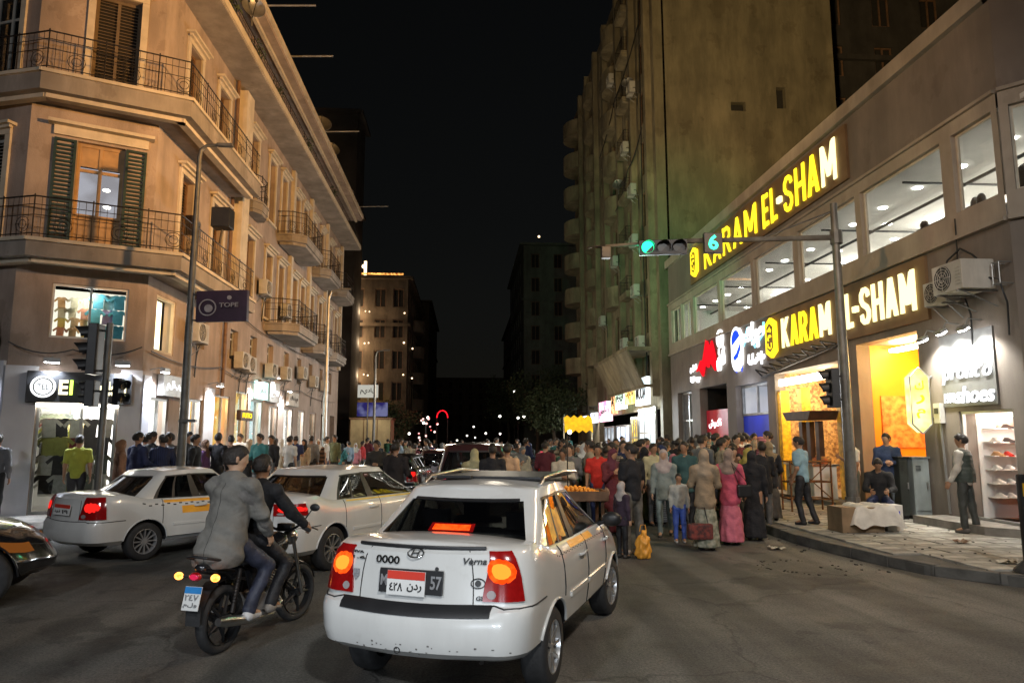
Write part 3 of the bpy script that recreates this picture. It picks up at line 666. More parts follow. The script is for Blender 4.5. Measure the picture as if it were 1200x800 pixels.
# 4 shawarma shop
a, b = shops[3][:2]; recess(G, a, b, KH+.12, 3.95, 2.6, [M_mosaic, M_mosaic, M_floor], par=mall)
mb = MB(); G.box(mb, a+.12, b-.7, 3.55, 3.75, -.2, -.08); mb.build('strip_light', M_tube, mall)
for u in (a+1.0, b-1.0): lamp('shawarma_shop_light', 'POINT', G.p(u, 3.3, -1.1), 60, (1.0, .72, .40), .25)
lamp('strip_light_glow', 'AREA', G.p((a+b)/2-.3, 3.45, .15), 38, (1.0, .72, .38), 3.0, G.p((a+b)/2-.3, 0, 1.4), sy=.2)
mb = MB()
for u in (a+.15, a+1.55, b-.2): G.box(mb, u-.12, u+.12, KH+.12, 3.4, -.33, -.05)
mb.build('shop_pillar', M_yeltile, mall)
M_kiosk = pmat('dark_kiosk_wood', (.07, .035, .02), .5, var=.3, scale=4)
ksk = thing('serving_kiosk', 'dark gabled wooden serving hatch in front of the shawarma shop under the strip light', 'kiosk', G.p(b-.95, KH+.12, .3))
mb = MB(); uc = b-.95; mb.prism([G.p(uc+x, z, .0) for x, z in ((-.85, 2.62), (.85, 2.62), (.7, 2.38), (-.6, 2.38))], G.n, .8); mb.build('canopy', M_kiosk, ksk)
for u in (uc-.5, uc-.05, uc+.45):
    mb = MB(); G.box(mb, u-.10, u+.10, KH+.12, 2.35, .3, .44); mb.build('post', M_kiosk, ksk)
mb = MB(); G.box(mb, uc-.9, uc+.75, KH+.12, 1.15, .1, .75); mb.build('counter', M_white, ksk, None, .02)
mb = MB(); G.box(mb, uc-.95, uc+.8, 1.152, 1.2, .05, .8); mb.build('counter_top', M_chrome, ksk)
mb = MB()
for k in range(16): G.box(mb, uc-.85+k*.1, uc-.78+k*.1, 1.2, 1.2+random.uniform(.1, .34), .3, .42)
mb.build('jars', M_photo, ksk)
# torn awning frame above the shawarma shop
mb = MB()
for k in range(9):
    u = a-.7+k*.55; mb.tube([G.p(u, 3.95+.07*(k % 2)+k*.05, .12), G.p(u+.3, 4.12+k*.045, .45), G.p(u+.6, 3.98+k*.05+.05*(k % 2), .2)], .028, 5)
mb.tube([G.p(a-.8, 3.9, .1), G.p(a+1.6, 4.1, .15), G.p(b+.2, 4.34, .1)], .022, 5)
tagit(mb.build('awning_frame', M_iron), 'twisted dark remains of an awning frame above the shawarma shop', 'awning')
# 5 orange entrance
a, b = shops[4][:2]; recess(G, a, b, KH, 4.25, 3.2, [M_yeltile, M_orange, M_floor], par=mall)
mb = MB(); G.box(mb, a+1.35, b-.01, KH+.02, 4.24, -1.6, -1.45); mb.build('tiled_pier', M_yeltile, mall)
mb = MB(); G.box(mb, a+.9, b-.02, .9, 2.15, -1.4, -1.3); mb.build('menu_board', pmat('orange_menu', (.75, .14, .02), .45, var=.15, scale=5), mall)
for k in range(10):
    mb = MB(); uu = a+.06+(k % 2)*.42; zz = 1.75+(k//2)*.27; G.box(mb, uu, uu+.36, zz, zz+.22, -3.19, -3.15); mb.build('food_picture', M_photo, mall)
mb = MB(); mb.box(G.p(a+.02, 2.3, -1.3), (.03, 1.5, 1.3), G.ax); mb.build('food_picture', M_photo, mall)
mb = MB(); G.box(mb, a+.9, b-.3, KH+.002, 1.12, -1.1, -.6); mb.build('counter', M_orange, mall, None, .02)
mb = MB(); G.box(mb, a+.2, b-.5, 4.05, 4.13, -1.0, -.75); mb.build('ceiling_lamp', M_tube, mall)
lamp('entrance_light', 'POINT', G.p((a+b)/2, 3.75, -.95), 130, (1.0, .62, .17), .2)
lamp('entrance_light', 'POINT', G.p((a+b)/2+.3, 2.6, -2.2), 70, (1.0, .60, .17), .25)
# bulb over the entrance and hanging hexagon lantern
hl = thing('lantern_sign', 'tall glowing yellow hexagonal lantern sign projecting beside the orange entrance', 'sign', (9.6, 14.75, 1.98))
S_ = Fr((9.22, 14.75), (10, 14.75))
mb = MB(); mb.prism([S_.p(a_, b_, -.1) for a_, b_ in hexa(S_, .42, 2.68, .40, 1.36)], S_.n, .2); mb.build('lit_box', emat('lantern_glow', (1.0, .93, .35), 1.3, col2=(.95, .8, .15), scale=2.5), hl)
mb = MB(); mb.tube([(p[0], p[1], p[2]) for p in [S_.p(a_, b_, .1) for a_, b_ in hexa(S_, .42, 2.68, .42, 1.4)+hexa(S_, .42, 2.68, .42, 1.4)[:1]]], .02, 5); mb.tube([S_.p(.6, 3.1, 0), (10, 14.75, 3.2)], .025, 5); mb.tube([S_.p(.6, 2.3, 0), (10, 14.75, 2.3)], .025, 5); mb.build('frame', M_steel, hl)
for k, s_ in enumerate(('ك', 'ر', 'م')): text_on('lettering', s_, M_yellow, S_.p(.31, 2.9-.3*k, .102), S_.u, S_.z, .2, .2, .006, hl, .02)
lamp('lantern_light', 'POINT', (9.3, 14.5, 2.7), 12, (1, .85, .35), .25)
# ---- shoe shop
sg = thing('shoe_shop_sign', 'white slanted lettering reading pronto and shoes with a small 1970 on the grey wall', 'sign', G2.p(.8, 2.6, .05))
Fs = Fr((9.93, 14.35), (9.93, 12.9))
def F3(u): return u
Gs = G
mb = MB(); Gs.box(mb, uY(14.4), uY(12.85), 2.52, 4.0, .004, .03); mb.build('panel', pmat('grey_sign_panel', (.13, .13, .125), .5), sg)
text_on('lettering', "pront'o", M_whitelit, Gs.p(uY(14.35), 2.98, .035), Gs.u, Gs.z, 1.42, .40, .03, sg, .006, .2)
text_on('lettering', 'shoes', M_whitelit, Gs.p(uY(14.0), 2.58, .035), Gs.u, Gs.z, 1.1, .33, .03, sg, .012, .25)
text_on('small_lettering', '1970', M_whitelit, Gs.p(uY(14.34), 2.60, .035), Gs.u, Gs.z, .33, .2, .02, sg, .02, .1)
for k, (u, z) in enumerate([(uY(14.35), 3.95), (uY(13.75), 4.02), (uY(13.1), 4.0)]):
    t = thing('flood_lamp', ['left of three white flood lamps above the shoe shop sign', 'middle of three white flood lamps above the shoe shop sign', 'right of three white flood lamps above the shoe shop sign'][k], 'flood lamp', Gs.p(u, z, .4), group='flood lamps above the shoe shop')
    mb = MB(); mb.tube([Gs.p(u, z+.15, .02), Gs.p(u, z+.18, .3), Gs.p(u, z+.02, .4)], .014, 5); mb.build('arm', M_steel, t)
    mb = MB(); mb.box(Gs.p(u, z, .42), (.2, .06, .16), (Gs.u, (Gs.n*.5+Gs.z*.86).normalized(), (Gs.z*.5-Gs.n*.86).normalized())); mb.build('housing', M_steel, t)
    mb = MB(); mb.box(Gs.p(u, z-.04, .40), (.17, .02, .13), (Gs.u, (Gs.n*.5+Gs.z*.86).normalized(), (Gs.z*.5-Gs.n*.86).normalized())); mb.build('lens', M_whitehot, t)
    lamp('flood_light', 'SPOT', Gs.p(u, z-.12, .36), 130, (1, .99, .93), .06, Gs.p(u+.05, z-1.0, -.05), 120, .7)
# shoe shop doorway (in the near end of the straight wall)
sh = thing('shoe_shop', 'brightly lit shoe shop doorway lined with shelves of red and white shoes', 'shopfront', Gs.p(uY(13.3), KH+.15, 0))
ua, ub, z0, z1 = uY(14.0), uY(12.55), KH+.15, 2.42
recess(Gs, ua, ub, z0, z1, 2.4, [pmat('brown_shop_wall', (.25, .07, .04), .5, var=.2, scale=3), M_white, pmat('orange_shop_floor', (.55, .18, .05), .3, var=.1)], par=sh)
mb = MB(); frame_bars(mb, Gs, ua+.003, ub-.003, z0+.003, z1-.003, .05, -.1, -.03); mb.build('door_frame', M_steel, sh)
mb = MB(); Gs.box(mb, ua+.1, ub-.15, z1-.13, z1-.06, -.5, -.35); mb.build('strip_light', M_tube, sh)
lamp('shoe_shop_light', 'POINT', Gs.p((ua+ub)/2, z1-.3, -.9), 22, (1, .88, .78), .15)
M_shoes = [pmat('white_shoe', (.75, .73, .7), .5, var=.1), pmat('red_shoe', (.55, .04, .03), .5, var=.2), pmat('dark_shoe', (.05, .04, .04), .5, var=.2), pmat('tan_shoe', (.45, .25, .12), .5, var=.2)]
def shoe_mesh(m):
    mb = MB(); P = [(0, .035, .03), (.05, .045, .09), (.12, .04, .09), (.2, .045, .05), (.27, .03, .03)]
    mb.grid([[(x, w*math.cos(t), max(0.0, h*math.sin(t))) for t in [k*math.pi/5 for k in range(6)]] for x, w, h in P]); mb.box((.135, 0, -.004), (.27, .085, .02)); return mb.mesh('shoe', m, 60)
SHM = [shoe_mesh(m) for m in M_shoes]
for r_ in range(6):
    z = z0+.42+r_*.27
    for side in (0, 1):
        mb = MB()
        if side == 0: Gs.box(mb, ua+.05, ub-.05, z-.02, z, -2.3, -2.0)
        else: Gs.box(mb, ua+.02, ua+.3, z-.02, z, -1.9, -.45)
        mb.build('shelf', M_white, sh)
    for k in range(6):
        o = link('shoe', SHM[random.choice([0, 0, 1, 2, 3])], sh); b_ = BASE[sh.name]; P_ = Gs.p(ua+.15+k*.23, z, -2.12+random.uniform(-.03, .03)); o.location = P_-b_; o.rotation_euler = (0, 0, math.pi+random.uniform(-.3, .3)); BASE[o.name] = 0
        if k < 5:
            o = link('shoe', SHM[random.choice([0, 0, 1, 2, 3])], sh); P_ = Gs.p(ua+.1, z, -.55-k*.26); o.location = P_-b_; o.rotation_euler = (0, 0, -math.pi/2+random.uniform(-.3, .3)); BASE[o.name] = 0
for r_ in range(3):  # low display just inside the door
    mb = MB(); z = z0+.14+r_*.3; Gs.box(mb, ub-.62, ub-.06, z-.02, z, -1.3, -.5); mb.build('shelf', M_redboard, sh)
    for k in range(5):
        o = link('shoe', SHM[random.choice([0, 1, 2, 0])], sh); P_ = Gs.p(ub-.5+.22*(k % 2), z, -.58-k*.15); o.location = P_-BASE[sh.name]; o.rotation_euler = (0, 0, math.pi+.2); BASE[o.name] = 0
# ---- air conditioners on brackets above the sign
ac_unit('large boxy air conditioner on a bracket above the pronto shoes sign', (10, 12.95), G.u, G.n, 4.66, .85, .56, .65)
ac_unit('smaller air conditioner with round fan left of the big one over the shoe sign', (10, 13.85), G.u, G.n, 4.6, .7, .48, .3)
t = thing('wall_bracket_frame', 'small white metal bracket cage fixed right of the big air conditioner', 'bracket', (9.8, 12.3, 4.65)); mb = MB()
for z in (4.7, 5.1): mb.tube([(10, 12.25, z), (9.75, 12.25, z), (9.75, 12.42, z), (10, 12.42, z)], .014, 5)
for q in ((9.75, 12.25), (9.75, 12.42)): mb.tube([(*q, 4.7), (*q, 5.1)], .012, 5)
mb.build('cage', M_steel, t)
# cables and conduits on the wall
def cable(label, pts, r=.014, mat=None, name='wall_cable', sag=0.0):
    mb = MB(); P = []
    for a, b in zip(pts, pts[1:]):
        for k in range(8):
            t_ = k/8; P.append((a[0]+(b[0]-a[0])*t_, a[1]+(b[1]-a[1])*t_, a[2]+(b[2]-a[2])*t_-sag*4*t_*(1-t_)))
    P.append(pts[-1]); mb.tube(P, r, 5); return tagit(mb.build(name, mat or M_black), label, 'cable')
cable('thin black cable dropping from the window band to the air conditioners', [(9.9, 13.5, 6.3), (9.93, 13.55, 5.7), (9.93, 13.6, 5.1)], .014)
cable('loop of black pipe curving above the big air conditioner', [(9.9, 14.0, 5.1), (9.88, 13.8, 5.5), (9.88, 13.4, 5.65), (9.9, 13.1, 5.45), (9.9, 12.9, 5.25)], .02)
cable('grey conduit running down the wall between the lantern sign and the shoe shop', [(9.94, 14.5, 2.3), (9.94, 14.42, .35)], .025, M_steel)
t = thing('meter_box', 'small pale meter box on the wall beside the lantern sign', 'meter box', (9.9, 14.45, 2.2)); mb = MB(); mb.box((9.93, 14.5, 2.4), (.12, .2, .42)); mb.build('case', M_acbox, t, None, .01); mb = MB(); mb.box((9.86, 14.5, 2.45), (.01, .12, .12)); mb.build('dial', M_black, t)
# ---- utility cabinets
M_cab = pmat('grey_painted_steel', (.30, .34, .34), .5, metal=.2, var=.12, scale=2, stains=.3)
M_cabd = pmat('dark_green_steel', (.035, .04, .035), .5, metal=.2, var=.2, scale=2, stains=.2)
def cabinet(label, x, y, w, d, h, m):
    t = thing('utility_cabinet', label, 'cabinet', (x, y, KH)); mb = MB(); mb.box((x, y, KH+.08+(h-.08)/2), (w, d, h-.08)); mb.build('case', m, t, None, .012)
    mb = MB(); mb.box((x, y, KH+.04), (w-.06, d-.06, .08)); mb.build('plinth', M_black, t)
    mb = MB(); mb.box((x, y, KH+h+.015), (w+.05, d+.05, .03)); mb.build('lid', m, t, None, .006)
    mb = MB(); mb.box((x-.0, y-d/2-.008, KH+h*.55), (w*.9, .014, h*.8)); dd = mb.build('door', m, t, None, .004); mb = MB(); mb.box((x+w*.3, y-d/2-.03, KH+h*.55), (.03, .03, .14)); mb.build('handle', M_steel, dd)
    mb = MB(); [mb.box((x-w*.2+0, y-d/2-.018, KH+h*.8+k*.03), (w*.3, .01, .012)) for k in range(4)]; mb.build('vent', M_black, dd)
cabinet('dark green metal cabinet against the grey one by the orange entrance', 9.45, 15.35, .2, .45, 1.3, M_cabd)
cabinet('pale grey dented metal cabinet between the orange entrance and the shoe shop', 9.79, 15.25, .36, .42, 1.3, M_cab)
# ================================================================ LEFT: corner apartment building
P0 = (-10.2, 16.6); P1 = (-7.8, 17.8)
L1 = Fr((-7.8, 17.8), (-7.8, 44.5)); L2 = Fr(P0, P1); L3 = Fr((-17.7, 19.3), P0)
def yU(y): return y-17.8
apt = thing('corner_apartment_building', 'old cream four storey corner apartment block lit orange with white window trims and balconies', 'building', (-10, 26, 0))
# storeys: shop 0-3.8, mezzanine 4-6, first 6.3, second 10.2, attic 13.2-16
near2 = [(19.35, 20.25), (21.8, 22.75)]
far_b = [(25.2, 26.1), (27.7, 28.55), (29.6, 30.4), (32.0, 32.85), (33.6, 34.4), (35.6, 36.5), (37.8, 38.6), (40.2, 41.0), (42.4, 43.2)]
O2 = [(yU(a), yU(b), 10.35, 12.85) for a, b in near2+far_b]; O1 = [(yU(a), yU(b), 6.5, 9.05) for a, b in near2+far_b]
OM = [(yU(18.35), yU(19.55), 4.05, 5.5), (yU(21.2), yU(21.8), 4.5, 5.35), (yU(24.1), yU(24.9), 4.5, 5.5)]+[(yU(a), yU(a)+.85, 4.4, 5.6) for a in (26.3, 28.6, 31.2, 33.6, 36.1, 38.8, 41.4)]
OS = [(yU(a), yU(b), .2, c) for a, b, c in [(18.25, 19.5, 2.9), (20.9, 21.9, 3.0), (22.9, 24.4, 3.25), (25.0, 26.4, 3.5), (26.7, 28.3, 3.3), (29.2, 30.6, 3.2), (31.6, 33.2, 3.2), (34.2, 35.6, 3.2), (36.8, 38.2, 3.2), (39.6, 41.2, 3.2), (42.2, 43.6, 3.2)]]
OA = [(yU(a), yU(a)+.9, 14.5, 15.5) for a in (19.2, 22, 25.4, 28, 31, 34, 37, 40, 42.4)]
C1 = [(.98, 1.98, 6.4, 8.95)]; C2 = [(1.12, 2.12, 10.3, 12.85)]; CM = [(.72, 2.28, 4.18, 5.45)]; CS = [(.62, 2.22, .2, 2.62)]
W1 = [(6.25, 7.3, 6.5, 8.95)]; W2 = [(6.4, 7.4, 10.3, 12.7)]
mb = MB(); wall(mb, L1, 0, 16.0, O2+O1+OM+OS+OA, depth=.3); wall(mb, L2, 0, 16.0, C1+C2+CM+CS, depth=.3); wall(mb, L3, 0, 16.0, W1+W2, depth=.3)
E1 = Fr((-7.8, 44.5), (-22, 44.5)); wall(mb, E1, 0, 16, [])
mb.build('wall', M_stucco, apt)
mb = MB(); mb.prism([(-7.8, 17.8, 0), (-7.8, 44.5, 0), (-20, 44.5, 0), (-17.7, 19.3, 0), (-10.2, 16.6, 0)], (0, 0, 1), .03)
for v in range(len(mb.v)): mb.v[v] = (mb.v[v][0], mb.v[v][1], mb.v[v][2]+15.9)
mb.build('roof', M_soffit, apt)
# light ground floor piers on the chamfer (painted)
mb = MB(); L2.box(mb, -.02, .6, .2, 3.5, .004, .08); L2.box(mb, 2.24, 2.7, .2, 3.5, .004, .08); L1.box(mb, .02, .42, .2, 3.4, .004, .06); L3.box(mb, 6.0, 7.95, .2, 3.6, .004, .07); L1.box(mb, yU(21.95), yU(22.8), .2, 3.4, .004, .05); mb.build('painted_pier', M_bluewall, apt)
# pilasters and downpipes
mb = MB(); L1.box(mb, yU(23.75), yU(24.5), 6.4, 13.7, .004, .28); mb.build('pilaster', M_trimL, apt)
for y in (31.2, 35.0, 39.2, 43.9):
    mb = MB(); L1.box(mb, yU(y), yU(y)+.32, 6.0, 13.7, .004, .16); mb.build('pilaster', M_trimL, apt)
for y in (23.3, 46): 
    if y < 44: mb = MB(); mb.tube([(-7.70, y, 15.8), (-7.70, y, 3.2)], .06, 8); mb.build('downpipe', M_wood, apt)
# windows
glowW = emat('lit_room', (1.0, .78, .35), 1.8, col2=(.95, .9, .7), scale=3); glowC = emat('lit_room_cool', (.62, .60, .66), .55, col2=(.45, .42, .45), scale=1.5)
for i, o in enumerate(O2): window(apt, L1, *o, style='shutter' if i in (0, 1, 3, 5) else 'dark')
for i, o in enumerate(O1): window(apt, L1, *o, style='shutter' if i in (0, 1, 2, 4, 6) else 'dark')
for i, o in enumerate(OM[1:]): window(apt, L1, *o, style='dark', casing=False, frame=M_acbox)
for o in OA: window(apt, L1, *o, style='dark', casing=False)
window(apt, L3, *W1[0], style='shutter', frame=M_acbox); window(apt, L3, *W2[0], style='dark', frame=M_acbox)
# second floor chamfer door: rolled blind down, open glazed leaf
window(apt, L2, *C2[0], style='shutter', frame=pmat('brown_blind', (.14, .10, .06), .7, var=.15, scale=4))
# first floor chamfer door: glazed wooden doors, lit room, green shutters folded open
a, b, c, e = C1[0]; mb = MB(); frame_bars(mb, L2, a+.003, b-.003, c+.003, e-.003, .08, -.2, -.12, (.5,), (.30, .74)); w = mb.build('balcony_door', M_woodlit, apt)
mb = MB(); L2.box(mb, a+.03, b-.03, c+.02, c+.30*(e-c), -.18, -.15); L2.box(mb, a+.03, b-.03, c+.78*(e-c), e-.02, -.18, -.15); mb.build('wood_panel', M_woodlit, w)
mb = MB(); L2.box(mb, a+.03, b-.03, c+.3*(e-c), c+.76*(e-c), -.17, -.165); mb.build('pane', M_glass, w)
mb = MB(); L2.box(mb, a-.6, b+.6, c, e, -2.0, -1.95); mb.build('room', glowC, w)
for (u_, z_) in ((a+.66, 8.2), (a+.70, 7.75)): mb = MB(); mb.ball(L2.p(u_, z_, -1.2), (.09, .09, .035), 10, 6); mb.build('room_lamp', M_tube, w, 180)
for s_, uu in ((0, a-.48), (1, b+.02)):
    mb = MB(); frame_bars(mb, L2, uu, uu+.46, c+.02, e-.02, .06, .02, .07)
    for k in range(24): z = c+.1+k*(e-c-.2)/24; L2.box(mb, uu+.05, uu+.41, z, z+.05, .03, .055)
    mb.build('open_shutter', M_shutdk, apt)
mb = MB(); L2.box(mb, a-.5, b+.5, e+.06, e+.28, .003, .08); L2.box(mb, a-.62, b+.62, e+.28, e+.36, .003, .28); mb.build('window_trim', M_trimL, apt)
# mezzanine display window full of clothes
a, b, c, e = CM[0]; mb = MB(); frame_bars(mb, L2, a+.003, b-.003, c+.003, e-.003, .05, -.1, -.04, (.5,)); w = mb.build('display_window', M_white, apt)
mb = MB(); L2.box(mb, a+.02, b-.02, c+.02, e-.02, -.075, -.07); mb.build('pane', M_glass, w)
mb = MB(); L2.box(mb, a-.1, b+.1, c-.02, e+.02, -1.0, -.97); mb.build('lit_backdrop', emat('lit_shop_wall_warm', (1.0, .93, .75), .9), w)
cols = [(.9, .75, .3), (.8, .3, .2), (.2, .7, .85), (.15, .5, .75), (.5, .75, .9), (.9, .9, .9), (.7, .55, .2), (.25, .25, .3)]
M_gar = pmat('garment', (.8, .8, .8), .8, var=.12, scale=10, objcol=True)
mg = MB(); mg.prism([(-.13, 0, .0), (.13, 0, 0), (.13, 0, .32), (.22, 0, .22), (.27, 0, .28), (.13, 0, .42), (.05, 0, .43), (0, 0, .40), (-.05, 0, .43), (-.13, 0, .42), (-.27, 0, .28), (-.22, 0, .22), (-.13, 0, .32)], (0, 1, 0), .05); gar = mg.mesh('garment', M_gar, None, None, .008)
def garments(par, F, a, b, c, e, d, nx, nz, sc=1.0, pal=None):
    ang = math.atan2(F.u.y, F.u.x)
    for i in range(nx):
        for j in range(nz):
            o = link('garment', gar, par); q = F.p(a+(b-a)*(i+.5)/nx+random.uniform(-.03, .03), c+(e-c)*(j)/nz+.02, d+random.uniform(-.06, .06)); o.location = q-BASE[par.name]; o.rotation_euler = (0, random.uniform(-.08, .08), ang); o.scale = (sc, sc, sc); o.color = (*random.choice(pal or cols), 1); BASE[o.name] = 0
garments(w, L2, a+.08, a+.8, c+.05, e-.25, -.6, 3, 4, .6, [(.95, .75, .2), (.9, .85, .6), (.85, .4, .25), (.9, .6, .3)]); garments(w, L2, a+.8, b-.05, c+.05, e-.1, -.5, 3, 3, .85, [(.15, .6, .75), (.1, .45, .6), (.4, .75, .85), (.35, .3, .5)])
lamp('display_window_light', 'POINT', L2.p((a+b)/2, e-.15, -.35), 14, (1, .95, .85), .12)
# warm lit side window (curtain)
a, b, c, e = OM[0]; mb = MB(); frame_bars(mb, L1, a+.003, b-.003, c+.003, e-.003, .06, -.1, -.02); w = mb.build('lit_window', M_trimL, apt); mb = MB(); L1.box(mb, a+.02, b-.02, c+.02, e-.02, -.4, -.36); mb.build('lit_curtain', glowW, w); mb = MB(); L1.box(mb, a+.1, a+.42, c+.1, e-.4, -.34, -.2); mb.build('dark_screen', M_dark, w)
# balconies: (floor z of slab top)
def out(F, u, d): q = F.p(u, 0, d); return (q.x, q.y)
def wrap_balcony(z1, z0, ov, yend, lab=None):
    k = [out(L3, 0, ov), (-9.65+.0-(ov-1)*.1, 15.92-(ov-1)*.95), (-7.8+ov, 17.22-(ov-1)*.55), (-7.8+ov, yend), (-7.8, yend), P1, P0, (-17.7, 19.3)]
    # two convex plates: left wing and chamfer / street
    mb = MB()
    def plate(pl, a, b): mb.prism([(x, y, a) for x, y in pl], (0, 0, 1), b-a)
    A = [k[0], k[1], P0, (-17.7, 19.3)]; B = [k[1], k[2], P1, P0]; C_ = [k[2], k[3], (-7.8, yend), P1]
    for pl in (A, B, C_):
        cx = sum(p[0] for p in pl)/4; cyy = sum(p[1] for p in pl)/4
        plate(pl, z0, z1-.08)
    o = mb.build('balcony', M_soffit, apt)
    mb = MB()
    for p, q in ((k[0], k[1]), (k[1], k[2]), (k[2], k[3])):
        d = Vector((q[0]-p[0], q[1]-p[1], 0)); l = d.length; d /= l; n = Vector((d.y, -d.x, 0)); c = Vector(((p[0]+q[0])/2, (p[1]+q[1])/2, 0))
        mb.box(c-n*.12+Vector((0, 0, z1-.04)), (l+.08, .36, .08), (d, n, Vector((0, 0, 1)))); mb.box(c-n*.30+Vector((0, 0, z0-.05)), (l-.2, .2, .1), (d, n, Vector((0, 0, 1))))
    mb.build('balcony_edge', M_trimL, apt)
    railing(apt, [(k[i][0]*1+(0.06 if i < 2 else -.07), k[i][1]+(.08 if i < 2 else .02)) for i in range(4)], z1, .95)
wrap_balcony(6.28, 5.86, .98, 23.2); wrap_balcony(10.2, 9.72, 1.0, 23.2)
def street_balcony(y0, y1, z, ov=1.0, solid=False):
    slab(apt, [(-7.8+ov*.55, y0-.0), (-7.8+ov, y0+.4), (-7.8+ov, y1-.4), (-7.8+ov*.55, y1), (-7.8, y1), (-7.8, y0)], z-.32, z, M_soffit)
    railing(apt, [(-7.8, y0+.04), (-7.8+ov*.52, y0+.05), (-7.8+ov-.06, y0+.42), (-7.8+ov-.06, y1-.42), (-7.8+ov*.52, y1-.05), (-7.8, y1-.04)], z, .95)
street_balcony(24.9, 26.4, 10.25, .5); street_balcony(29.2, 33.3, 10.25, 1.15); street_balcony(35.2, 38.8, 10.25, 1.05); street_balcony(40.0, 43.4, 10.25, 1.05)
street_balcony(28.0, 32.4, 6.35, 1.25); street_balcony(34.2, 37.0, 6.35, 1.05); street_balcony(37.6, 41.2, 6.35, 1.05)
# top gallery: wide plate with attic behind and deep eaves
mb = MB(); k = [out(L3, 0, 1.0), (-9.6, 15.75), (-6.8, 17.2), (-6.8, 45.2), (-7.8, 45.2), P1, P0, (-17.7, 19.3)]
for pl in ([k[0], k[1], P0, k[7]], [k[1], k[2], P1, P0], [k[2], k[3], k[4], P1]): mb.prism([(x, y, 13.8) for x, y in pl], (0, 0, 1), .28)
mb.build('gallery', M_soffit, apt)
mb = MB()
for p, q in ((k[0], k[1]), (k[1], k[2]), (k[2], k[3])):
    d = Vector((q[0]-p[0], q[1]-p[1], 0)); l = d.length; d /= l; n = Vector((d.y, -d.x, 0)); c = Vector(((p[0]+q[0])/2, (p[1]+q[1])/2, 0)); mb.box(c-n*.06+Vector((0, 0, 13.98)), (l+.1, .22, .24), (d, n, Vector((0, 0, 1))))
mb.build('gallery_edge', M_trimL, apt)
railing(apt, [(-9.55, 15.9), (-6.9, 17.3), (-6.9, 45.1)], 14.1, .6, .3, ornate=False)
mb = MB(); e_ = [(-17.9, 18.1), (-9.6, 15.4), (-6.75, 16.8), (-6.75, 45.3)]
for pl in ([e_[0], e_[1], P0, (-17.7, 19.3)], [e_[1], e_[2], P1, P0], [e_[2], e_[3], (-7.8, 45.3), P1]): mb.prism([(x, y, 15.78) for x, y in pl], (0, 0, 1), .16)
mb.build('eaves', M_stucco, apt)
mb = MB()
for p, q in zip(e_, e_[1:]):
    d = Vector((q[0]-p[0], q[1]-p[1], 0)); l = d.length; d /= l; n = Vector((d.y, -d.x, 0)); c = Vector(((p[0]+q[0])/2, (p[1]+q[1])/2, 0)); mb.box(c+Vector((0, 0, 16.03)), (l+.12, .16, .22), (d, n, Vector((0, 0, 1)))); mb.box(c-n*.35+Vector((0, 0, 15.7)), (l-.3, .12, .14), (d, n, Vector((0, 0, 1))))
mb.build('cornice', M_trimL, apt)
# plants, dishes and clutter on the gallery
M_leafd = pmat('dusty_leaf', (.05, .07, .03), .8, var=.4, scale=9)
def bush(mb, c, r, n=120, leaf=.06):
    for k in range(n):
        v = Vector((random.gauss(0, 1), random.gauss(0, 1), random.gauss(0, 1))).normalized()*r*random.uniform(.35, 1.0); p = Vector(c)+v; a = Vector((random.gauss(0, 1), random.gauss(0, 1), random.gauss(0, 1))).normalized(); b = a.orthogonal().normalized()
        s_ = leaf*random.uniform(.6, 1.5); mb.add([p-a*s_, p+b*s_*.5, p+a*s_, p-b*s_*.5], [(0, 1, 2, 3)])
for i, (y, lab) in enumerate([(20.2, 'straggly potted plant on the top gallery nearest the street corner'), (22.8, 'dark bushy potted plant on the top gallery above the corner pilaster'), (25.6, 'low potted plant on the top gallery left of the satellite clutter'), (30.5, 'potted plant halfway along the top gallery'), (36.5, 'potted plant near the far end of the top gallery')]):
    t = thing('potted_plant', lab, 'plant', (-7.15, y, 14.1)); mb = MB(); mb.lathe([(0, 0), (.13, 0), (.18, .3), (.2, .3), (.2, .33), (0, .33)], (-7.15, y, 14.1), seg=12); mb.build('pot', M_stucco, t)
    mb = MB(); bush(mb, (-7.1, y, 14.6), .42, 160); mb.build('foliage', M_leafd, t)
def dish(label, x, y, z, r, dr):
    t = thing('satellite_dish', label, 'satellite dish', (x, y, z), group='satellite dishes'); d = Vector(dr).normalized(); c = Vector((x, y, z+.55))
    mb = MB(); mb.lathe([(0, 0), (r*.4, .015), (r*.75, .07), (r, .15), (r*1.01, .14), (r*.75, .055), (r*.4, 0), (0, -.012)], c, d, 20); mb.build('reflector', M_steel, t, 60)
    mb = MB(); mb.tube([(x, y, z), (x, y, z+.5), c], .025, 6); mb.build('mast', M_steel, t); mb = MB(); mb.tube([c-Vector((0, 0, r*.8)), c+d*r*1.2-Vector((0, 0, .05))], .012, 5); mb.ball(c+d*r*1.2, .05, 8, 6); mb.build('feed_arm', M_black, t)
dish('round dark dish hanging off the top eaves near the corner', -6.75, 21.3, 14.6, .36, (.6, -1, .2)); dish('dish on the roof edge by the small rooftop hut', -7.0, 33.0, 16.1, .5, (.3, -1, .5)); dish('second dish a little further along the roof edge', -7.1, 36.0, 16.1, .45, (.5, -1, .5)); dish('far dish near the end of the roof edge', -7.2, 42.0, 15.9, .4, (.5, -1, .5))
mb = MB(); mb.box2((-10.0, 32.0, 16.0), (-7.4, 35.0, 17.4)); t = thing('rooftop_hut', 'small plastered hut standing on the roof edge behind the dishes', 'hut', (-8.6, 33.5, 16)); mb.build('wall', M_stucco, t); mb = MB(); mb.box2((-10.1, 31.9, 17.4), (-7.3, 35.1, 17.5)); mb.build('roof', M_soffit, t)
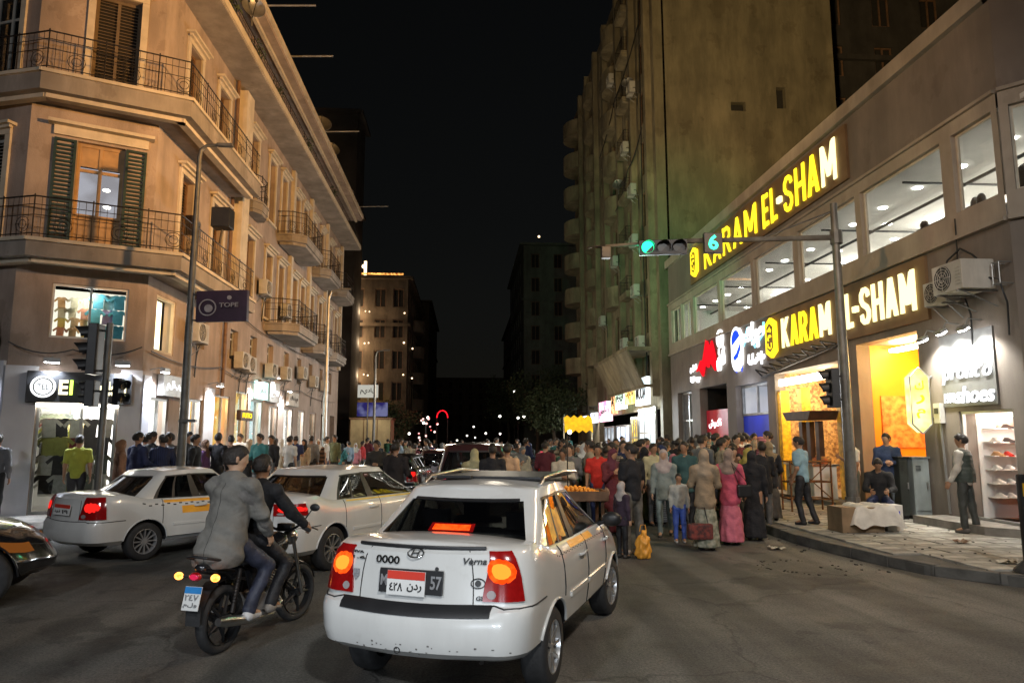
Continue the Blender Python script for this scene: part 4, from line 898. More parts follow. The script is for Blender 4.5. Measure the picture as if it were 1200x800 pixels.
for y, lab in [(22.6, 'nearest thin pole sticking out from the roof edge over the street'), (25.8, 'second thin pole sticking out from the roof edge'), (32.5, 'third thin pole sticking out beside the rooftop dishes'), (46-2.5, 'farthest thin pole sticking out from the roof end')]:
    mb = MB(); mb.tube([(-7.0, y, 16.12), (-5.1 if y < 40 else -4.9, y, 16.2)], .035, 6); tagit(mb.build('roof_pole', M_steel), lab, 'pole')
# street side air conditioners
for y, z, lab in [(20.55, 4.55, 'white air conditioner between the lit side window and the street lamp'), (24.6, 4.2, 'lower air conditioner left of the purple sign'), (25.4, 4.15, 'air conditioner pair member just right of the green shuttered window'), (28.3, 4.2, 'air conditioner under the faceted balcony'), (30.2, 6.9, 'air conditioner standing inside the first floor faceted balcony'), (30.6, 4.3, 'air conditioner above the teal lit shop'), (33.6, 4.6, 'air conditioner under the second balcony'), (36.2, 4.4, 'air conditioner above the far white shop'), (27.0, 7.2, 'air conditioner high beside the first floor windows'), (39.0, 4.4, 'farthest air conditioner over the end shops')]:
    ac_unit(lab, (-7.8, y), (0, 1), (1, 0), z, .8, .55, .3)
ac_unit('air conditioner at the left edge beside the corner display window', out(L3, 7.2, 0), L3.u, L3.n, 4.35, .8, .55, .3)
# dark floodlight box on the wall by the street lamp
t = thing('wall_speaker', 'black box lamp fixed in front of the first floor windows by the street lamp', 'box lamp', (-6.9, 19.4, 7.5)); mb = MB(); mb.box((-6.75, 19.7, 7.9), (.5, .45, .55)); mb.build('case', M_black, t, None, .02); mb = MB(); mb.tube([(-6.75, 19.7, 7.6), (-6.8, 19.7, 7.2)], .03, 6); mb.build('arm', M_iron, t)

# ---------------------------------------------------------------- shops on the left
def shopfront(par_label, F, a, b, z0, z1, mats, dep, light, lcol, name='shop', items=True, pal=None, tile=None, signh=0):
    t = thing('shopfront', par_label, 'shopfront', F.p((a+b)/2, z0, 0)); recess(F, a, b, z0, z1, dep, mats, par=t)
    mb = MB(); frame_bars(mb, F, a+.003, b-.003, z0+.003, z1-.003, .06, -.12, -.04, (.55,)); mb.build('door_frame', M_steel, t)
    mb = MB(); F.box(mb, a+.06, a+(b-a)*.53, z0+.06, z1-.06, -.085, -.08); mb.build('pane', M_glass, t)
    lamp('shop_light', 'POINT', F.p((a+b)/2, z1-.25, -dep*.45), light*1.5, lcol, .15)
    if items: garments(t, F, a+.1, b-.1, z0+.3, z1-.2, -dep+.35, max(3, int((b-a)/.22)), 6, .8, pal); garments(t, F, a+.1, a+(b-a)*.5, z0+.5, z1-.5, -.55, 2, 3, .95, pal)
    return t
Wm = [M_white, M_white, M_floor]; M_ws = emat('glowing_shop_wall', (1, .98, .92), 1.7); BR = [M_ws, M_ws, M_floor]  # BR walls emit, standing in for lit shop interiors
grn = [(.5, .55, .1), (.2, .22, .15), (.7, .7, .65), (.08, .09, .08), (.45, .42, .1), (.6, .1, .1), (.8, .8, .8)]
sf = shopfront('corner clothes shop doorway crowded with hanging garments under the black sign', L2, *CS[0], Wm, 1.5, 70, (1, .97, .88), pal=grn)
for dd in (-1.1, -.75, -.35): garments(sf, L2, CS[0][0]+.1, CS[0][1]-.1, .6, 2.3, dd, 5, 4, 1.05, [(.10, .11, .08), (.3, .32, .08), (.05, .05, .05), (.35, .33, .28), (.5, .5, .45), (.25, .05, .05), (.16, .13, .05)])
for i, (lab, idx, mats, dep, li, lc, pal) in enumerate([  # golden, teal and orange walls emit in place of shop lighting
 ('narrow bright shop doorway just round the corner with a white wash light above', 0, BR, 1.8, 40, (1, 1, .95), None),
 ('plain bright doorway behind the street lamp', 1, BR, 1.5, 40, (1, .98, .95), None),
 ('warm golden shopfront with lit panels', 3, [emat('golden_shop', (1, .72, .25), 1.5, col2=(1, .9, .6), scale=2.5), emat('golden_wall_glow', (1, .62, .18), 1.1, col2=(1, .85, .5), scale=3), M_floor], 1.6, 60, (1, .75, .4), [(.7, .4, .1), (.8, .7, .4)]),
 ('teal and white lit shopfront with an orange display in front', 4, [emat('teal_shop', (.55, .95, .9), 1.1, col2=(.95, 1, 1), scale=2), emat('teal_wall_glow', (.6, .95, .92), 1.2, col2=(.9, 1, 1), scale=3), M_floor], 1.6, 50, (.75, 1, .95), None),
 ('orange lit food shop doorway', 2, [emat('orange_shop', (1, .45, .06), 1.4, col2=(1, .75, .2), scale=3), emat('orange_wall_glow', (1, .4, .05), 1.0, col2=(1, .7, .2), scale=3), M_floor], 1.6, 45, (1, .6, .25), [(.9, .4, .1)]),
 ('small lit doorway beyond the teal shop', 5, Wm, 1.4, 25, (1, .9, .8), None),
 ('very bright white shop doorway far down the left pavement', 6, BR, 1.8, 90, (1, .97, .85), None),
 ('second bright doorway far down the left pavement', 7, BR, 1.6, 50, (1, .95, .85), None),
 ('dim far shop doorway near the end of the block', 8, Wm, 1.4, 12, (1, .8, .6), None)]):
    shopfront(lab, L1, *OS[idx][:4], mats, dep, li, lc, pal=pal, items=idx < 6)
# signs over the shops
sg = thing('shop_sign', 'black shop sign with a round white badge and pale and green lettering at the corner', 'sign', L2.p(1.45, 2.75, .1))
mb = MB(); L2.box(mb, .40, 2.48, 2.68, 3.38, .10, .26); mb.build('board', M_black, sg, None, .01)
mb = MB(); mb.lathe([(.20, 0), (.245, 0), (.245, .02), (.20, .02)], L2.p(.72, 3.03, .265), L2.n, 24, True); mb.lathe([(0, 0), (.17, 0), (.17, .012), (0, .012)], L2.p(.72, 3.03, .262), L2.n, 24); mb.build('badge', M_whitelit, sg)
text_on('badge_lettering', 'TEL', M_black, L2.p(.60, 2.96, .28), L2.u, L2.z, .24, .13, .01, sg, .02)
text_on('lettering', 'E', M_cream, L2.p(1.02, 2.86, .265), L2.u, L2.z, .18, .33, .03, sg, .03); text_on('lettering', 'l', emat('lit_green', (.6, 1, .1), 2.2), L2.p(1.23, 2.86, .265), L2.u, L2.z, .06, .33, .03, sg, .03)
text_on('lettering', 'wlad', M_cream, L2.p(1.7, 2.86, .265), L2.u, L2.z, .66, .33, .03, sg, .03)
mb = MB(); L2.box(mb, .5, 2.3, 2.60, 2.66, -.05, .05); mb.build('strip_light', M_tube, sf)
def small_sign(label, F, a, b, z0, z1, m, txt=None, tm=None, rnd=None):
    t = thing('shop_sign', label, 'sign', F.p((a+b)/2, z0, .1)); mb = MB(); F.box(mb, a, b, z0, z1, .05, .2); mb.build('board', m, t, None, .008)
    if txt: text_on('lettering', txt, tm or M_whitelit, F.p(a+(b-a)*.12, z0+(z1-z0)*.25, .205), F.u, F.z, (b-a)*.76, (z1-z0)*.5, .01, t, .02)
small_sign('grey sign board above the narrow shop round the corner', L1, yU(18.6), yU(20.2), 2.95, 3.5, M_steel, 'ملابس')
small_sign('dark lettered board over the golden shop', L1, yU(25.0), yU(26.4), 2.5, 2.85, M_kiosk, 'PUTO', M_yellow)
small_sign('dark sign box above the teal shop', L1, yU(28.5), yU(30.0), 3.3, 4.1, M_steel, 'عطور')
small_sign('lit white round edged sign beside the teal shop', L1, yU(26.9), yU(28.2), 3.35, 4.0, emat('teal_panel', (.6, 1, .95), 1.6), 'سفن', M_steel)
small_sign('pale box sign beyond the teal shop', L1, yU(31.6), yU(33.4), 3.3, 3.9, M_acbox, 'كافيه', M_black)
# white wash lights above the signs
for i, (F_, u, z, lab, e_) in enumerate([(L2, .85, 3.62, 'left white wash lamp above the black corner sign', 80), (L2, 2.25, 3.62, 'right white wash lamp above the black corner sign', 80), (L1, yU(18.25), 3.55, 'white wash lamp above the narrow shop round the corner', 70), (L1, yU(22.3), 3.5, 'white wash lamp over the white pier by the street lamp', 70), (L1, yU(26.6), 3.95, 'white wash lamp over the golden shop edge', 50), (L1, yU(28.9), 4.3, 'tall white wash lamp over the teal shop', 110), (L1, yU(31.0), 3.9, 'white wash lamp beyond the teal shop', 60), (L3, 7.0, 3.75, 'blue white wash lamp at the left edge', 110)]):
    t = thing('wash_lamp', lab, 'wash lamp', F_.p(u, z, .3), group='white wash lamps over the left shops')
    mb = MB(); mb.box(F_.p(u, z, .36), (.32, .12, .1), F_.ax); mb.tube([F_.p(u, z+.02, .0), F_.p(u, z+.08, .3)], .014, 5); mb.build('housing', M_steel, t)
    mb = MB(); mb.box(F_.p(u, z-.055, .36), (.28, .1, .012), F_.ax); mb.build('lens', M_whitehot, t)
    lamp('wash_light', 'SPOT', F_.p(u, z-.09, .34), e_*3.6, (.78, .86, 1.0) if F_ is L3 or i in (0, 1, 2) else (.92, .97, 1), .06, F_.p(u, z-1.6, .12), 130, .8)
# dark purple hanging banner sign on the street lamp

for lab, pts in [('slack black cable looping along the chamfer below the display window', [(-10.1, 16.4, 4.0), (-9.0, 16.95, 3.9), (-7.75, 17.6, 4.05)]), ('drooping black cable along the street face above the shops', [(-7.7, 18, 4.0), (-7.7, 23, 4.1), (-7.7, 28, 4.0), (-7.7, 34, 4.1), (-7.7, 43, 4.0)]), ('thin cable strung below the first floor windows of the street face', [(-7.7, 24.6, 6.1), (-7.7, 30, 5.9), (-7.7, 37, 6.0), (-7.7, 44, 5.9)]), ('thin black wire dropping down the wall left of the downpipe', [(-7.7, 20.9, 5.8), (-7.7, 20.95, 4.9), (-7.7, 20.9, 3.6)])]:
    cable(lab, pts, .016, sag=.16)
# ================================================================ RIGHT: tall block behind the shopping building
tall = thing('tall_apartment_block', 'tall dingy beige block with a blank side wall and curved balconies over the street', 'building', (14, 48, 0))
TS = Fr((9.75, 62), (9.75, 35.0)); TB = Fr((9.75, 35.0), (19.6, 35.0)); TH = 31.0
mb = MB(); opsb = [(4.1, 4.9, 19.0, 19.5), (6.6, 7.1, 19.2, 20.4)]; wall(mb, TB, 0, TH, opsb, depth=.4); TR = Fr((19.6, 35), (19.6, 62)); wall(mb, TR, 0, TH, [])
mb.quad((9.75, 35, TH), (19.6, 35, TH), (19.6, 62, TH), (9.75, 62, TH)); mb.build('blank_wall', M_tall, tall)
for o in opsb: mb = MB(); TB.box(mb, o[0], o[1], o[2], o[3], -.38, -.34); mb.build('vent_opening', M_dark, tall)
ops = []; z = 4.2; fl = []
while z < TH-2: fl.append(z); z += 2.95
bays = [(1.5, 3.0), (5.0, 6.4), (8.6, 10.0), (12.2, 13.6), (16.2, 17.6), (20.4, 21.6), (23.6, 24.8)]
for z in fl:
    for a, b in bays: ops.append((a, b, z+.35, z+2.45))
mb = MB(); wall(mb, TS, 0, TH, ops+[(10, 26.5, .2, 3.4)], depth=.35); mb.build('wall', M_tallb, tall)
for a in (4.0, 7.3, 11.0, 14.6, 18.9, 22.6, 26.0):
    mb = MB(); TS.box(mb, a, a+.45, 4.0, TH, .003, .35); mb.build('pilaster', M_tallb, tall)
for o in ops:
    mb = MB(); frame_bars(mb, TS, o[0]+.003, o[1]-.003, o[2]+.003, o[3]-.003, .07, -.2, -.12, (.5,)); w = mb.build('window', M_wood, tall); mb = MB(); TS.box(mb, o[0]+.03, o[1]-.03, o[2]+.03, o[3]-.03, -.19, -.17); mb.build('pane', M_glassdk, w); 
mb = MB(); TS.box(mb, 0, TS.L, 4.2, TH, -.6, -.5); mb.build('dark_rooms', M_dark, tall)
def bow(par, F, uc, hw, z, ov, h=1.0, m=None):
    P = [F.p(uc+hw*math.cos(a), 0, ov*math.sin(a)*(1.0)) for a in [math.pi-k*math.pi/10 for k in range(11)]]
    mb = MB(); mb.prism([(p.x, p.y, z-.15) for p in P][::-1], (0, 0, 1), .3)
    for p, q in zip(P, P[1:]):
        d = (q-p); l = d.length; d = d/l; n = Vector((d.y, -d.x, 0)); c = (p+q)/2; mb.box(c-n*.05+Vector((0, 0, z+.15+h/2)), (l+.02, .1, h), (d, n, Vector((0, 0, 1))))
    return mb.build('balcony', m or M_tallb, par, 30)
for i, z in enumerate(fl):
    bow(tall, TS, 2.3, 1.7, z+.2, 1.35); bow(tall, TS, 9.3, 1.3, z+.2, .7)
    if i % 2 == 0 or i > 3: bow(tall, TS, 17.0, 1.3, z+.2, .75)
    slab(tall, [out(TS, 20.1, .0), out(TS, 20.1, .55), out(TS, 22.0, .55), out(TS, 22.0, 0)][::-1], z+.02, z+.22, M_tallb); railing(tall, [out(TS, 20.1, 0), out(TS, 20.1, .5), out(TS, 22.0, .5), out(TS, 22.0, 0)], z+.2, .9, .2, ornate=False)
# slanted panel balcony low on the corner
mb = MB()
for k in range(5):
    a = 17.6+k*1.75; mb.prism([TS.p(a, 4.6, .7), TS.p(a+1.6, 4.6, .7), TS.p(a+1.75, 6.3, 1.5), TS.p(a-.05, 6.3, 1.5)], TS.n, .1)
mb.build('slanted_panel', M_tallb, tall)
mb = MB(); TS.box(mb, 17.4, 26.5, 6.3, 6.5, .0, 1.65); TS.box(mb, 17.4, 26.5, 4.45, 4.6, 0, .8); mb.build('balcony', M_tallb, tall)
for i, (u, z) in enumerate([(24.5, 21.0), (24.2, 15.2), (19.2, 12.4), (24.4, 9.5), (22.6, 18.3), (19.0, 24.4), (15, 9.4), (24.3, 12.3), (21.5, 7.0), (25.2, 6.6)]):
    ac_unit(['topmost', 'upper middle', 'green lit', 'lower', 'second highest', 'high left', 'low left', 'middle', 'balcony top', 'balcony corner'][i]+' air conditioner hung on the street side of the tall beige block', out(TS, u, .36), TS.u, TS.n, z, .85, .6, .32, True)
dish('small dish high on the tall beige block', 9.2, 38.5, 21.6, .35, (-.5, -1, .4)); dish('small dish lower on the tall beige block', 9.2, 41.5, 16.6, .35, (-.5, -1, .4))
for i, (pts) in enumerate([[(9.3, 36, 24.5), (9.2, 42, 23), (9.3, 48, 21.5)], [(9.3, 36, 18.4), (9.2, 39, 17.2), (9.3, 43, 16.0)], [(9.3, 36, 28), (9.3, 36.1, 20), (9.3, 36.3, 12), (9.3, 36.2, 5)]]):
    cable(['upper slack cable across the tall block', 'lower slack cable across the tall block', 'vertical cable down the tall block corner'][i], pts, .03, sag=.3 if i < 2 else 0)
lamp('tall_block_glow', 'SPOT', (2.0, 25.0, 3.2), 500, (.95, .9, .5), .6, (9.75, 44, 16), 80, 1.0) if False else None
# lit ground floor shops of the tall block
def tY(y): return 62-y
sh_specs = [(36.0, 39.4, 'wide white and glass shopfront under the slanted balcony', emat('white_shop_glow', (.8, .92, .95), 1.5, col2=(.6, .74, .78), scale=1.2), 4.0), (39.8, 41.3, 'narrow golden shopfront column between the bright shops', emat('gold_shop_glow', (1, .75, .12), 1.2, col2=(.5, .3, .05), scale=2.5), 3.6), (41.8, 45.4, 'blue white patterned shopfront', emat('blue_shop_glow', (.55, .68, 1), 1.3, col2=(.9, .95, 1), scale=1.3), 3.2), (46.2, 49.4, 'dim white shopfront far along the right side', emat('dim_white_shop', (.75, .8, .85), .6, col2=(.3, .35, .4), scale=1.3), 3.2)]
for y0, y1, lab, m, zt in sh_specs:
    t = thing('shopfront', lab, 'shopfront', (9.75, (y0+y1)/2, 0)); a, b = tY(y1), tY(y0)
    mb = MB(); TS.box(mb, a, b, .25, zt-.6, .06, .1); mb.build('lit_glass', m, t); mb = MB(); frame_bars(mb, TS, a-.05, b+.05, .2, zt-.5, .1, .05, .16, (.33, .66), (.6,)); mb.build('frame', M_steel, t)
for i, (y0, y1, z0, z1, col, c2, lab, tx) in enumerate([(35.6, 38.0, 3.6, 5.0, (.95, 1, 1), (.35, .45, .5), 'large white lit sign with dark figures nearest the pillar', 'MODA'), (38.2, 40.6, 3.8, 4.7, (.9, .5, .1), (1, .8, .3), 'orange and yellow picture sign under the slanted balcony', 'بيتزا'), (40.8, 43.2, 3.6, 5.2, (.85, 1, .85), (.3, .5, .3), 'white and green lit sign', 'صيدلية'), (43.4, 44.6, 3.4, 5.0, (.85, .45, .2), (.25, .1, .05), 'brown and orange vertical sign', 'شاي'), (45.0, 48.6, 3.0, 4.3, (1, .75, .85), (.9, .2, .4), 'pink and white lit sign', 'سمارت'), (50, 52, 3.0, 3.7, (.9, .95, 1), (.4, .4, .5), 'little white sign beyond the pink one', 'OPEN'[0:0] or 'ملك'), (54, 56.5, 2.8, 3.6, (.8, .85, .9), (.2, .2, .3), 'farthest small white sign on the right', 'نور')]):
    t = thing('lit_sign', lab, 'sign', (9.5, (y0+y1)/2, z0)); mb = MB(); TS.box(mb, tY(y1), tY(y0), z0, z1, .45, .65); mb.build('box', emat('sign_glow_%d' % i if False else 'sign_glow', col, 1.7, col2=c2, scale=1.6), t)
    text_on('lettering', tx, M_black, TS.p(tY(y1)+.2, z0+.3, .655), TS.u, TS.z, (y1-y0)-.4, (z1-z0)*.5, .02, t, .02)
    # the face turned towards the crossing
    F_ = Fr((9.1, y0), (9.3+.45, y0)); 
for y, e_, c in [(37.5, 700, (.8, .92, 1)), (42.5, 420, (1, .95, .85)), (47, 150, (1, .9, .9)), (53, 80, (1, .9, .8))]:
    lamp('shopfront_light', 'AREA', (8.9, y, 3.4), e_, c, 2.5, (6.0, y-2, 0), sy=.5)
# yellow balloons / awning stand
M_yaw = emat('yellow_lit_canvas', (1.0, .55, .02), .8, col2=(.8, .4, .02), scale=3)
t = thing('yellow_awning', 'bright yellow lit canvas awning over a stall beyond the crowd', 'awning', (7.0, 43, 0)); mb = MB()
for k in range(4):
    x = 5.9+k*.42; mb.grid([[(x+.42*u_, 43-.5*v, 3.2-.9*v*v-.08*math.cos(u_*6.28)) for v in (0, .25, .5, .75, 1)] for u_ in (0, .25, .5, .75, 1)])
mb.build('canvas', M_yaw, t); mb = MB(); [mb.tube([(x, 43, 0), (x, 43, 3.2)], .03, 6) for x in (5.9, 7.6)]; mb.build('post', M_steel, t); lamp('awning_light', 'POINT', (6.9, 42, 2.0), 40, (1, .7, .2), .3)

# ---- dark block behind, upper right
def block(name, label, x0, x1, y0, y1, h, m, cols_, z0=4.0, step=3.3, wins=True, side=None, lit=None, cornice=True):
    t = thing(name, label, 'building', ((x0+x1)/2, (y0+y1)/2, 0)); Fb = Fr((x0, y0), (x1, y0)); ops = []
    zz = z0
    while zz < h-2.2 and wins:
        for c in cols_: ops.append((c, c+1.1, zz, zz+1.9))
        zz += step
    mb = MB(); wall(mb, Fb, 0, h, ops, depth=.3)
    Fs_ = Fr((x1, y0), (x1, y1)); Fw = Fr((x0, y1), (x0, y0)); ops2 = []
    if side is not None:
        zz = z0
        while zz < h-2.2:
            for c in side: ops2.append((c, c+1.1, zz, zz+1.9))
            zz += step
    wall(mb, Fs_, 0, h, ops2 if x0 < 0 else [], depth=.3); wall(mb, Fw, 0, h, ops2 if x0 >= 0 else [], depth=.3); mb.quad((x0, y0, h), (x1, y0, h), (x1, y1, h), (x0, y1, h)); mb.build('wall', m, t)
    for Fq, oo in ((Fb, ops), (Fs_ if x0 < 0 else Fw, ops2)):
        for o in oo:
            mb = MB(); frame_bars(mb, Fq, o[0]+.003, o[1]-.003, o[2]+.003, o[3]-.003, .08, -.2, -.1, (.5,)); w = mb.build('window', M_wood, t); mb = MB(); Fq.box(mb, o[0]+.03, o[1]-.03, o[2]+.03, o[3]-.03, -.2, -.18); mb.build('pane', M_dark, w)
    if cornice:
        mb = MB()
        for Fq in (Fb, Fs_, Fw):
            for z_ in (h-.3, h*.72, 3.6): Fq.box(mb, -.3, Fq.L+.3, z_, z_+.3, .003, .5 if z_ > h-1 else .25)
        mb.build('cornice', m, t)
    return t, Fb, (Fs_ if x0 < 0 else Fw), ops, ops2
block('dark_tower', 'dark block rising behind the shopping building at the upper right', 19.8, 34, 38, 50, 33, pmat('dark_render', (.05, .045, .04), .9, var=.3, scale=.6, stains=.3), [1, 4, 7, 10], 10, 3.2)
# left far corner building
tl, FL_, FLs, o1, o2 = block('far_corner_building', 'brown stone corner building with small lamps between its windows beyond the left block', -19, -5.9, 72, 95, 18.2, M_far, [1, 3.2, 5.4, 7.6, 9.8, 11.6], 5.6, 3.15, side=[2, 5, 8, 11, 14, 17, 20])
M_flam = emat('facade_lamp_glow', (1, .72, .42), 2.2)
mb = MB(); 
for z in (8.2, 11.35, 14.5):
    for u in (8.9, 9.3, 12.8): mb.ball(FL_.p(u, z+random.uniform(-.1, .1), .25), random.uniform(.06, .1), 8, 6)
for z in (8.2, 11.35):
    for u in (4, 10): mb.ball(FLs.p(u, z, .25), .09, 8, 6)
mb.build('facade_lamp', M_flam, tl)
for z, e_ in ((8.0, 170), (11.2, 190), (14.3, 190)): lamp('facade_light', 'POINT', FL_.p(8.5, z, 1.5), e_, (1, .7, .42), .4)
for z in fl[:4]: bow(tl, FLs, 10, 1.8, z+.9, 1.2, m=M_far)
mb = MB(); FL_.box(mb, 7, 12.6, 18.35, 18.5, .1, .3); mb.build('roof_lights', emat('amber_roof_light', (1, .45, .1), 1.3, col2=(.2, .05, .01), scale=4), tl)
mb = MB(); mb.tube([FL_.p(8.6, 18, -1), FL_.p(8.6, 20, -1)], .15, 6); mb.ball(FL_.p(8.6, 19.2, .1), .22, 8, 6); mb.build('roof_lamp', M_flam, tl)
sg = thing('lit_sign', 'yellow glowing script sign above the dark shopfront beyond the left block', 'sign', FL_.p(6.5, 4.6, .4))
mb = MB()
pts = [(5.9, 5.6), (6.6, 5.8), (6.9, 5.4), (6.5, 5.05), (6.0, 5.1)]; mb.tube([FL_.p(a, b, .5) for a, b in pts], .09, 6); mb.tube([FL_.p(a, b, .5) for a, b in ((11.2, 5.15), (10.6, 5.1), (10.4, 4.7), (10.9, 4.4), (11.4, 4.5))], .09, 6); mb.build('script_stroke', M_yellow, sg)
text_on('lettering', 'ركن حلواني', M_yellow, FL_.p(7.1, 4.75, .45), FL_.u, FL_.z, 3.2, .6, .08, sg, .03)
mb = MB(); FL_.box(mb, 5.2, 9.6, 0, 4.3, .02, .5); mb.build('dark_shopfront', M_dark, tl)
# hoarding box and small signs near it
M_tan = pmat('tan_hoarding', (.50, .40, .24), .8, var=.1, scale=2, stains=.2)
t = thing('tan_hoarding', 'plain tan box kiosk standing in the street beyond the left block', 'kiosk', (-8.2, 59, 0)); mb = MB(); mb.box2((-9.1, 58, .2), (-5.9, 60.5, 3.4)); mb.build('panel_box', M_tan, t)
mb = MB(); [mb.box2((-9.13+k*1.06, 57.95, .2), (-9.07+k*1.06, 58.0, 3.4)) for k in range(4)]; mb.box2((-9.2, 57.9, 3.4), (-5.8, 60.6, 3.55)); mb.build('frame', M_wood, t); lamp('hoarding_light', 'POINT', (-7.4, 55.8, 4.2), 90, (1, .85, .6), .3)
t = thing('street_sign', 'small pale rectangular sign above the tan kiosk', 'sign', (-7.6, 60, 4.6)); mb = MB(); mb.box2((-8.5, 57.3, 5.1), (-6.9, 57.4, 6.1)); mb.build('panel', emat('dim_white_panel', (.6, .58, .5), .5), t); mb = MB(); mb.tube([(-7.7, 57.5, 0), (-7.7, 57.5, 6.2)], .05, 6); mb.build('post', M_pole, t); text_on('lettering', 'ميدان', M_black, (-8.3, 57.29, 5.35), (1, 0, 0), (0, 0, 1), 1.2, .5, .01, t, .02)
t = thing('lit_screen', 'blue white lit screen above the tan kiosk', 'screen', (-7.6, 58.5, 3.6)); mb = MB(); mb.box2((-8.6, 57.9, 3.65), (-6.2, 58.1, 4.75)); mb.build('screen_face', emat('blue_screen', (.06, .05, .3), .22, col2=(.4, .42, .8), scale=1.2), t)
# right far building and dark silhouettes
tr, Fa, Fb2, o1, o2 = block('far_right_building', 'dim grey green building standing beyond the tall beige block', 7.5, 24, 92, 120, 27.5, pmat('dim_green_render', (.16, .17, .14), .95, var=.2, scale=.4, stains=.3), [1, 4, 7], 5, 3.2, side=[2, 6, 10, 14, 18, 22])
mb = MB(); mb.ball((9.5, 91.5, 28.3), .15, 8, 6); mb.build('roof_lamp', M_flam, tr)
block('far_dark_building', 'very dark building silhouette down the left side of the street', -22, -6.5, 125, 160, 26, M_far, [2, 5, 8, 11], 5, 3.2, side=[3, 8, 13, 18])
block('far_dark_building', 'very dark building silhouette down the right side of the street', 8.5, 26, 128, 160, 24, M_far, [2, 5, 8, 11], 5, 3.2, side=[3, 8, 13, 18])
block('far_end_building', 'unlit building closing the far end of the street', -9, 12, 215, 230, 20, M_far, [1, 4, 7, 10, 13, 16], 4, 3.2)
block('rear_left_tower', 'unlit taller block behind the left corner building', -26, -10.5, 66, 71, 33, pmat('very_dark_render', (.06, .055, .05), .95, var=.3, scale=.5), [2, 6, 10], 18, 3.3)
# trees down the right side
M_bark = pmat('bark', (.06, .045, .03), .9, var=.3, scale=8)
def tree(label, x, y, h, cr, seed):
    random.seed(seed); t = thing('street_tree', label, 'tree', (x, y, 0)); mb = MB(); tips = []
    mb.tube([(x, y, 0), (x+.1, y, h*.25), (x-.05, y+.1, h*.45)], [.2, .16, .13], 8)
    for k in range(7):
        a = k*.9+random.uniform(-.3, .3); e_ = (x+math.cos(a)*cr*random.uniform(.4, .8), y+math.sin(a)*cr*random.uniform(.4, .8), h*random.uniform(.6, .92)); m_ = (x+math.cos(a)*cr*.25, y+math.sin(a)*cr*.25, h*.58); mb.tube([(x-.05, y+.1, h*.42), m_, e_], [.1, .06, .025], 6); tips += [e_, m_]
    mb.build('trunk', M_bark, t); mb = MB()
    for tp in tips:
        for q in range(3): bush(mb, (tp[0]+random.gauss(0, .4), tp[1]+random.gauss(0, .4), tp[2]+random.gauss(0, .3)), cr*.42, 110, .13)
    mb.build('crown', M_leafd, t)
tree('dark leafy tree in front of the far right shop signs', 6.9, 56, 6.0, 2.4, 3); tree('taller dark tree further down the right side', 6.6, 66, 8.0, 3.0, 5); tree('small dark tree left of the far red lights', -6.0, 62, 4.6, 1.8, 8); tree('distant tree near the street end', 5.0, 84, 8.5, 3.2, 9)
random.seed(11)
# red neon arch and column of red lights
t = thing('red_neon_arch', 'small red glowing arch of lights high over the far crowd', 'light arch', (-1.7, 60, 0)); mb = MB(); mb.tube([(-1.9+.45*math.cos(a), 60, 3.6+.6*math.sin(a)) for a in [k*math.pi/12 for k in range(13)]], .05, 6); mb.build('tube_light', emat('red_neon', (1, .01, .02), 1.2), t); mb = MB(); [mb.tube([(x, 60, 0), (x, 60, 3.6)], .05, 5) for x in (-2.35, -1.45)]; mb.build('post', M_iron, t)
lamp('red_glow', 'POINT', (-1.9, 59.5, 4.5), 60, (1, .05, .1), .3)
t = thing('red_light_column', 'column of red and white lights beside the far crowd', 'light column', (-2.5, 45, 0)); mb = MB()
for k in range(34): mb.ball((-2.45+random.gauss(0, .22), 45+random.gauss(0, .2), random.uniform(.6, 3.2)), random.uniform(.035, .09), 6, 4)
mb.build('bulb', emat('red_bulbs', (1, .06, .06), 1.6, col2=(1, .8, .7), scale=2.5), t); mb = MB(); mb.tube([(-2.45, 45, 0), (-2.45, 45, 3.3)], .05, 6); mb.build('post', M_iron, t)
# far street lights and headlights: dots
M_dot = emat('distant_lamp_glow', (1, .96, .85), 4)
for i, (x, y, z, r_) in enumerate([(-4.6, 60, 2.3, .16), (.2, 75, 2.2, .13), (1.1, 80, 2.0, .12), (2.0, 70, 2.4, .15), (3.0, 62, 2.3, .13), (-.9, 82, 1.7, .15), (-4.0, 70, 3.4, .2), (3.6, 75, 4.2, .2), (4.4, 60, 3.6, .16), (5.4, 66, 3.9, .2), (-3.4, 66, 3.8, .17), (.8, 68, 3.0, .12), (4.9, 72, 6.6, .22)]):
    t = thing('distant_lamp', 'tiny white lamp far down the street, number of lamps glimmering over the crowd', 'lamp', (x, y, 0), group='tiny lamps far down the street'); t['label'] = 'tiny white lamp '+['over the far crowd left of the red light column', 'dead ahead above the middle of the far crowd', 'just right of the street centre far away', 'above the crowd left of the dark van', 'low over the crowd beyond the orange cart', 'lowest, far off beside the red neon arch', 'highest one left of the red neon arch', 'high right of the street centre', 'above the yellow awning side of the street', 'level with the top of the yellow awning', 'right beside the tan kiosk', 'halfway between the neon arch and the dark tree', 'highest of all, in front of the dark tree'][i]
    mb = MB(); mb.ball((x, y, z), r_*.62, 8, 6); mb.build('globe', M_dot, t); mb = MB(); mb.tube([(x, y, 0), (x, y, z-r_)], .03, 5); mb.build('post', M_iron, t)
lamp('street_glow', 'POINT', (-1.5, 48, 5.5), 350, (1, .85, .65), .5); lamp('street_glow', 'POINT', (1.5, 32, 6.0), 300, (1, .88, .7), .5)
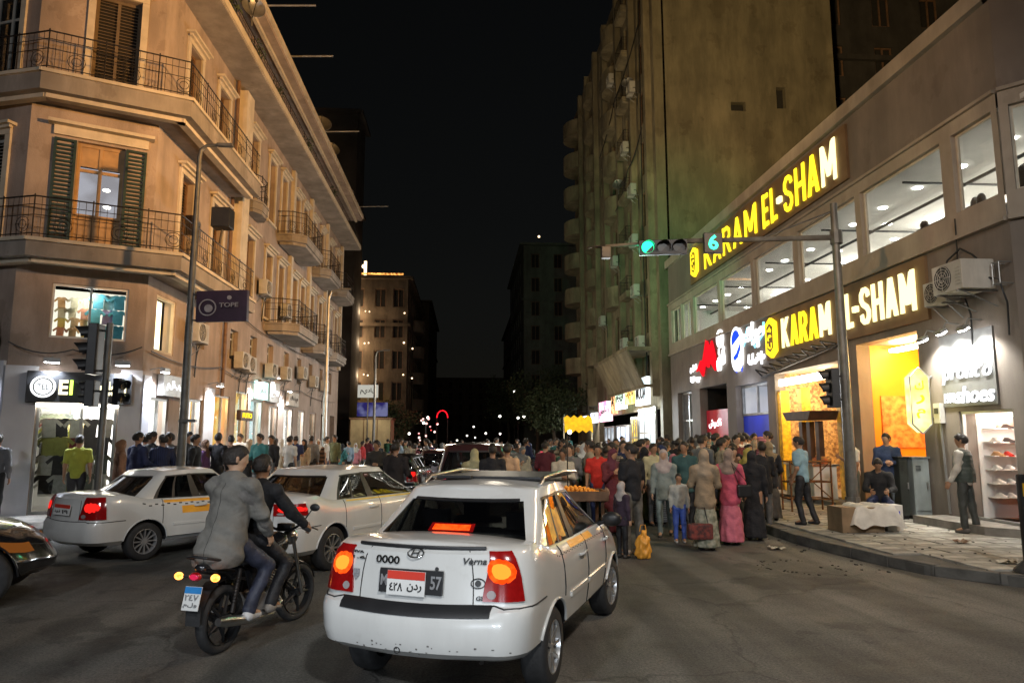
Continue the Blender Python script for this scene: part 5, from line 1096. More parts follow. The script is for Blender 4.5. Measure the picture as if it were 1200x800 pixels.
# ================================================================ STREET FURNITURE
M_lens_off = pmat('dark_signal_lens', (.03, .03, .03), .3)
M_green = emat('green_signal', (.015, 1.0, .35), 3.2)
def signal_head(par, c, u, n, size=.3, vertical=True, lit=None, hood=.22, k=3):
    """signal head: housing, hoods, lenses; n is where it faces"""
    u = Vector(u).normalized(); n = Vector(n).normalized(); Z = Vector((0, 0, 1)); s_ = Z if vertical else u; o_ = u if vertical else Z; c = Vector(c)
    mb = MB(); mb.box(c, tuple((size*k*1.08, size*1.05, .16)), (s_, o_, n)); mb.build('signal_housing', M_black, par, None, .012)
    for i in range(k):
        q = c+s_*(size*1.05)*(k/2-.5-i)+n*.085
        mb = MB(); mb.lathe([(0, 0), (size*.40, 0), (size*.42, .012)], q, n, 18); mb.build('signal_lens', M_green if lit == i else M_lens_off, par)
        mb = MB(); r_ = size*.46; ang = [math.radians(a) for a in range(-30, 211, 20)]; side = n.cross(Z) if True else u
        G_ = [[q+side*r_*math.cos(a)+Z*r_*math.sin(a), q+side*r_*math.cos(a)+Z*(r_*math.sin(a)-.02)+n*hood*(.55+.45*max(0, math.sin(a)))] for a in ang]; mb.grid(G_); mb.build('signal_hood', M_black, par)
mp_ = thing('mast_traffic_light', 'tall grey mast with a long arm carrying a green light and a countdown 6', 'traffic light', (8.15, 14.9, KH))
px, py = 8.15, 14.9
mb = MB(); mb.tube([(px, py, KH), (px, py, 3), (px-.02, py, 7.05)], [.12, .105, .075], 12); mb.build('pole', M_pole, mp_, 40)
mb = MB(); mb.lathe([(0, .02), (.22, .02), (.22, 0)], (px, py, KH+.01), seg=8); mb.tube([(px, py, KH), (px, py, KH+.5)], .15, 10); mb.build('base', M_pole, mp_)
mb = MB(); mb.tube([(px, py, 6.28), (4.9, 15.6, 6.33), (3.0, 16.1, 6.30)], [.065, .055, .035], 8); mb.tube([(px, py, 6.9), (6.6, 15.2, 6.32)], .02, 6); mb.lathe([(.13, -.15), (.13, .15)], (px, py, 6.28), seg=10); mb.build('arm', M_pole, mp_)
signal_head(mp_, (4.45, 15.62, 6.18), (1, -.2, 0), (-.12, -1, -.08), .33, False, 2)
mb = MB(); mb.box((5.52, 15.35, 6.22), (.42, .12, .46)); mb.build('countdown_box', M_black, mp_, None, .01)
text_on('countdown_digit', '6', emat('countdown_glow', (.05, 1.0, .5), 2.2), (5.40, 15.285, 6.06), (1, 0, 0), (0, 0, 1), .22, .34, .01, mp_, .02)
mb = MB(); mb.box((3.2, 15.95, 6.12), (.2, .2, .26)); mb.tube([(3.2, 15.95, 6.3), (2.8, 16.1, 6.28)], .02, 6); mb.build('camera_box', M_black, mp_, None, .02)
signal_head(mp_, (px-.28, py-.0, 2.95), (0, 1, 0), (-.9, .35, 0), .26, True, None, .2); mb = MB(); mb.tube([(px, py, 3.2), (px-.25, py, 3.2)], .025, 6); mb.tube([(px, py, 2.7), (px-.25, py, 2.7)], .025, 6); mb.build('bracket', M_black, mp_)
lamp('green_signal_or_fill', 'SPOT', (4.1, 15.45, 6.15), 14, (.1, 1, .55), .12, (4.0, 10, 4.5), 150, 1.0)
lamp('green_signal_or_fill', 'POINT', (4.12, 15.9, 6.2), 40, (.1, 1, .5), .3)
lamp('green_signal_or_fill', 'SPOT', (4.12, 16.0, 6.2), 2600, (.05, 1, .42), .2, (10.0, 35, 11.0), 36, 1.0)  # added green spot onto the tall block, behind the signal's lit face
# left traffic light
tl2 = thing('pole_traffic_light', 'black traffic light with saw tooth hoods on a pole before the corner clothes shop', 'traffic light', (-7.5, 14.6, .2))
mb = MB(); mb.tube([(-7.5, 14.6, .2), (-7.5, 14.6, 4.15)], .065, 10); mb.lathe([(0, .03), (.16, .03), (.16, 0)], (-7.5, 14.6, .2), seg=10); mb.build('pole', M_pole, tl2)
signal_head(tl2, (-7.72, 14.55, 3.62), (0, 1, 0), (-1, -.25, 0), .31, True, None, .3)
signal_head(tl2, (-7.72, 14.55, 2.75), (0, 1, 0), (-1, -.3, 0), .24, True, None, .16, 2); signal_head(tl2, (-7.2, 14.5, 2.78), (0, 1, 0), (1, -.5, 0), .24, True, None, .18, 2)
mb = MB(); 
for z in (3.2, 4.0, 2.8): mb.tube([(-7.75, 14.6, z), (-7.2 if z == 2.8 else -7.5, 14.6, z)], .022, 5)
mb.build('bracket', M_black, tl2)
tl2.location.x += .42
# left street lamp with hanging banner sign
lp = thing('street_lamp', 'slim grey street lamp with a short curved arm beside the corner building', 'street lamp', (-6.0, 15.8, .2), group='street lamps down the left pavement')
mb = MB(); mb.tube([(-6.0, 15.8, .2), (-6.0, 15.8, 3), (-6.0, 15.8, 8.1), (-5.97, 15.8, 8.3), (-5.85, 15.8, 8.4), (-5.5, 15.8, 8.42)], [.10, .085, .05, .045, .04, .035], 10); mb.build('pole', M_pole, lp, 40)
mb = MB(); mb.box((-5.45, 15.8, 8.42), (.35, .14, .07)); mb.build('lamp_head', M_pole, lp, None, .02)
mb = MB(); mb.tube([(-6.0, 15.8, .2), (-6.0, 15.8, 1.2)], .13, 10); mb.build('base', M_pole, lp)
mb = MB(); mb.box((-5.85, 15.7, 2.25), (.3, .1, .06)); mb.lathe([(.09, 0), (.11, .05), (.09, .1)], (-6, 15.8, 2.2), seg=10); mb.build('clamp', M_pole, lp)
bs = thing('banner_sign', 'dark purple rectangular sign with a pale round emblem hanging from the street lamp', 'sign', (-5.9, 15.75, 4.2))
mb = MB(); mb.box((-5.28, 15.7, 4.72), (1.12, .12, .68), (Vector((1, -.1, .02)).normalized(), Vector((.1, 1, 0)).normalized(), Vector((-.02, 0, 1)).normalized())); mb.build('panel', pmat('dark_purple_panel', (.045, .018, .04), .45, var=.2, scale=3), bs, None, .008)
mb = MB(); c_ = (-5.58, 15.65, 4.68); mb.lathe([(.16, 0), (.185, 0), (.185, .01), (.16, .01)], c_, (0, -1, 0), 22, True); mb.lathe([(0, 0), (.09, 0), (.09, .01), (0, .01)], (-5.56, 15.65, 4.66), (0, -1, 0), 12); mb.build('emblem', pmat('faded_white_print', (.35, .32, .33), .6, var=.2, scale=12), bs)
text_on('lettering', 'ZARA', MATS['faded_white_print'], (-5.32, 15.655, 4.66), (1, -.1, .02), (0, 0, 1), .42, .1, .01, bs, .02) if False else text_on('lettering', 'TOPE', MATS['faded_white_print'], (-5.32, 15.60, 4.68), (1, -.1, .02), (0, 0, 1), .42, .1, .01, bs, .02)
mb = MB(); mb.lathe([(0, 0), (.05, 0), (.05, .01), (0, .01)], (-5.12, 15.62, 4.9), (0, -1, 0), 8); mb.build('crown_mark', MATS['faded_white_print'], bs)
mb = MB(); mb.tube([(-6, 15.8, 4.98), (-5.6, 15.75, 5.02)], .02, 5); mb.tube([(-6, 15.8, 4.42), (-5.6, 15.75, 4.42)], .02, 5); mb.build('bracket', M_pole, bs)
for i, (x, y, h, lab) in enumerate([(-5.75, 30.0, 8.0, 'second slim street lamp further down the left pavement'), (-5.75, 46.0, 7.4, 'far slim street lamp near the tan kiosk')]):
    c = thing('street_lamp', lab, 'street lamp', (x, y, .2), group='street lamps down the left pavement'); mb = MB(); mb.tube([(x, y, .2), (x, y, h-.3), (x+.1, y, h), (x+.6, y, h+.1)], [.1, .06, .05, .04], 8); mb.build('pole', M_steel, c); mb = MB(); mb.box((x+.7, y, h+.1), (.4, .16, .08)); mb.build('lamp_head', M_pole, c)
# wrapped goods on the pavement
gx, gy = 7.45, 13.35
M_card = pmat('brown_cardboard', (.28, .19, .11), .85, var=.15, scale=4, stains=.2)
t = thing('cardboard_box', 'big brown cardboard box partly wrapped in a pale sheet standing on the paving', 'box', (gx-.2, gy, KH)); mb = MB(); mb.box((gx-.12, gy, KH+.23), (.8, .55, .46)); mb.build('carton', M_card, t, None, .01)
mb = MB(); mb.box((gx-.12, gy, KH+.462), (.78, .05, .004)); mb.build('tape', M_acbox, t)
M_sheet = pmat('pale_plastic_sheet', (.55, .53, .48), .45, var=.12, scale=5, bump=.5, bscale=9)
mb = MB(); Gd = []
for i in range(25):
    row = []
    for j in range(17):
        u_, v_ = i/24-.5, j/16-.5; x = gx+.12+u_*1.0; y = gy+v_*.85; dx = max(0, abs(u_)-.35)/.15; dy = max(0, abs(v_)-.30)/.2
        z = KH+.49+.02*math.sin(u_*19)+.018*math.sin(v_*23+u_*9)-.40*min(1, max(dx, dy))**1.3*(.9+.1*math.sin(u_*17+v_*12)); row.append((x, y, max(z, KH+.012)))
    Gd.append(row)
mb.grid(Gd); mb.build('sheet', M_sheet, t, 180)
t = thing('white_box', 'white printed box standing right of the wrapped cardboard box', 'box', (gx+.55, gy+.05, KH)); mb = MB(); mb.box((gx+.60, gy+.1, KH+.24), (.32, .4, .48)); mb.build('carton', M_white, t, None, .008); mb = MB(); mb.box((gx+.60, gy-.103, KH+.3), (.2, .004, .14)); mb.build('print', MATS['blue_hoarding'], t)
# iron rack behind
t = thing('iron_rack', 'rusty iron rack with crossed bars in front of the serving hatch', 'rack', (8.0, 17.3, KH)); mb = MB()
for x in (7.75, 8.75): 
    for y in (16.9, 17.4): mb.tube([(x, y, KH), (x, y, 1.35)], .022, 6)
for z in (.45, .85, 1.33): mb.tube([(7.75, 16.9, z), (8.75, 16.9, z), (8.75, 17.4, z), (7.75, 17.4, z), (7.75, 16.9, z)], .02, 6)
mb.tube([(7.75, 16.9, .45), (8.75, 16.9, 1.33)], .014, 5); mb.tube([(8.75, 16.9, .45), (7.75, 16.9, 1.33)], .014, 5); mb.build('bars', pmat('rusty_iron', (.18, .08, .03), .8, metal=.3, var=.3, scale=10), t)
# black and yellow delineator at the right edge
t = thing('marker_post', 'black and yellow marker post on a heavy black foot at the right edge', 'marker post', (7.05, 9.25, KH)); mb = MB(); mb.lathe([(0, .14), (.10, .14), (.2, .04), (.22, 0)], (7.36, 9.15, KH), seg=12); mb.build('foot', M_rubber, t)
mb = MB(); mb.box((7.36, 9.15, KH+.68), (.19, .09, 1.15)); mb.build('panel', M_black, t, None, .03)
for z in (.75, 1.05): mb = MB(); mb.box((7.36, 9.1, KH+z), (.14, .012, .17)); mb.build('reflector', pmat('yellow_reflector', (.8, .5, .02), .3), t)
# bags, fruit cart
def bag(label, x, y, z, w, h, m, seed):
    random.seed(seed); t = thing('shopping_bag', label, 'bag', (x, y, z)); mb = MB(); Gb = []
    for i in range(9):
        f = i/8; ww = w*(1.0+.12*math.sin(f*3.0))*(1-.75*f**2.2)*(1+random.uniform(-.04, .04)); Gb.append([(x+math.cos(a)*ww/2+random.uniform(-.01, .01), y+math.sin(a)*ww*.32+random.uniform(-.01, .01), z+f*h) for a in [k*math.pi/8 for k in range(17)]])
    mb.grid(Gb); mb.prism([Gb[0][k] for k in range(16)], (0, 0, 1), .004); mb.build('pouch', m, t, 60); mb = MB()
    for s_ in (-1,): mb.tube([(x-w*.2, y+s_*.03, z+h*.95), (x-w*.12, y+s_*.03, z+h*1.06), (x+w*.12, y+s_*.03, z+h*1.08), (x+w*.2, y+s_*.03, z+h*.95)], .008, 5)
    mb.build('handles', m, t)
def blob_bag(label, x, y, w, h, m, seed):
    rs = random.Random(seed); t = thing('shopping_bag', label, 'bag', (x, y, 0)); ph = rs.uniform(0, 6)
    v, f = surf_net([(V3(0, 0, .10), V3(0, 0, h*.6), w*.5, w*.42, ((0, 1, 0), 1.4)), (V3(0, 0, h*.6), V3(.02, 0, h), w*.36, w*.12)], .05, .014, lambda Q: .012*np.sin(Q[..., 2]*40+np.sin(Q[..., 0]*40+ph)*2)+.008*np.sin(np.arctan2(Q[..., 1], Q[..., 0])*7+ph), lambda Q: .004-Q[..., 2])
    me = np_mesh('pouch', [(v, f)], m); link('pouch', me, t)
    mb = MB(); mb.tube([(x-.05, y, h), (x-.03, y, h+.10), (x+.04, y, h+.10), (x+.06, y, h)], .008, 5); mb.build('handles', m, t)
M_bagO = pmat('orange_bag', (.75, .33, .04), .5, var=.15, scale=8); M_bagW = pmat('white_bag', (.6, .58, .55), .5, var=.1, scale=8)
random.seed(21)
ct = thing('fruit_cart', 'wooden handcart heaped with oranges in front of the crowd', 'cart', (2.0, 13.6, 0)); mb = MB(); mb.box((2.0, 13.6, .88), (1.5, .9, .06)); mb.box((2.0, 13.13, .97), (1.56, .05, .2)); mb.box((2.0, 14.07, .97), (1.56, .05, .2)); mb.box((1.23, 13.6, .97), (.05, .9, .2)); mb.box((2.77, 13.6, .97), (.05, .9, .2)); mb.build('tray', M_wood, ct)
mb = MB(); [mb.box((2+sx*.66, 13.6+sy*.36, .43), (.07, .07, .86)) for sx in (-1, 1) for sy in (-1, 1)]; mb.build('legs', M_wood, ct)
for sx in (-1, 1):
    mb = MB(); mb.lathe([(.27, -.025), (.32, -.03), (.34, 0), (.32, .03), (.27, .025)], (2+sx*.79, 13.6, .34), (1, 0, 0), 20, True)
    for k in range(8): a = k*math.pi/4; mb.tube([(2+sx*.79, 13.6, .34), (2+sx*.79, 13.6+.28*math.cos(a), .34+.28*math.sin(a))], .01, 4)
    mb.build('wheel', M_rubber, ct)
fm = MB(); fm.ball((0, 0, 0), .045, 8, 6); fme = fm.mesh('orange', pmat('orange_peel', (.85, .33, .03), .5, var=.1, scale=30), 180)
for i in range(13):
    for j in range(8):
        o = link('orange', fme, ct); BASE[o.name] = 0; hx = 1-((i-6)/7)**2; hy = 1-((j-3.5)/4.5)**2
        o.location = (1.36+i*.105-2.0+random.uniform(-.02, .02), 13.24+j*.1-13.6+random.uniform(-.02, .02), .97+.16*hx*hy+random.uniform(-.01, .01))
lamp('cart_lamp_light', 'POINT', (2.0, 13.7, 1.95), 10, (1, .75, .4), .06); ct.scale = (.8, .8, .86)
t = thing('cart_lamp', 'bare bulb on a stick over the orange cart', 'lamp', (2.0, 14.1, 1)); mb = MB(); mb.tube([(2.0, 14.1, .9), (2.0, 14.1, 1.95), (2.0, 13.8, 2.02)], .012, 5); mb.build('stick', M_iron, t); mb = MB(); mb.ball((2.0, 13.75, 2.0), .04, 8, 6); mb.build('bulb', M_tube, t)
# ================================================================ CARS
def paint(name, col, rough=.28, flake=0.0, var=.03):
    return pmat(name, col, rough, metal=flake, var=var, scale=2.5, coat=.9, stains=.10, bump=.02, bscale=3)
M_wpaint = paint('white_car_paint', (.66, .66, .64)); M_kpaint = paint('black_car_paint', (.012, .012, .014), .2); M_mpaint = paint('maroon_car_paint', (.05, .02, .02)); M_gpaint = paint('grey_car_paint', (.18, .18, .18), .3)
M_seam = pmat('panel_gap', (.02, .02, .02), .8); M_cglass = glassmat('car_glass', (.34, .36, .36), .28, (.004, .004, .005), .015); M_clear = glassmat('side_glass', (.4, .42, .4), .3, (.01, .01, .01), .015)
M_tailred = pmat('red_lamp_lens', (.30, .006, .006), .15, coat=1, var=.1, scale=30); M_tailglow = emat('brake_glow', (1.0, .055, .004), 1.0, col2=(1.0, .10, .01), scale=22); M_tailglow2 = emat('running_light_glow', (1.0, .02, .015), .7)
M_amber = emat('amber_glow', (1.0, .32, .06), .10); M_core = emat('bulb_core_glow', (1.0, .20, .02), 1.5); M_clearlens = pmat('clear_lamp_lens', (.34, .30, .30), .12, coat=1); M_cabin = pmat('dark_upholstery', (.035, .034, .036), .85, var=.2, scale=8)
M_rim = pmat('alloy_rim', (.55, .55, .55), .3, metal=.9, var=.08, scale=6); M_hub = pmat('dull_hubcap', (.40, .40, .41), .4, metal=.6, var=.15, scale=8)
M_platew = pmat('plate_white', (.72, .72, .70), .4, var=.05); M_plater = pmat('plate_red', (.62, .05, .03), .4, var=.08); M_plateb = pmat('plate_blue', (.03, .22, .55), .4); M_ink = pmat('plate_ink', (.02, .02, .02), .5); M_badge = pmat('chrome_badge', (.5, .5, .5), .2, metal=1)
M_ydecal = pmat('orange_decal', (.95, .42, .04), .4, var=.1, scale=6)
def lerp(a, b, t): return a+(b-a)*t
def pw(t, K):
    if t <= K[0][0]: return K[0][1]
    for (a, x), (b, y) in zip(K, K[1:]):
        if t <= b:
            f = (t-a)/(b-a); return x+(y-x)*f
    return K[-1][1]
class Shell:
    """stacked rounded-rectangle rings; s: 0 rear centre .. 1 front centre on one side; side=+1 left, -1 right"""
    def __init__(s, w, xr, xf, z0, ztop, rr=.28, rf=.4, bulge=.05, bf=.12):
        s.w, s.xr, s.xf, s.z0, s.zt, s.rr, s.rf, s.b, s.bf = w, xr, xf, z0, ztop, rr, rf, bulge, bf
    def xy(s, q, t):
        w, xr, xf = pw(t, s.w), pw(t, s.xr), pw(t, s.xf); rr, rf = min(s.rr, w*.8), min(s.rf, w*.8)
        yr = w-rr; yf = w-rf; b = s.b; bf = s.bf
        if q <= .2: f = q/.2; y = yr*f; return xr+b*f*f, y
        if q <= .3:
            a = (q-.2)/.1*math.pi/2; return xr+b+rr*(1-math.cos(a)), yr+rr*math.sin(a)
        if q <= .7:
            f = (q-.3)/.4; xa, xb = xr+b+rr, xf-bf-rf; bow = .025*4*f*(1-f); return lerp(xa, xb, f), w+bow
        if q <= .8:
            a = (q-.7)/.1*math.pi/2; return xf-bf-rf*(1-math.sin(a)), yf+rf*math.cos(a)
        f = (1-q)/.2; return xf-bf*f*f, yf*f
    def P(s, side, q, t, off=0.0):
        x, y = s.xy(q, t); zt = pw(x, s.zt) if isinstance(s.zt, list) else s.zt
        z0 = s.z0; p = Vector((x, side*y, z0+t*(zt-z0)))
        if off:
            e = 1e-3; qa, qb = max(0, q-e), min(1, q+e); ta, tb = max(0, t-.01), min(1, t+.01)
            du = s.P(side, qb, t)-s.P(side, qa, t); dv = s.P(side, q, tb)-s.P(side, q, ta)
            n = du.cross(dv)*-side; 
            if n.length < 1e-12: n = Vector((1 if q > .5 else -1, 0, 0))
            n.normalize(); p = p+n*off
        return p
    def q_of(s, x, t):
        xr, xf = pw(t, s.xr), pw(t, s.xf); w = pw(t, s.w); xa = xr+s.b+min(s.rr, w*.8); xb = xf-s.bf-min(s.rf, w*.8); return .3+.4*(x-xa)/(xb-xa)
    def ring(s, t, Q): return [s.P(-1, q, t) for q in Q]+[s.P(1, q, t) for q in Q[::-1][1:-1]]
    def solid(s, mb, T, Q, crown_top=.04, nx=8, top=True, bottom=True):
        m = len(Q)-1; M = 2*m; b = len(mb.v); vs = []
        for t in T: vs += s.ring(t, Q)
        fs = []
        for i in range(len(T)-1):
            for k in range(M): fs.append((i*M+k, i*M+(k+1) % M, (i+1)*M+(k+1) % M, (i+1)*M+k))
        def cap(i0, crown, flip):
            rows = [[i0*M+0]]
            for k in range(1, m):
                a, c = i0*M+k, i0*M+(M-k); pa, pc = vs[a], vs[c]; row = [a]
                span = min(1.0, abs(pa.y-pc.y)/.8)
                for j in range(1, nx):
                    v = j/nx; p = pa.lerp(pc, v); p = p+Vector((0, 0, crown*(1-(2*v-1)**2)*span)); vs.append(p); row.append(len(vs)-1)
                row.append(c); rows.append(row)
            rows.append([i0*M+m])
            for r0, r1 in zip(rows, rows[1:]):
                if len(r0) == 1:
                    for j in range(len(r1)-1): f = (r0[0], r1[j+1], r1[j]); fs.append(f if flip else f[::-1])
                elif len(r1) == 1:
                    for j in range(len(r0)-1): f = (r0[j], r0[j+1], r1[0]); fs.append(f if flip else f[::-1])
                else:
                    for j in range(len(r0)-1): f = (r0[j], r0[j+1], r1[j+1], r1[j]); fs.append(f if flip else f[::-1])
        if top: cap(len(T)-1, crown_top, False)
        if bottom: cap(0, 0, True)
        mb.add(vs, fs)
    def patch(s, mb, side, q0, q1, t0, t1, off, nq=6, nt=4, thick=None, shape=None):
        """raised patch; q/t may be functions for slanted edges: shape(u,v)->(q,t)"""
        th = off if thick is None else thick; G1 = []; G0 = []
        for i in range(nq+1):
            a, c = [], []
            for j in range(nt+1):
                u, v = i/nq, j/nt; q, t = (lerp(q0, q1, u), lerp(t0, t1, v)) if shape is None else shape(u, v)
                sd = side
                if q < 0: q = -q; sd = -side
                a.append(s.P(sd, q, t, off)); c.append(s.P(sd, q, t, off-th-.004))
            G1.append(a); G0.append(c)
        mb.grid(G1); mb.grid([r_[::-1] for r_ in G0])
        n, m = nq, nt
        for i in range(n): mb.quad(G1[i][0], G0[i][0], G0[i+1][0], G1[i+1][0]); mb.quad(G1[i][m], G1[i+1][m], G0[i+1][m], G0[i][m])
        for j in range(m): mb.quad(G1[0][j], G1[0][j+1], G0[0][j+1], G0[0][j]); mb.quad(G1[n][j], G0[n][j], G0[n][j+1], G1[n][j+1])
QS = [0, .04, .08, .12, .16, .2, .215, .23, .245, .26, .28, .3]+[.3+.4*k/22 for k in range(1, 22)]+[.7, .72, .74, .76, .78, .8, .84, .88, .92, .96, 1.0]
def boolcut(me, cutters):
    ob = bpy.data.objects.new('tmp_body', me); COL.objects.link(ob); cs = []
    for c in cutters:
        o = bpy.data.objects.new('tmp_cut', c); COL.objects.link(o); cs.append(o); m = ob.modifiers.new('b', 'BOOLEAN'); m.operation = 'DIFFERENCE'; m.solver = 'EXACT'; m.object = o
    dg = bpy.context.evaluated_depsgraph_get(); out_ = bpy.data.meshes.new_from_object(ob.evaluated_get(dg))
    for o in cs+[ob]: bpy.data.objects.remove(o)
    return out_
def wheel(par, x, y, r, w, side, style, steer=0.0):
    w0 = bpy.data.objects.new('wheel', None); COL.objects.link(w0); w0.parent = par; w0.location = (x, y, r); w0.rotation_euler = (0, 0, steer); BASE[w0.name] = Vector((0, 0, 0))
    ax = (0, side, 0); mb = MB(); rr = r*.66
    mb.lathe([(rr, -w*.5), (r*.9, -w*.5), (r*.985, -w*.38), (r, -w*.25), (r, w*.25), (r*.985, w*.38), (r*.9, w*.5), (rr, w*.5), (rr*.97, w*.3), (rr*.97, -w*.3)], (0, 0, 0), ax, 36, True)
    for g in (-.2, 0, .2): mb.lathe([(r*1.001, w*(g-.02)), (r*.985, w*g), (r*1.001, w*(g+.02))], (0, 0, 0), ax, 36)
    mb.build('tyre', M_rubber, w0, 50)
    mb = MB(); m = M_rim if style in ('five', 'cover') else M_hub
    mb.lathe([(rr, w*.48), (rr*.95, w*.49), (rr*.92, w*.36), (rr*.9, w*.1)], (0, 0, 0), ax, 32)
    mb.lathe([(0, w*.40), (rr*.16, w*.40), (rr*.2, w*.33)], (0, 0, 0), ax, 16)
    n = {'five': 5, 'cover': 9, 'steel': 12}[style]; Z = Vector((0, 0, 1)); X = Vector((1, 0, 0)); Y = Vector((0, side, 0))
    for k in range(n):
        a = 2*math.pi*k/n; d = X*math.cos(a)+Z*math.sin(a); p = X*-math.sin(a)+Z*math.cos(a); wd = {'five': .15, 'cover': .085, 'steel': .06}[style]*rr*2*.5
        A = [d*rr*.12-p*wd*.7, d*rr*.94-p*wd*(1.15 if style == 'five' else .8), d*rr*.94+p*wd*(1.15 if style == 'five' else .8), d*rr*.12+p*wd*.7]
        mb.add([q+Y*w*(.39 if i in (0, 3) else .44) for i, q in enumerate(A)]+[q+Y*w*.28 for q in A], [(0, 1, 2, 3), (7, 6, 5, 4), (0, 4, 5, 1), (1, 5, 6, 2), (2, 6, 7, 3), (3, 7, 4, 0)])
    mb.build('rim', m, w0, 35)
    mb = MB(); mb.lathe([(0, w*.05), (rr*.93, w*.05)], (0, 0, 0), ax, 24); mb.build('brake_disc', M_black, w0)
    return w0
def sedan(label, loc, rz, paint_m, P, cat='car', group=None):
    """P: dictionary of proportions and fittings"""
    L_, Wd, H = P.get('L', 4.2), P.get('W', 1.68), P.get('H', 1.40); hw = Wd/2; xr = -L_*.5; xf = L_*.5; wb = P.get('wb', 2.44); ax = P.get('ax', xr+.93+wb/2)
    xra, xfa = ax-wb/2, ax+wb/2; r = P.get('r', .295); wr = P.get('wr', .19); deck = P.get('deck', 1.0); belt = P.get('belt', .93)
    t = thing(P.get('name', 'parked_car'), label, cat, loc, rz, group); BASE[t.name] = Vector((0, 0, 0))
    z0 = P.get('z0', .28); zt = [(xr, deck-.05), (xr+.12, deck), (xr+.6, deck+.02), (xr+.95, belt+.01), (xf-1.25, belt-.01), (xf-.9, belt-.05), (xf-.3, .76), (xf, .66)]
    tz = lambda z: (z-z0)/(deck-z0)
    Wk = [(0, hw*.90), (.08, hw*.965), (.3, hw*.992), (.55, hw), (.78, hw*.985), (.93, hw*.95), (1, hw*.90)]
    lip = P.get('lip', .085)
    XR = [(0, xr+.12), (.08, xr+.03), (.2, xr), (.41, xr+.005), (.47, xr+.03), (.505, xr+lip), (.72, xr+lip+.02), (.96, xr+lip+.045), (1.0, xr+lip+.09)]
    XF = [(0, xf-.15), (.15, xf-.02), (.45, xf), (.65, xf-.05), (.9, xf-.14), (1, xf-.25)]
    B = Shell(Wk, XR, XF, z0, zt, P.get('rr', .24), .42, .07, .14)
    T = [0, .03, .08, .2, .33, .41, .47, .505, .62, .72, .82, .9, .96, 1.0]
    tz = lambda z: (z-.24)/.76
    mb = MB(); B.solid(mb, T, QS, .045); me = mb.mesh('body', [paint_m, M_black])
    cut = []; ra = r+.055
    for xa in (xra, xfa):
        c = MB(); c.lathe([(0, hw*.55), (ra, hw*.55), (ra, hw*1.3), (0, hw*1.3)], (xa, 0, r), (0, 1, 0), 40); cm = c.mesh('cut', M_black); 
        c = MB(); c.lathe([(0, hw*.55), (ra, hw*.55), (ra, hw*1.3), (0, hw*1.3)], (xa, 0, r), (0, -1, 0), 40); cm2 = c.mesh('cut', M_black)
        for cc in (cm, cm2):
            bm = bmesh.new(); bm.from_mesh(cc); bmesh.ops.remove_doubles(bm, verts=bm.verts, dist=1e-5); bmesh.ops.recalc_face_normals(bm, faces=bm.faces); bm.to_mesh(cc); bm.free(); cut.append(cc)
    me2 = boolcut(me, cut); me2.materials.clear(); me2.materials.append(paint_m); me2.materials.append(M_black); me2.name = 'body'
    for p in me2.polygons:
        p.material_index = 0; c = p.center
        for xa in (xra, xfa):
            if math.hypot(c.x-xa, c.z-r) < ra+.004 and abs(c.y) < hw*1.2 and abs(p.normal.y) < .5 and (math.hypot(c.x-xa, c.z-r) > ra-.02) and (Vector((c.x-xa, 0, c.z-r)).dot(p.normal) < 0): p.material_index = 1
            if math.hypot(c.x-xa, c.z-r) < ra and abs(abs(c.y)-hw*.55) < .01: p.material_index = 1
        if p.normal.z < -.9: p.material_index = 1
    me2.polygons.foreach_set('use_smooth', [True]*len(me2.polygons)); me2.set_sharp_from_angle(angle=R(32)); link('body', me2, t)
    # wheel arch lips
    mb = MB()
    for xa in (xra, xfa):
        for sd in (1, -1):
            pts = []
            for k in range(-3, 30):
                a = math.pi*k/26; x = xa+ra*math.cos(a); z = r+ra*math.sin(a)
                if z < z0+.03: continue
                tt = min(.93, max(.0, (z-z0)/(pw(x, zt)-z0))); q = B.q_of(x, tt)
                if .2 < q < .8: p = B.P(sd, min(max(q, .28), .76), tt); pts.append((x, p.y+sd*.002, z))
            if len(pts) > 3: mb.tube(pts, .012, 6)
    mb.build('wheel_arch', paint_m, t, 60)
    # cabin
    cx0, cx1 = P.get('rw0', xr+.62), P.get('rw1', xr+1.18); fx0, fx1 = P.get('fw0', xf-1.05), P.get('fw1', xf-1.80)
    zb = belt-.07; Cw = [(0, hw*.90), (.15, hw*.885), (1, hw*.69)]
    XRc = [(0, cx0-.05), (.12, cx0+.02), (.85, cx1-.07), (1, cx1+.03)]; XFc = [(0, fx0+.1), (.12, fx0), (.85, fx1+.04), (1, fx1-.06)]
    Cb = Shell(Cw, XRc, XFc, zb, [(cx1-.2, H-.075), (cx1+.35, H-.035), ((cx1+fx1)/2, H-.02), (fx1-.3, H-.03), (fx1+.05, H-.07)], .13, .16, .07, .10)
    tw = .86; CT = [0, .1, .2, .35, .5, .65, .8, tw]
    mbg = MB(); Cb.solid(mbg, CT, QS, 0, 8, top=False, bottom=False); mbg.build('window_glass', P.get('glass', M_cglass), t, 50)
    mb = MB(); 
    Tr = [tw-.02, .9, .95, .985, 1.0]; Rr = Shell([(tt, w_+.006) for tt, w_ in Cw], [(a, b-.008) for a, b in XRc], [(a, b+.008) for a, b in XFc], zb, Cb.zt, .13, .16, .07, .10)
    Rr.solid(mb, Tr, QS, .035, 8, True, True); mb.build('roof', paint_m, t, 40)
    qR, qB0, qB1, qF = .235, .47, .50, .735
    def strip(mb, qa0, qa1, qb0, qb1, off=.007, t0=0.0, t1=tw+.01):
        for sd in (1, -1): Cb.patch(mb, sd, 0, 0, 0, 0, off, 4, 8, .012, shape=lambda u, v: (lerp(lerp(qa0, qa1, v), lerp(qb0, qb1, v), u), lerp(t0, t1, v)))
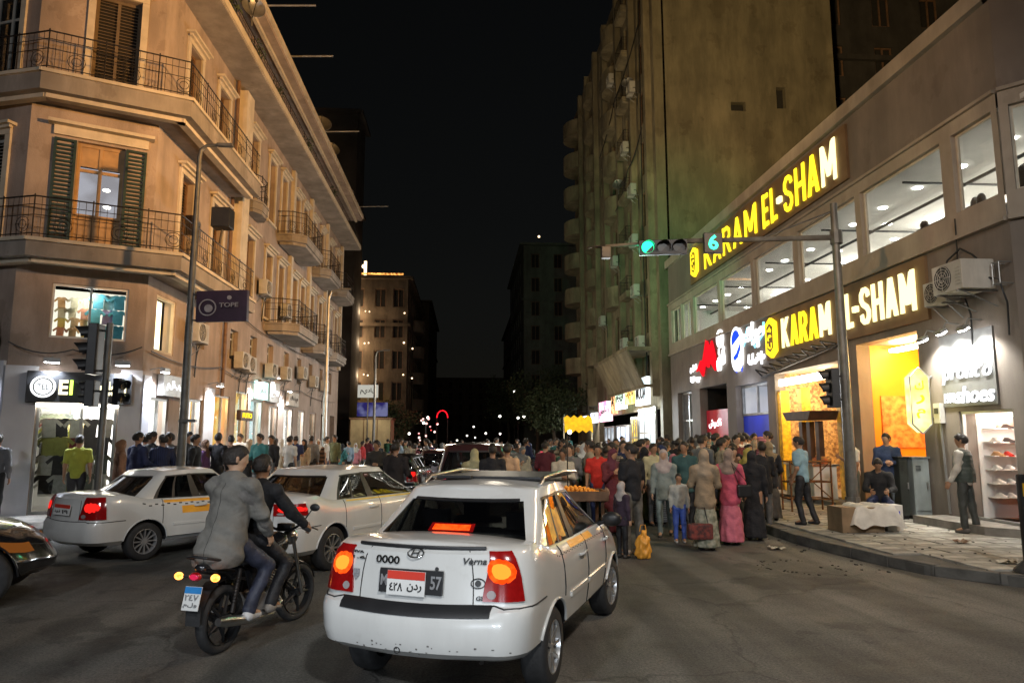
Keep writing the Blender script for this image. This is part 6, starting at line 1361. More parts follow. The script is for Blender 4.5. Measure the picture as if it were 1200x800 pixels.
    mb = MB(); strip(mb, .236, .214, P.get('cpil', .345), .305); strip(mb, qF-.015, qF-.02, qF+.018, qF+.012); [b_.build('pillar', paint_m, t, 60) for b_ in mb.pieces()] if False else mb.build('pillar', paint_m, t, 60)
    mb = MB(); strip(mb, qB0, qB0-.005, qB1, qB1-.005, .006); strip(mb, P.get('cpil', .345), .305, P.get('cpil', .345)+.012, .317, .005); strip(mb, P.get('cpil', .345)+.06, P.get('cpil', .345)+.03, P.get('cpil', .345)+.07, P.get('cpil', .345)+.04, .004)
    for sd in (1, -1): Cb.patch(mb, sd, .19, .76, 0.0, .13, .010, 30, 1, .012); Cb.patch(mb, sd, .30, .74, tw-.04, tw+.0, .008, 30, 1, .01)
    for sd in (1, -1): Cb.patch(mb, sd, 0, .2, tw-.03, tw+.005, .008, 6, 1, .01)
    mb.build('window_seal', M_black, t, 60)
    if P.get('sidereflect'):
        mb = MB(); Cb.patch(mb, -1, 0, 0, 0, 0, .004, 6, 6, .003, shape=lambda u, v: (lerp(lerp(P.get('cpil', .345)+.02, .325, v), lerp(qB0-.01, qB0-.015, v), u), lerp(.16, .80, v))); mb.build('window_reflection', P['sidereflect'], t, 60)
    # seams
    mb = MB(); so = .0025
    for sd in (1, -1):
        for xs, ta, tb in ((xra+ra*.72, tz(.55), .99), (ax-.12, .08, .99), (xfa-ra-.09, .08, .97)):
            Ps = [B.P(sd, B.q_of(xs+(.22*(1-k/10)**2*(-1 if xs > ax else 0)*.3), lerp(ta, tb, k/10)), lerp(ta, tb, k/10), so) for k in range(11)]; mb.tube(Ps, .005, 4)
        mb.tube([B.P(sd, B.q_of(lerp(xra+ra*.75, xfa-ra-.09, k/12), .08), .08, so) for k in range(13)], .005, 4)
        # trunk lid outline, bumper seam
        mb.tube([B.P(sd, .2*k/8, tz(.625), so) for k in range(9)]+[B.P(sd, q, tz(.61), so) for q in (.22, .25, .28, .30, .33)], .006, 4)
        mb.tube([B.P(sd, .150, lerp(tz(.63), .985, k/6), so) for k in range(7)], .004, 4)
        mb.tube([B.P(sd, q, .80, so) for q in (.735, .76, .8, .9, 1.0)], .005, 4)
    mb.build('panel_gap', M_seam, t)
    # side mouldings, handles, mirrors
    mb = MB()
    for sd in (1, -1):
        for xa, xb in ((xra+ra+.08, ax-.14), (ax-.10, xfa-ra-.11)): B.patch(mb, sd, B.q_of(xa, .38), B.q_of(xb, .38), .345, .405, .012, 8, 2)
    mb.build('side_moulding', paint_m, t, 60)
    for sd in (1, -1):
        for xh in (ax-.34, ax+.72):
            q = B.q_of(xh, .78); mb = MB(); mb.tube([B.P(sd, q-.012, .78, .002), B.P(sd, q-.009, .78, .03), B.P(sd, q+.012, .785, .03), B.P(sd, q+.015, .785, .002)], .013, 6); mb.build('door_handle', P.get('handle', paint_m), t, 60)
        q = .70; base = Cb.P(sd, q, .10, 0); mb = MB(); c = base+Vector((.04, sd*.17, .06)); mb.tube([base, c], .022, 6); mb.ball(c, (.07, .105, .075), 12, 8); mo = mb.build('side_mirror', P.get('mirror', M_black), t, 60); mb = MB(); mb.ball(c-Vector((.035, 0, 0)), (.03, .078, .05), 12, 8); mb.build('mirror_glass', M_chrome, mo, 60)
    # rear: lamps
    lt0, lt1 = P.get('lampt', (tz(.655), .975)); lq0, lq1 = P.get('lampq', (.165, .285)); glow = P.get('glow', M_tailglow)
    for sd in (1, -1):
        mb = MB(); B.patch(mb, sd, 0, 0, 0, 0, .014, 10, 8, shape=lambda u, v: (lerp(lq0+(.030*v**1.5 if P.get('slant') else 0), lq1-.012*v, u), lerp(lt0, lt1, v))); tl_ = mb.build('tail_light', M_tailred, t, 60)
        mb = MB(); uc = P.get('glowc', (.50, .62)); gr = P.get('glowr', (.34, .26))
        G_ = []
        for i in range(13):
            a = 2*math.pi*i/12; row = []
            for j in range(5):
                u = uc[0]+gr[0]*math.cos(a)*j/4; v = uc[1]+gr[1]*math.sin(a)*j/4; row.append(B.P(sd, lerp(lq0, lq1, u), lerp(lt0, lt1, v), .018-.003*(j/4)**2))
            G_.append(row)
        mb.grid(G_); mb.build('lamp_glow', glow, tl_, 60)
        if glow is M_tailglow:
            mb = MB(); mb.grid([[B.P(sd, lerp(lq0, lq1, uc[0]+gr[0]*.62*math.cos(2*math.pi*i/14)*j/3), lerp(lt0, lt1, uc[1]+gr[1]*.62*math.sin(2*math.pi*i/14)*j/3), .022-.002*j/3) for j in range(4)] for i in range(15)]); mb.build('bulb_core', M_core, tl_, 60)
        mb = MB(); G_ = []
        for i in range(13):
            a = 2*math.pi*i/12; G_.append([B.P(sd, lerp(lq0, lq1, .25+.13*math.cos(a)*j/3), lerp(lt0, lt1, .14+.09*math.sin(a)*j/3), .018) for j in range(4)])
        mb.grid(G_); mb.build('reverse_lens', M_clearlens, tl_, 60)
        # headlights
        mb = MB(); B.patch(mb, sd, .735, .81, .66, .84, .012, 10, 5); mb.build('headlight', P.get('headm', M_clearlens), t, 60)
    if P.get('strip'):
        mb = MB(); 
        for sd in (1, -1): B.patch(mb, sd, 0, .196, tz(.565), tz(.63), .012, 8, 2)
        mb.build('bumper_strip', M_black, t, 60)
    if P.get('spoiler'):
        mb = MB(); mb.tube([B.P(-1, .195-.195*k/6, .995, .012) for k in range(7)]+[B.P(1, .195*k/6, .995, .012) for k in range(1, 7)], .014, 6); mb.build('deck_spoiler', M_black, t, 60)
    # interior
    mb = MB(); mb.box((ax-.0, 0, .62), (2.2, hw*1.5, .1)); mb.build('cabin_floor', M_cabin, t)
    for x, n in ((ax-.62, 'rear_seat'), (ax+.28, 'front_seat')):
        for y in ((-.36, .36) if n == 'front_seat' else (-.4, .0, .4)):
            mb = MB(); w_ = .5 if n == 'front_seat' else .42; mb.box((x, y, .82), (.14, w_, .56), (Vector((.96, 0, .28)), Vector((0, 1, 0)), Vector((-.28, 0, .96)))); mb.box((x+.25, y, .60), (.5, w_, .14)); st = mb.build(n, M_cabin, t, None, .04)
            if y or n == 'front_seat': mb = MB(); mb.box((x-.1, y, 1.17), (.09, .25, .15)); mb.tube([(x-.08, y-.06, 1.05), (x-.1, y-.06, 1.15)], .008, 5); mb.build('headrest', M_cabin, st, None, .03)
    mb = MB(); mb.box((fx0-.15, 0, .88), (.35, hw*1.6, .2)); mb.build('dashboard', M_cabin, t, None, .03)
    mb = MB(); mb.box((cx0+.25, 0, belt-.03), (.42, hw*1.55, .03)); mb.build('parcel_shelf', M_cabin, t)
    mb = MB(); mb.tube([(cx0+.0, -.3, 0.27+.02), (xr+.36, -.42, .29)], .018, 8); mb.build('exhaust', M_iron, t)
    st_ = P.get('steer', 0)
    for xa, s__ in ((xra, 0), (xfa, st_)):
        for sd in (1, -1): wheel(t, xa, sd*(hw-wr*.5-.01), r, wr, sd, P.get('wheel', 'cover'), s__)
    t['_'] = 1; del t['_']
    return t, B, Cb, tz
def flat_frame(B, y, t, off=.004):
    """frame on the rear face at lateral y (car local): origin, right (as seen from behind), up"""
    def P_(y_, t_): sd = 1 if y_ > 0 else -1; w = pw(t_, B.w); rr = min(B.rr, w*.8); return B.P(sd, .2*abs(y_)/(w-rr), t_, off)
    p = P_(y, t); e = .05; rgt = (P_(y-e, t)-P_(y+e, t)).normalized(); up = (P_(y, t+.04)-P_(y, t-.04)).normalized(); return p, rgt, up
def plate(par, B, y, t, w, h, red=True, txt='٤٢٨ ندر', extra=None):
    p, r_, u = flat_frame(B, y, t, .024); n = r_.cross(u); c = p
    o0 = c-r_*w/2-u*h/2
    mb = MB(); mb.box(c, (w, h, .008), (r_, u, n)); pl = mb.build('licence_plate', M_platew, par)
    mb = MB(); mb.box(c+u*h*.32+n*.003, (w*.985, h*.34, .008), (r_, u, n)); mb.build('plate_band', M_plater if red else M_plateb, pl)
    a, b = txt.split(); text_on('plate_digits', a, M_ink, o0+r_*w*.08+u*h*.16+n*.006, r_, u, w*.34, h*.34, .003, pl, .02); text_on('plate_letters', b, M_ink, o0+r_*w*.54+u*h*.16+n*.006, r_, u, w*.38, h*.34, .003, pl, .02)
    return pl
# ---- hero: white taxi in the foreground
def place_heading(x, y, deg): return (x, y, 0), R(90-deg)
loc, rz = place_heading(-.03+.99*math.sin(R(24)), 5.92+1.19*math.cos(R(24)), 24)
hero, B, Cb, tz = sedan('white taxi sedan in the foreground with glowing brake lights and a black roof rack', (.38, 7.12, 0), R(90-22), M_wpaint, dict(name='taxi', L=4.12, W=1.66, H=1.50, wb=2.42, ax=.03, deck=1.09, belt=1.01, r=.298, z0=.355, rw0=-1.54, rw1=-.95, strip=True, spoiler=True, slant=True, steer=R(-6), glow=M_tailglow, lampq=(.172, .256), sidereflect=None), 'taxi')
bp, br, bu = flat_frame(B, .02, tz(.775), .010); bn = br.cross(bu)
mb = MB(); mb.box(bp, (.50, .165, .01), (br, bu, bn)); opl = mb.build('old_plate', M_black, hero, None, .004)
text_on('old_plate_lettering', 'ME', M_hub, bp-br*.235-bu*.035+bn*.007, br, bu, .09, .075, .003, opl, .02); text_on('old_plate_lettering', '57', M_hub, bp+br*.155-bu*.045+bn*.007, br, bu, .085, .09, .003, opl, .02)
plate(hero, B, .02+.03, tz(.762), .30, .165, True)
def trunk_text(par, s_, y, t, w, h, mat=M_badge, sh=0, name='badge_lettering', off=.006):
    p, r_, u = flat_frame(B, y, t, off); return text_on(name, s_, mat, p-r_*w/2-u*h/2, r_, u, w, h, .005, par, .02, sh)
p, r_, u = flat_frame(B, 0, .955, .008); n = r_.cross(u); mb = MB(); el = [(math.cos(a)*.062, math.sin(a)*.034) for a in [k*math.pi/12 for k in range(25)]]; mb.tube([p+r_*a+u*b for a, b in el], .005, 5, cap=False)
mb.tube([p-r_*.03-u*.022, p-r_*.018+u*.024], .005, 5); mb.tube([p+r_*.018-u*.024, p+r_*.03+u*.022], .005, 5); mb.tube([p-r_*.026-u*.002, p+r_*.026+u*.003], .005, 5); mb.build('brand_emblem', M_badge, hero)
trunk_text(hero, 'Verna', -.44, .90, .17, .045, M_ink, .2); trunk_text(hero, 'VIVA', .50, .93, .13, .018, M_ink); trunk_text(hero, 'GLS', -.50, tz(.675), .08, .03, M_ink); trunk_text(hero, '1.6', .48, .88, .12, .02, M_ink)
trunk_text(hero, '0000', .22, .885, .20, .055, M_badge)
p, r_, u = flat_frame(B, -.47, tz(.775), .006); mb = MB(); mb.tube([p+r_*math.cos(a)*.05+u*math.sin(a)*.032 for a in [k*math.pi/10 for k in range(21)]], .004, 5, cap=False); mb.lathe([(0, 0), (.022, 0), (.022, .004), (0, .004)], p, r_.cross(u), 12); mb.build('round_sticker', M_ink, hero)
p, r_, u = flat_frame(B, .49, tz(.79), .006); mb = MB(); mb.prism([p+r_*a+u*b for a, b in ((-.03, .035), (.03, .035), (.03, -.01), (0, -.045), (-.03, -.01))], r_.cross(u), .002); mb.build('shield_sticker', pmat('faded_sticker', (.25, .25, .27), .6, var=.3, scale=60), hero)
p, r_, u = flat_frame(B, -.17, tz(.865), .004); mb = MB(); mb.lathe([(0, 0), (.014, 0), (.014, .006), (0, .006)], p, r_.cross(u), 10); mb.build('lock', M_ink, hero)
# high brake light, hanging ornament, roof rack, scuffs on the bumper
mb = MB(); [Cb.patch(mb, sd, 0, .07, .41, .52, .004, 4, 2, .003) for sd in (1, -1)]; bh = mb.build('high_brake_light', M_tailred, hero, 60); mb = MB(); [Cb.patch(mb, sd, 0, .058, .425, .50, .007, 4, 2, .002) for sd in (1, -1)]; mb.build('lamp_glow', M_tailglow, bh, 60)
mb = MB(); mb.ball((-.1+.5, .02, 1.2), (.03, .05, .07), 8, 6); mb.ball((.4, .02, 1.11), (.03, .04, .05), 8, 6); mb.tube([(.4, .02, 1.33), (.4, .02, 1.25)], .004, 4); mb.build('hanging_ornament', pmat('pale_plush', (.5, .35, .35), .9, var=.3, scale=30), hero, 180)
mb = MB(); mb.box((.12, 0, 1.515), (1.15, 1.02, .03)); rk = mb.build('roof_rack', M_black, hero, None, .01); mb = MB()
for y in (-.55, .55): mb.tube([(-.62, y, 1.47), (-.5, y, 1.53), (.2, y, 1.555), (.72, y, 1.53), (.82, y, 1.46)], .016, 8)
mb.build('rack_rail', M_chrome, rk, 60)
mb = MB(); mb.box((-.52, .28, 1.525), (.07, .3, .025)); mb.build('roof_antenna', M_black, hero, None, .006)
M_scuff = pmat('bumper_scuff', (.16, .15, .14), .9, var=.4, scale=60); mb = MB(); random.seed(4)
for k in range(26):
    sd = random.choice((1, -1)); q = random.uniform(0, .24); tt = random.uniform(tz(.27), tz(.36)); w_ = random.uniform(.002, .006); B.patch(mb, sd, q, q+w_, tt, tt+random.uniform(.006, .02), .0015, 1, 1, .001)
mb.build('bumper_scuff', M_scuff, hero)
p = B.P(1, .03, tz(.31), .004); mb = MB(); mb.lathe([(.018, 0), (.024, 0), (.024, .004), (.018, .004)], p, (-1, 0, 0), 14, True); mb.build('tow_cap', M_ink, hero)
# reflective taxi decals on the right flank
mb = MB()
for k in range(46):
    xx = -1.05+k*.05; B.patch(mb, -1, B.q_of(xx, .88), B.q_of(xx+.025, .88), .872 if k % 2 else .886, .886 if k % 2 else .90, .0015, 1, 1, .001)
mb.build('check_decal', M_ink, hero)
mb = MB(); B.patch(mb, -1, B.q_of(-.62, .93), B.q_of(.25, .93), .905, .985, .0015, 8, 2, .001); mb.build('orange_decal', M_ydecal, hero)
mb = MB(); [Cb.patch(mb, -1, 0, 0, 0, 0, .003, 4, 4, .002, shape=lambda u, v: (lerp(lerp(.375, .345, v), lerp(.452, .44, v), u), lerp(.15+.1*abs(math.sin(u*9)), .66+.05*math.sin(u*6), v))) for _ in (0,)]; mb.build('window_reflection', pmat('orange_window_reflection', (.95, .45, .05), .5, var=.25, scale=9, col2=(.55, .25, .05)), hero, 60)  # orange patch paints in the reflected signs and doorway, stickers included
# ---- white sedan beyond the motorcycle
c2, B2, Cb2, tz2 = sedan('white sedan with angular red tail lights between the motorcycle and the foreground taxi', (-2.05, 12.35, 0), R(90-27), M_wpaint, dict(name='white_car', L=4.5, W=1.74, H=1.44, wb=2.6, deck=1.06, belt=.97, r=.31, lampt=(.70, .90), lampq=(.15, .292), glow=M_tailglow2, glowr=(.42, .3), glowc=(.55, .5), wheel='cover', steer=R(0), lip=.05), 'car')
plate(c2, B2, 0, tz2(.78), .36, .16, True)
mb = MB(); B2.patch(mb, -1, B2.q_of(-1.0, .95), B2.q_of(.9, .95), .955, .985, .0015, 8, 1, .001); mb.build('yellow_decal', pmat('yellow_decal', (.85, .6, .1), .4), c2)
# ---- white taxi on the left
c3, B3, Cb3, tz3 = sedan('white taxi with a black check band and orange flank before the corner shop', (-4.88, 13.25, 0), R(90-38), M_wpaint, dict(name='taxi', L=4.2, W=1.66, H=1.39, wb=2.44, deck=1.0, belt=.92, r=.29, lampq=(.155, .285), glow=M_tailglow2, glowr=(.3, .24), glowc=(.5, .55), wheel='steel', slant=True, lip=.05), 'taxi')
plate(c3, B3, 0, tz3(.80), .50, .16, True, 'طنف ١٩')
mb = MB()
for k in range(26): xx = -1.25+k*.1; B3.patch(mb, -1, B3.q_of(xx, .86), B3.q_of(xx+.05, .86), .83 if k % 2 else .86, .86 if k % 2 else .89, .0015, 1, 1, .001)
mb.build('check_decal', M_ink, c3)
mb = MB(); B3.patch(mb, -1, B3.q_of(-.9, .93), B3.q_of(1.3, .93), .895, .96, .0015, 8, 2, .001); B3.patch(mb, -1, B3.q_of(-.6, .7), B3.q_of(.9, .7), .62, .80, .0012, 8, 2, .001); mb.build('orange_decal', M_ydecal, c3)
mb = MB(); mb.tube([(-1.9, .3, 1.0), (-1.6, .1, 1.02)], .01, 4); mb.build('wiper', M_black, c3)
# ---- black car nose at the left edge
c4, B4, Cb4, tz4 = sedan('black car at the left edge showing its nose and five spoke wheel', (-7.0, 8.77, 0), R(20), M_kpaint, dict(name='black_car', L=4.2, W=1.74, H=1.5, wb=2.6, deck=1.02, belt=.98, r=.34, wr=.21, wheel='five', headm=M_amber, lip=.05, ax=.15, rf=.2), 'car')
# ---- dark vehicles in the crowd
def boxy(label, name, x, y, deg, paint_m, L_=4.4, W_=1.75, H=1.85):
    c, Bx, Cx, tzx = sedan(label, (x, y, 0), R(90-deg), paint_m, dict(name=name, L=L_, W=W_, H=H, wb=2.55, deck=1.12, belt=1.08, r=.32, lampt=(.55, .95), lampq=(.165, .25), rw0=-L_/2+.06, rw1=-L_/2+.16, fw0=L_/2-.9, fw1=L_/2-1.5, cpil=.34, glow=M_tailglow2, wheel='steel', lip=.05), 'car')
    return c
boxy('dark van roof rising behind the foreground taxi among the crowd', 'dark_van', .3, 17.2, 3, M_mpaint, H=1.78)
boxy('dark red hatchback stuck in the crowd far down the street', 'dark_red_car', -.9, 27.0, 0, M_mpaint, 3.9, 1.65, 1.5)
boxy('dark car further down the street under the red neon arch', 'dark_car', -2.4, 33.0, 0, M_kpaint, 4.2, 1.7, 1.45)
boxy('small maroon car in the crowd right of the dark van', 'maroon_car', 3.1, 24.5, 2, M_mpaint, 3.9, 1.65, 1.5)
boxy('dark car with red lamps left of the street centre among walkers', 'dark_car', -1.9, 21.5, 4, M_kpaint, 4.2, 1.7, 1.45)
boxy('grey car queued between the dark van and the far crowd', 'grey_car', 1.2, 23.5, 0, M_gpaint, 4.2, 1.7, 1.45)
# ================================================================ PEOPLE
def seg_d(P, a, b, ra, rb, sq=None):
    a = np.array(a, float); b = np.array(b, float); ab = b-a; L2_ = (ab@ab)+1e-9
    t = np.clip(((P-a)@ab)/L2_, 0, 1); D = P-(a+t[..., None]*ab)
    if sq is not None: d = np.array(sq[0], float); D = D+((D@d)*(sq[1]-1))[..., None]*d
    return np.sqrt((D*D).sum(-1))-(ra+(rb-ra)*t)
def sdf_eval(P, prims, k):
    D = None
    for p in prims:
        d = seg_d(P, p[0], p[1], p[2], p[3], p[4] if len(p) > 4 else None)
        kk = p[5] if len(p) > 5 else k
        if D is None: D = d
        else: h = np.clip(.5+.5*(D-d)/kk, 0, 1); D = D*(1-h)+d*h-kk*h*(1-h)
    return D
def surf_net(prims, k=.03, res=.022, noise=None, cut=None, pad=.05):
    pts = np.array([q for p in prims for q in (p[0], p[1])], float); rm = max(max(p[2], p[3]) for p in prims)
    lo = pts.min(0)-rm-pad; hi = pts.max(0)+rm+pad; n = np.ceil((hi-lo)/res).astype(int)+1
    ax = [lo[i]+np.arange(n[i])*res for i in range(3)]; X, Y, Z = np.meshgrid(*ax, indexing='ij'); P = np.stack([X, Y, Z], -1)
    D = sdf_eval(P, prims, k)
    if noise: D = D+noise(P)
    if cut is not None: D = np.maximum(D, cut(P))
    ins = D < 0
    # cell corners
    c = [(0,0,0),(1,0,0),(0,1,0),(1,1,0),(0,0,1),(1,0,1),(0,1,1),(1,1,1)]
    sl = lambda A, o: A[o[0]:A.shape[0]-1+o[0], o[1]:A.shape[1]-1+o[1], o[2]:A.shape[2]-1+o[2]]
    cnt = sum(sl(ins, o).astype(int) for o in c); act = (cnt > 0) & (cnt < 8); idx = -np.ones(act.shape, int); ids = np.argwhere(act); idx[act] = np.arange(len(ids))
    vs = np.zeros((len(ids), 3)); wt = np.zeros(len(ids)); E = [(a, b) for a in range(8) for b in range(a+1, 8) if sum(abs(c[a][i]-c[b][i]) for i in range(3)) == 1]
    V = [sl(D, o)[act] for o in c]
    for a, b in E:
        da, db = V[a], V[b]; m = (da < 0) != (db < 0); t = np.where(m, da/(da-db+1e-12), 0); p = np.array(c[a])+(np.array(c[b])-np.array(c[a]))*t[:, None]; vs += p*m[:, None]; wt += m
    vs = (ids+vs/np.maximum(wt, 1)[:, None])*res+lo
    F = []
    for axn, (u, v) in enumerate([(1, 2), (2, 0), (0, 1)]):
        s0 = [slice(None)]*3; s1 = [slice(None)]*3; s0[axn] = slice(0, -1); s1[axn] = slice(1, None); A = ins[tuple(s0)]; Bq = ins[tuple(s1)]; ch = np.argwhere(A != Bq)
        ch = ch[(ch[:, u] > 0) & (ch[:, v] > 0) & (ch[:, u] < ins.shape[u]-1) & (ch[:, v] < ins.shape[v]-1)]
        if len(ch) == 0: continue
        def at(du, dv):
            q = ch.copy(); q[:, u] -= du; q[:, v] -= dv; return idx[q[:, 0], q[:, 1], q[:, 2]]
        a, b, c_, d = at(1, 1), at(0, 1), at(0, 0), at(1, 0); f = np.stack([a, b, c_, d], 1); inn = A[ch[:, 0], ch[:, 1], ch[:, 2]]; f[~inn] = f[~inn][:, ::-1]; F.append(f)
    F = np.concatenate(F); F = F[(F >= 0).all(1)]
    return vs, F
def np_mesh(name, parts, mat):
    vs = []; fs = []; b = 0
    for v, f in parts: vs.append(v); fs += [tuple(int(i)+b for i in q) for q in f]; b += len(v)
    me = bpy.data.meshes.new(name); me.from_pydata(np.concatenate(vs).tolist(), [], fs); me.materials.append(mat); me.validate(); me.polygons.foreach_set('use_smooth', [True]*len(me.polygons)); me.update(); return me
def cloth(name, rough=.85, sc=7): return pmat(name, (.95, .95, .95), rough, var=.16, scale=sc, objcol=True, bump=.35, bscale=22)
def cloth(name, rough=.85, sc=7):
    m = pmat(name, (.95, .95, .95), rough, var=.2, scale=sc, objcol=True, bump=.75, bscale=17); t, N, L = m.node_tree, m.node_tree.nodes, m.node_tree.links; b = [n for n in N if n.type == 'BSDF_PRINCIPLED'][0]; src = b.inputs['Base Color'].links[0].from_socket
    oi = N.new('ShaderNodeObjectInfo'); tc = N.new('ShaderNodeTexCoord')
    def band(direction, lo, hi, dark, scl):
        w = N.new('ShaderNodeTexWave'); w.bands_direction = direction; w.inputs['Scale'].default_value = scl; w.inputs['Distortion'].default_value = 1.2; L.new(tc.outputs['Object'], w.inputs['Vector'])
        r_ = N.new('ShaderNodeValToRGB'); r_.color_ramp.elements[0].position = .35; r_.color_ramp.elements[1].position = .5; r_.color_ramp.elements[0].color = (dark, dark, dark, 1); L.new(w.outputs['Fac'], r_.inputs[0])
        g = N.new('ShaderNodeMath'); g.operation = 'GREATER_THAN'; g.inputs[1].default_value = lo; L.new(oi.outputs['Object Index'], g.inputs[0]); h = N.new('ShaderNodeMath'); h.operation = 'LESS_THAN'; h.inputs[1].default_value = hi; L.new(oi.outputs['Object Index'], h.inputs[0])
        p_ = N.new('ShaderNodeMath'); p_.operation = 'MULTIPLY'; L.new(g.outputs[0], p_.inputs[0]); L.new(h.outputs[0], p_.inputs[1])
        x = N.new('ShaderNodeMix'); x.data_type = 'RGBA'; x.blend_type = 'MULTIPLY'; L.new(p_.outputs[0], x.inputs[0]); return x, r_
    for d_, lo, hi, dk, scl in (('Z', 62, 76, .35, 6), ('X', 72, 86, .45, 9), ('Z', 88, 95, .2, 2.2)):
        x, r_ = band(d_, lo, hi, dk, scl); L.new(src, x.inputs[6]); L.new(r_.outputs[0], x.inputs[7]); src = x.outputs[2]
    L.new(src, b.inputs['Base Color']); return m
M_cloth = cloth('cloth'); M_cloth2 = cloth('leather_and_denim', .6, 12); M_skin = pmat('skin', (1.0, .9, .85), .55, var=.08, scale=9, objcol=True); M_hair = pmat('hair', (.018, .013, .010), .6, var=.4, scale=40, objcol=True, bump=.6, bscale=60)
M_stripe = pmat('patterned_cloth', (.95, .95, .95), .85, scale=14, col2=(.45, .5, .45), detail=1, objcol=True)
SKN = [(.42, .25, .16), (.35, .20, .12), (.28, .16, .10), (.48, .31, .21)]
def V3(*a): return np.array(a, float)
def rotx(v, a): c, s = math.cos(a), math.sin(a); return V3(v[0], v[1]*c-v[2]*s, v[1]*s+v[2]*c)
def joints(h=1.72, lean=0, twist=0, arms=None, legs=None, head=(0, 0), sh=.185, hip=.09):
    """x right, y forward. arms: per side (upper dir, fore dir); legs: per side (thigh dir, shin dir)"""
    s = h/1.72; J = {}; J['pel'] = V3(0, 0, .94)*s
    up = rotx(V3(0, 0, 1), -lean); J['che'] = J['pel']+up*.34*s; J['nec'] = J['pel']+up*.52*s
    ct, st = math.cos(twist), math.sin(twist); rt = V3(ct, st, 0); fwd = V3(-st, ct, 0); J['rt'] = rt; J['fwd'] = fwd; J['up'] = up
    hd = rotx(V3(0, 0, 1), -lean*.5-head[0]); J['hb'] = J['nec']+up*.03*s+hd*.07*s; J['ht'] = J['hb']+hd*.13*s; J['hd'] = hd
    hy = head[1]; J['hf'] = V3(-math.sin(hy), math.cos(hy), 0); J['hf'] = J['hf']-hd*(J['hf']@hd); J['hf'] /= np.linalg.norm(J['hf'])
    arms = arms or {}; legs = legs or {}
    for sd, nm in ((-1, 'L'), (1, 'R')):
        J['sh'+nm] = J['nec']-up*.055*s+rt*sd*sh*s; ud, fd = arms.get(nm, ((.12*sd, .0, -1), (.05*sd, .15, -1)))
        ud = V3(*ud)/np.linalg.norm(ud); fd = V3(*fd)/np.linalg.norm(fd); J['el'+nm] = J['sh'+nm]+ud*.285*s; J['wr'+nm] = J['el'+nm]+fd*.25*s; J['fd'+nm] = fd
        J['hi'+nm] = J['pel']+V3(sd*hip*s, 0, -.02*s); td, hd_ = legs.get(nm, ((.03*sd, .0, -1), (0, 0, -1)))
        td = V3(*td)/np.linalg.norm(td); hd_ = V3(*hd_)/np.linalg.norm(hd_); J['kn'+nm] = J['hi'+nm]+td*.43*s; J['an'+nm] = J['kn'+nm]+hd_*.41*s
    J['s'] = s; return J
def hand_prims(J, nm, curl=.5, s=1.0):
    w = J['wr'+nm]; f = J['fd'+nm]; sd = 1 if nm == 'R' else -1
    side = V3(sd, 0, 0)-f*(f[0]*sd); side /= np.linalg.norm(side)+1e-9; fw = np.cross(f, side)*sd; fw /= np.linalg.norm(fw)+1e-9
    if fw[1] < 0: fw = -fw
    inn = -side; pr = [(w, w+f*.075*s, .030*s, .034*s, (tuple(side), 1.9))]; K = w+f*.085*s
    for i, (o, L_) in enumerate(((-.030, .066), (-.010, .076), (.010, .072), (.029, .056))):
        a = K+fw*(-o)*s; b = a+(f*math.cos(curl*.5)+inn*math.sin(curl*.5))*L_*.5*s; c = b+(f*math.cos(curl*1.5)+inn*math.sin(curl*1.5))*L_*.5*s; pr += [(a-f*.02*s, b, .0095*s, .009*s), (b, c, .009*s, .0075*s)]
    t0 = w+f*.025*s+fw*.026*s; t1 = t0+(f*.6+fw*.7+inn*.35)*.04*s; t2 = t1+(f*.9+fw*.15+inn*.4)*.03*s; pr += [(t0, t1, .013*s, .011*s), (t1, t2, .011*s, .009*s)]
    return pr
def body_prims(J, fem=False, belly=0, k=1.0):
    s = J['s']; X = tuple(J['rt']); Fw = tuple(J['fwd']); P, C_, N = J['pel'], J['che'], J['nec']; w = .86 if fem else 1.0
    pr = [(P-V3(0, 0, .03*s), P+J['up']*.12*s, .135*s, .125*s*(1+belly*.3), (Fw, 1.25-belly*.3)), (P+J['up']*.12*s, C_, .125*s*(1+belly*.25), .150*s*w, (Fw, 1.35-belly*.3)), (C_, N-J['up']*.06*s, .150*s*w, .115*s*w, (Fw, 1.45)),
          (J['shL'], J['shR'], .060*s, .060*s), (N-J['up']*.03*s, J['hb'], .058*s, .052*s)]
    for nm in 'LR':
        pr += [(J['sh'+nm], J['el'+nm], .056*s, .043*s), (J['el'+nm], J['wr'+nm], .042*s, .028*s), (J['hi'+nm], J['kn'+nm], .088*s, .058*s), (J['kn'+nm], J['an'+nm], .056*s, .036*s),
               (J['an'+nm], J['an'+nm]+J['fwd']*.13*s-V3(0, 0, .045*s), .038*s, .030*s)]
    return pr
def head_prims(J):
    s = J['s']; b, t, f, u = J['hb'], J['ht'], J['hf'], J['hd']; r_ = np.cross(f, u)
    c = b+u*.075*s; sq = (tuple(r_), 1.22)
    pr = [(c+u*.02*s-f*.018*s, c+u*.045*s+f*.012*s, .093*s, .088*s, sq), (c-u*.05*s+f*.035*s, c-u*.02*s+f*.03*s, .050*s, .066*s, (tuple(r_), 1.12)),
          (c-u*.012*s+f*.095*s, c+u*.025*s+f*.088*s, .013*s, .009*s, None, .012), (c+u*.04*s+f*.082*s-r_*.03*s, c+u*.04*s+f*.082*s+r_*.03*s, .012*s, .012*s, None, .02),
          (c-u*.043*s+f*.082*s-r_*.016*s, c-u*.043*s+f*.082*s+r_*.016*s, .009*s, .009*s, None, .012)]
    for sd in (-1, 1): pr.append((c+r_*sd*.078*s-u*.018*s, c+r_*sd*.080*s+u*.018*s, .011*s, .014*s, None, .01))
    return pr, c
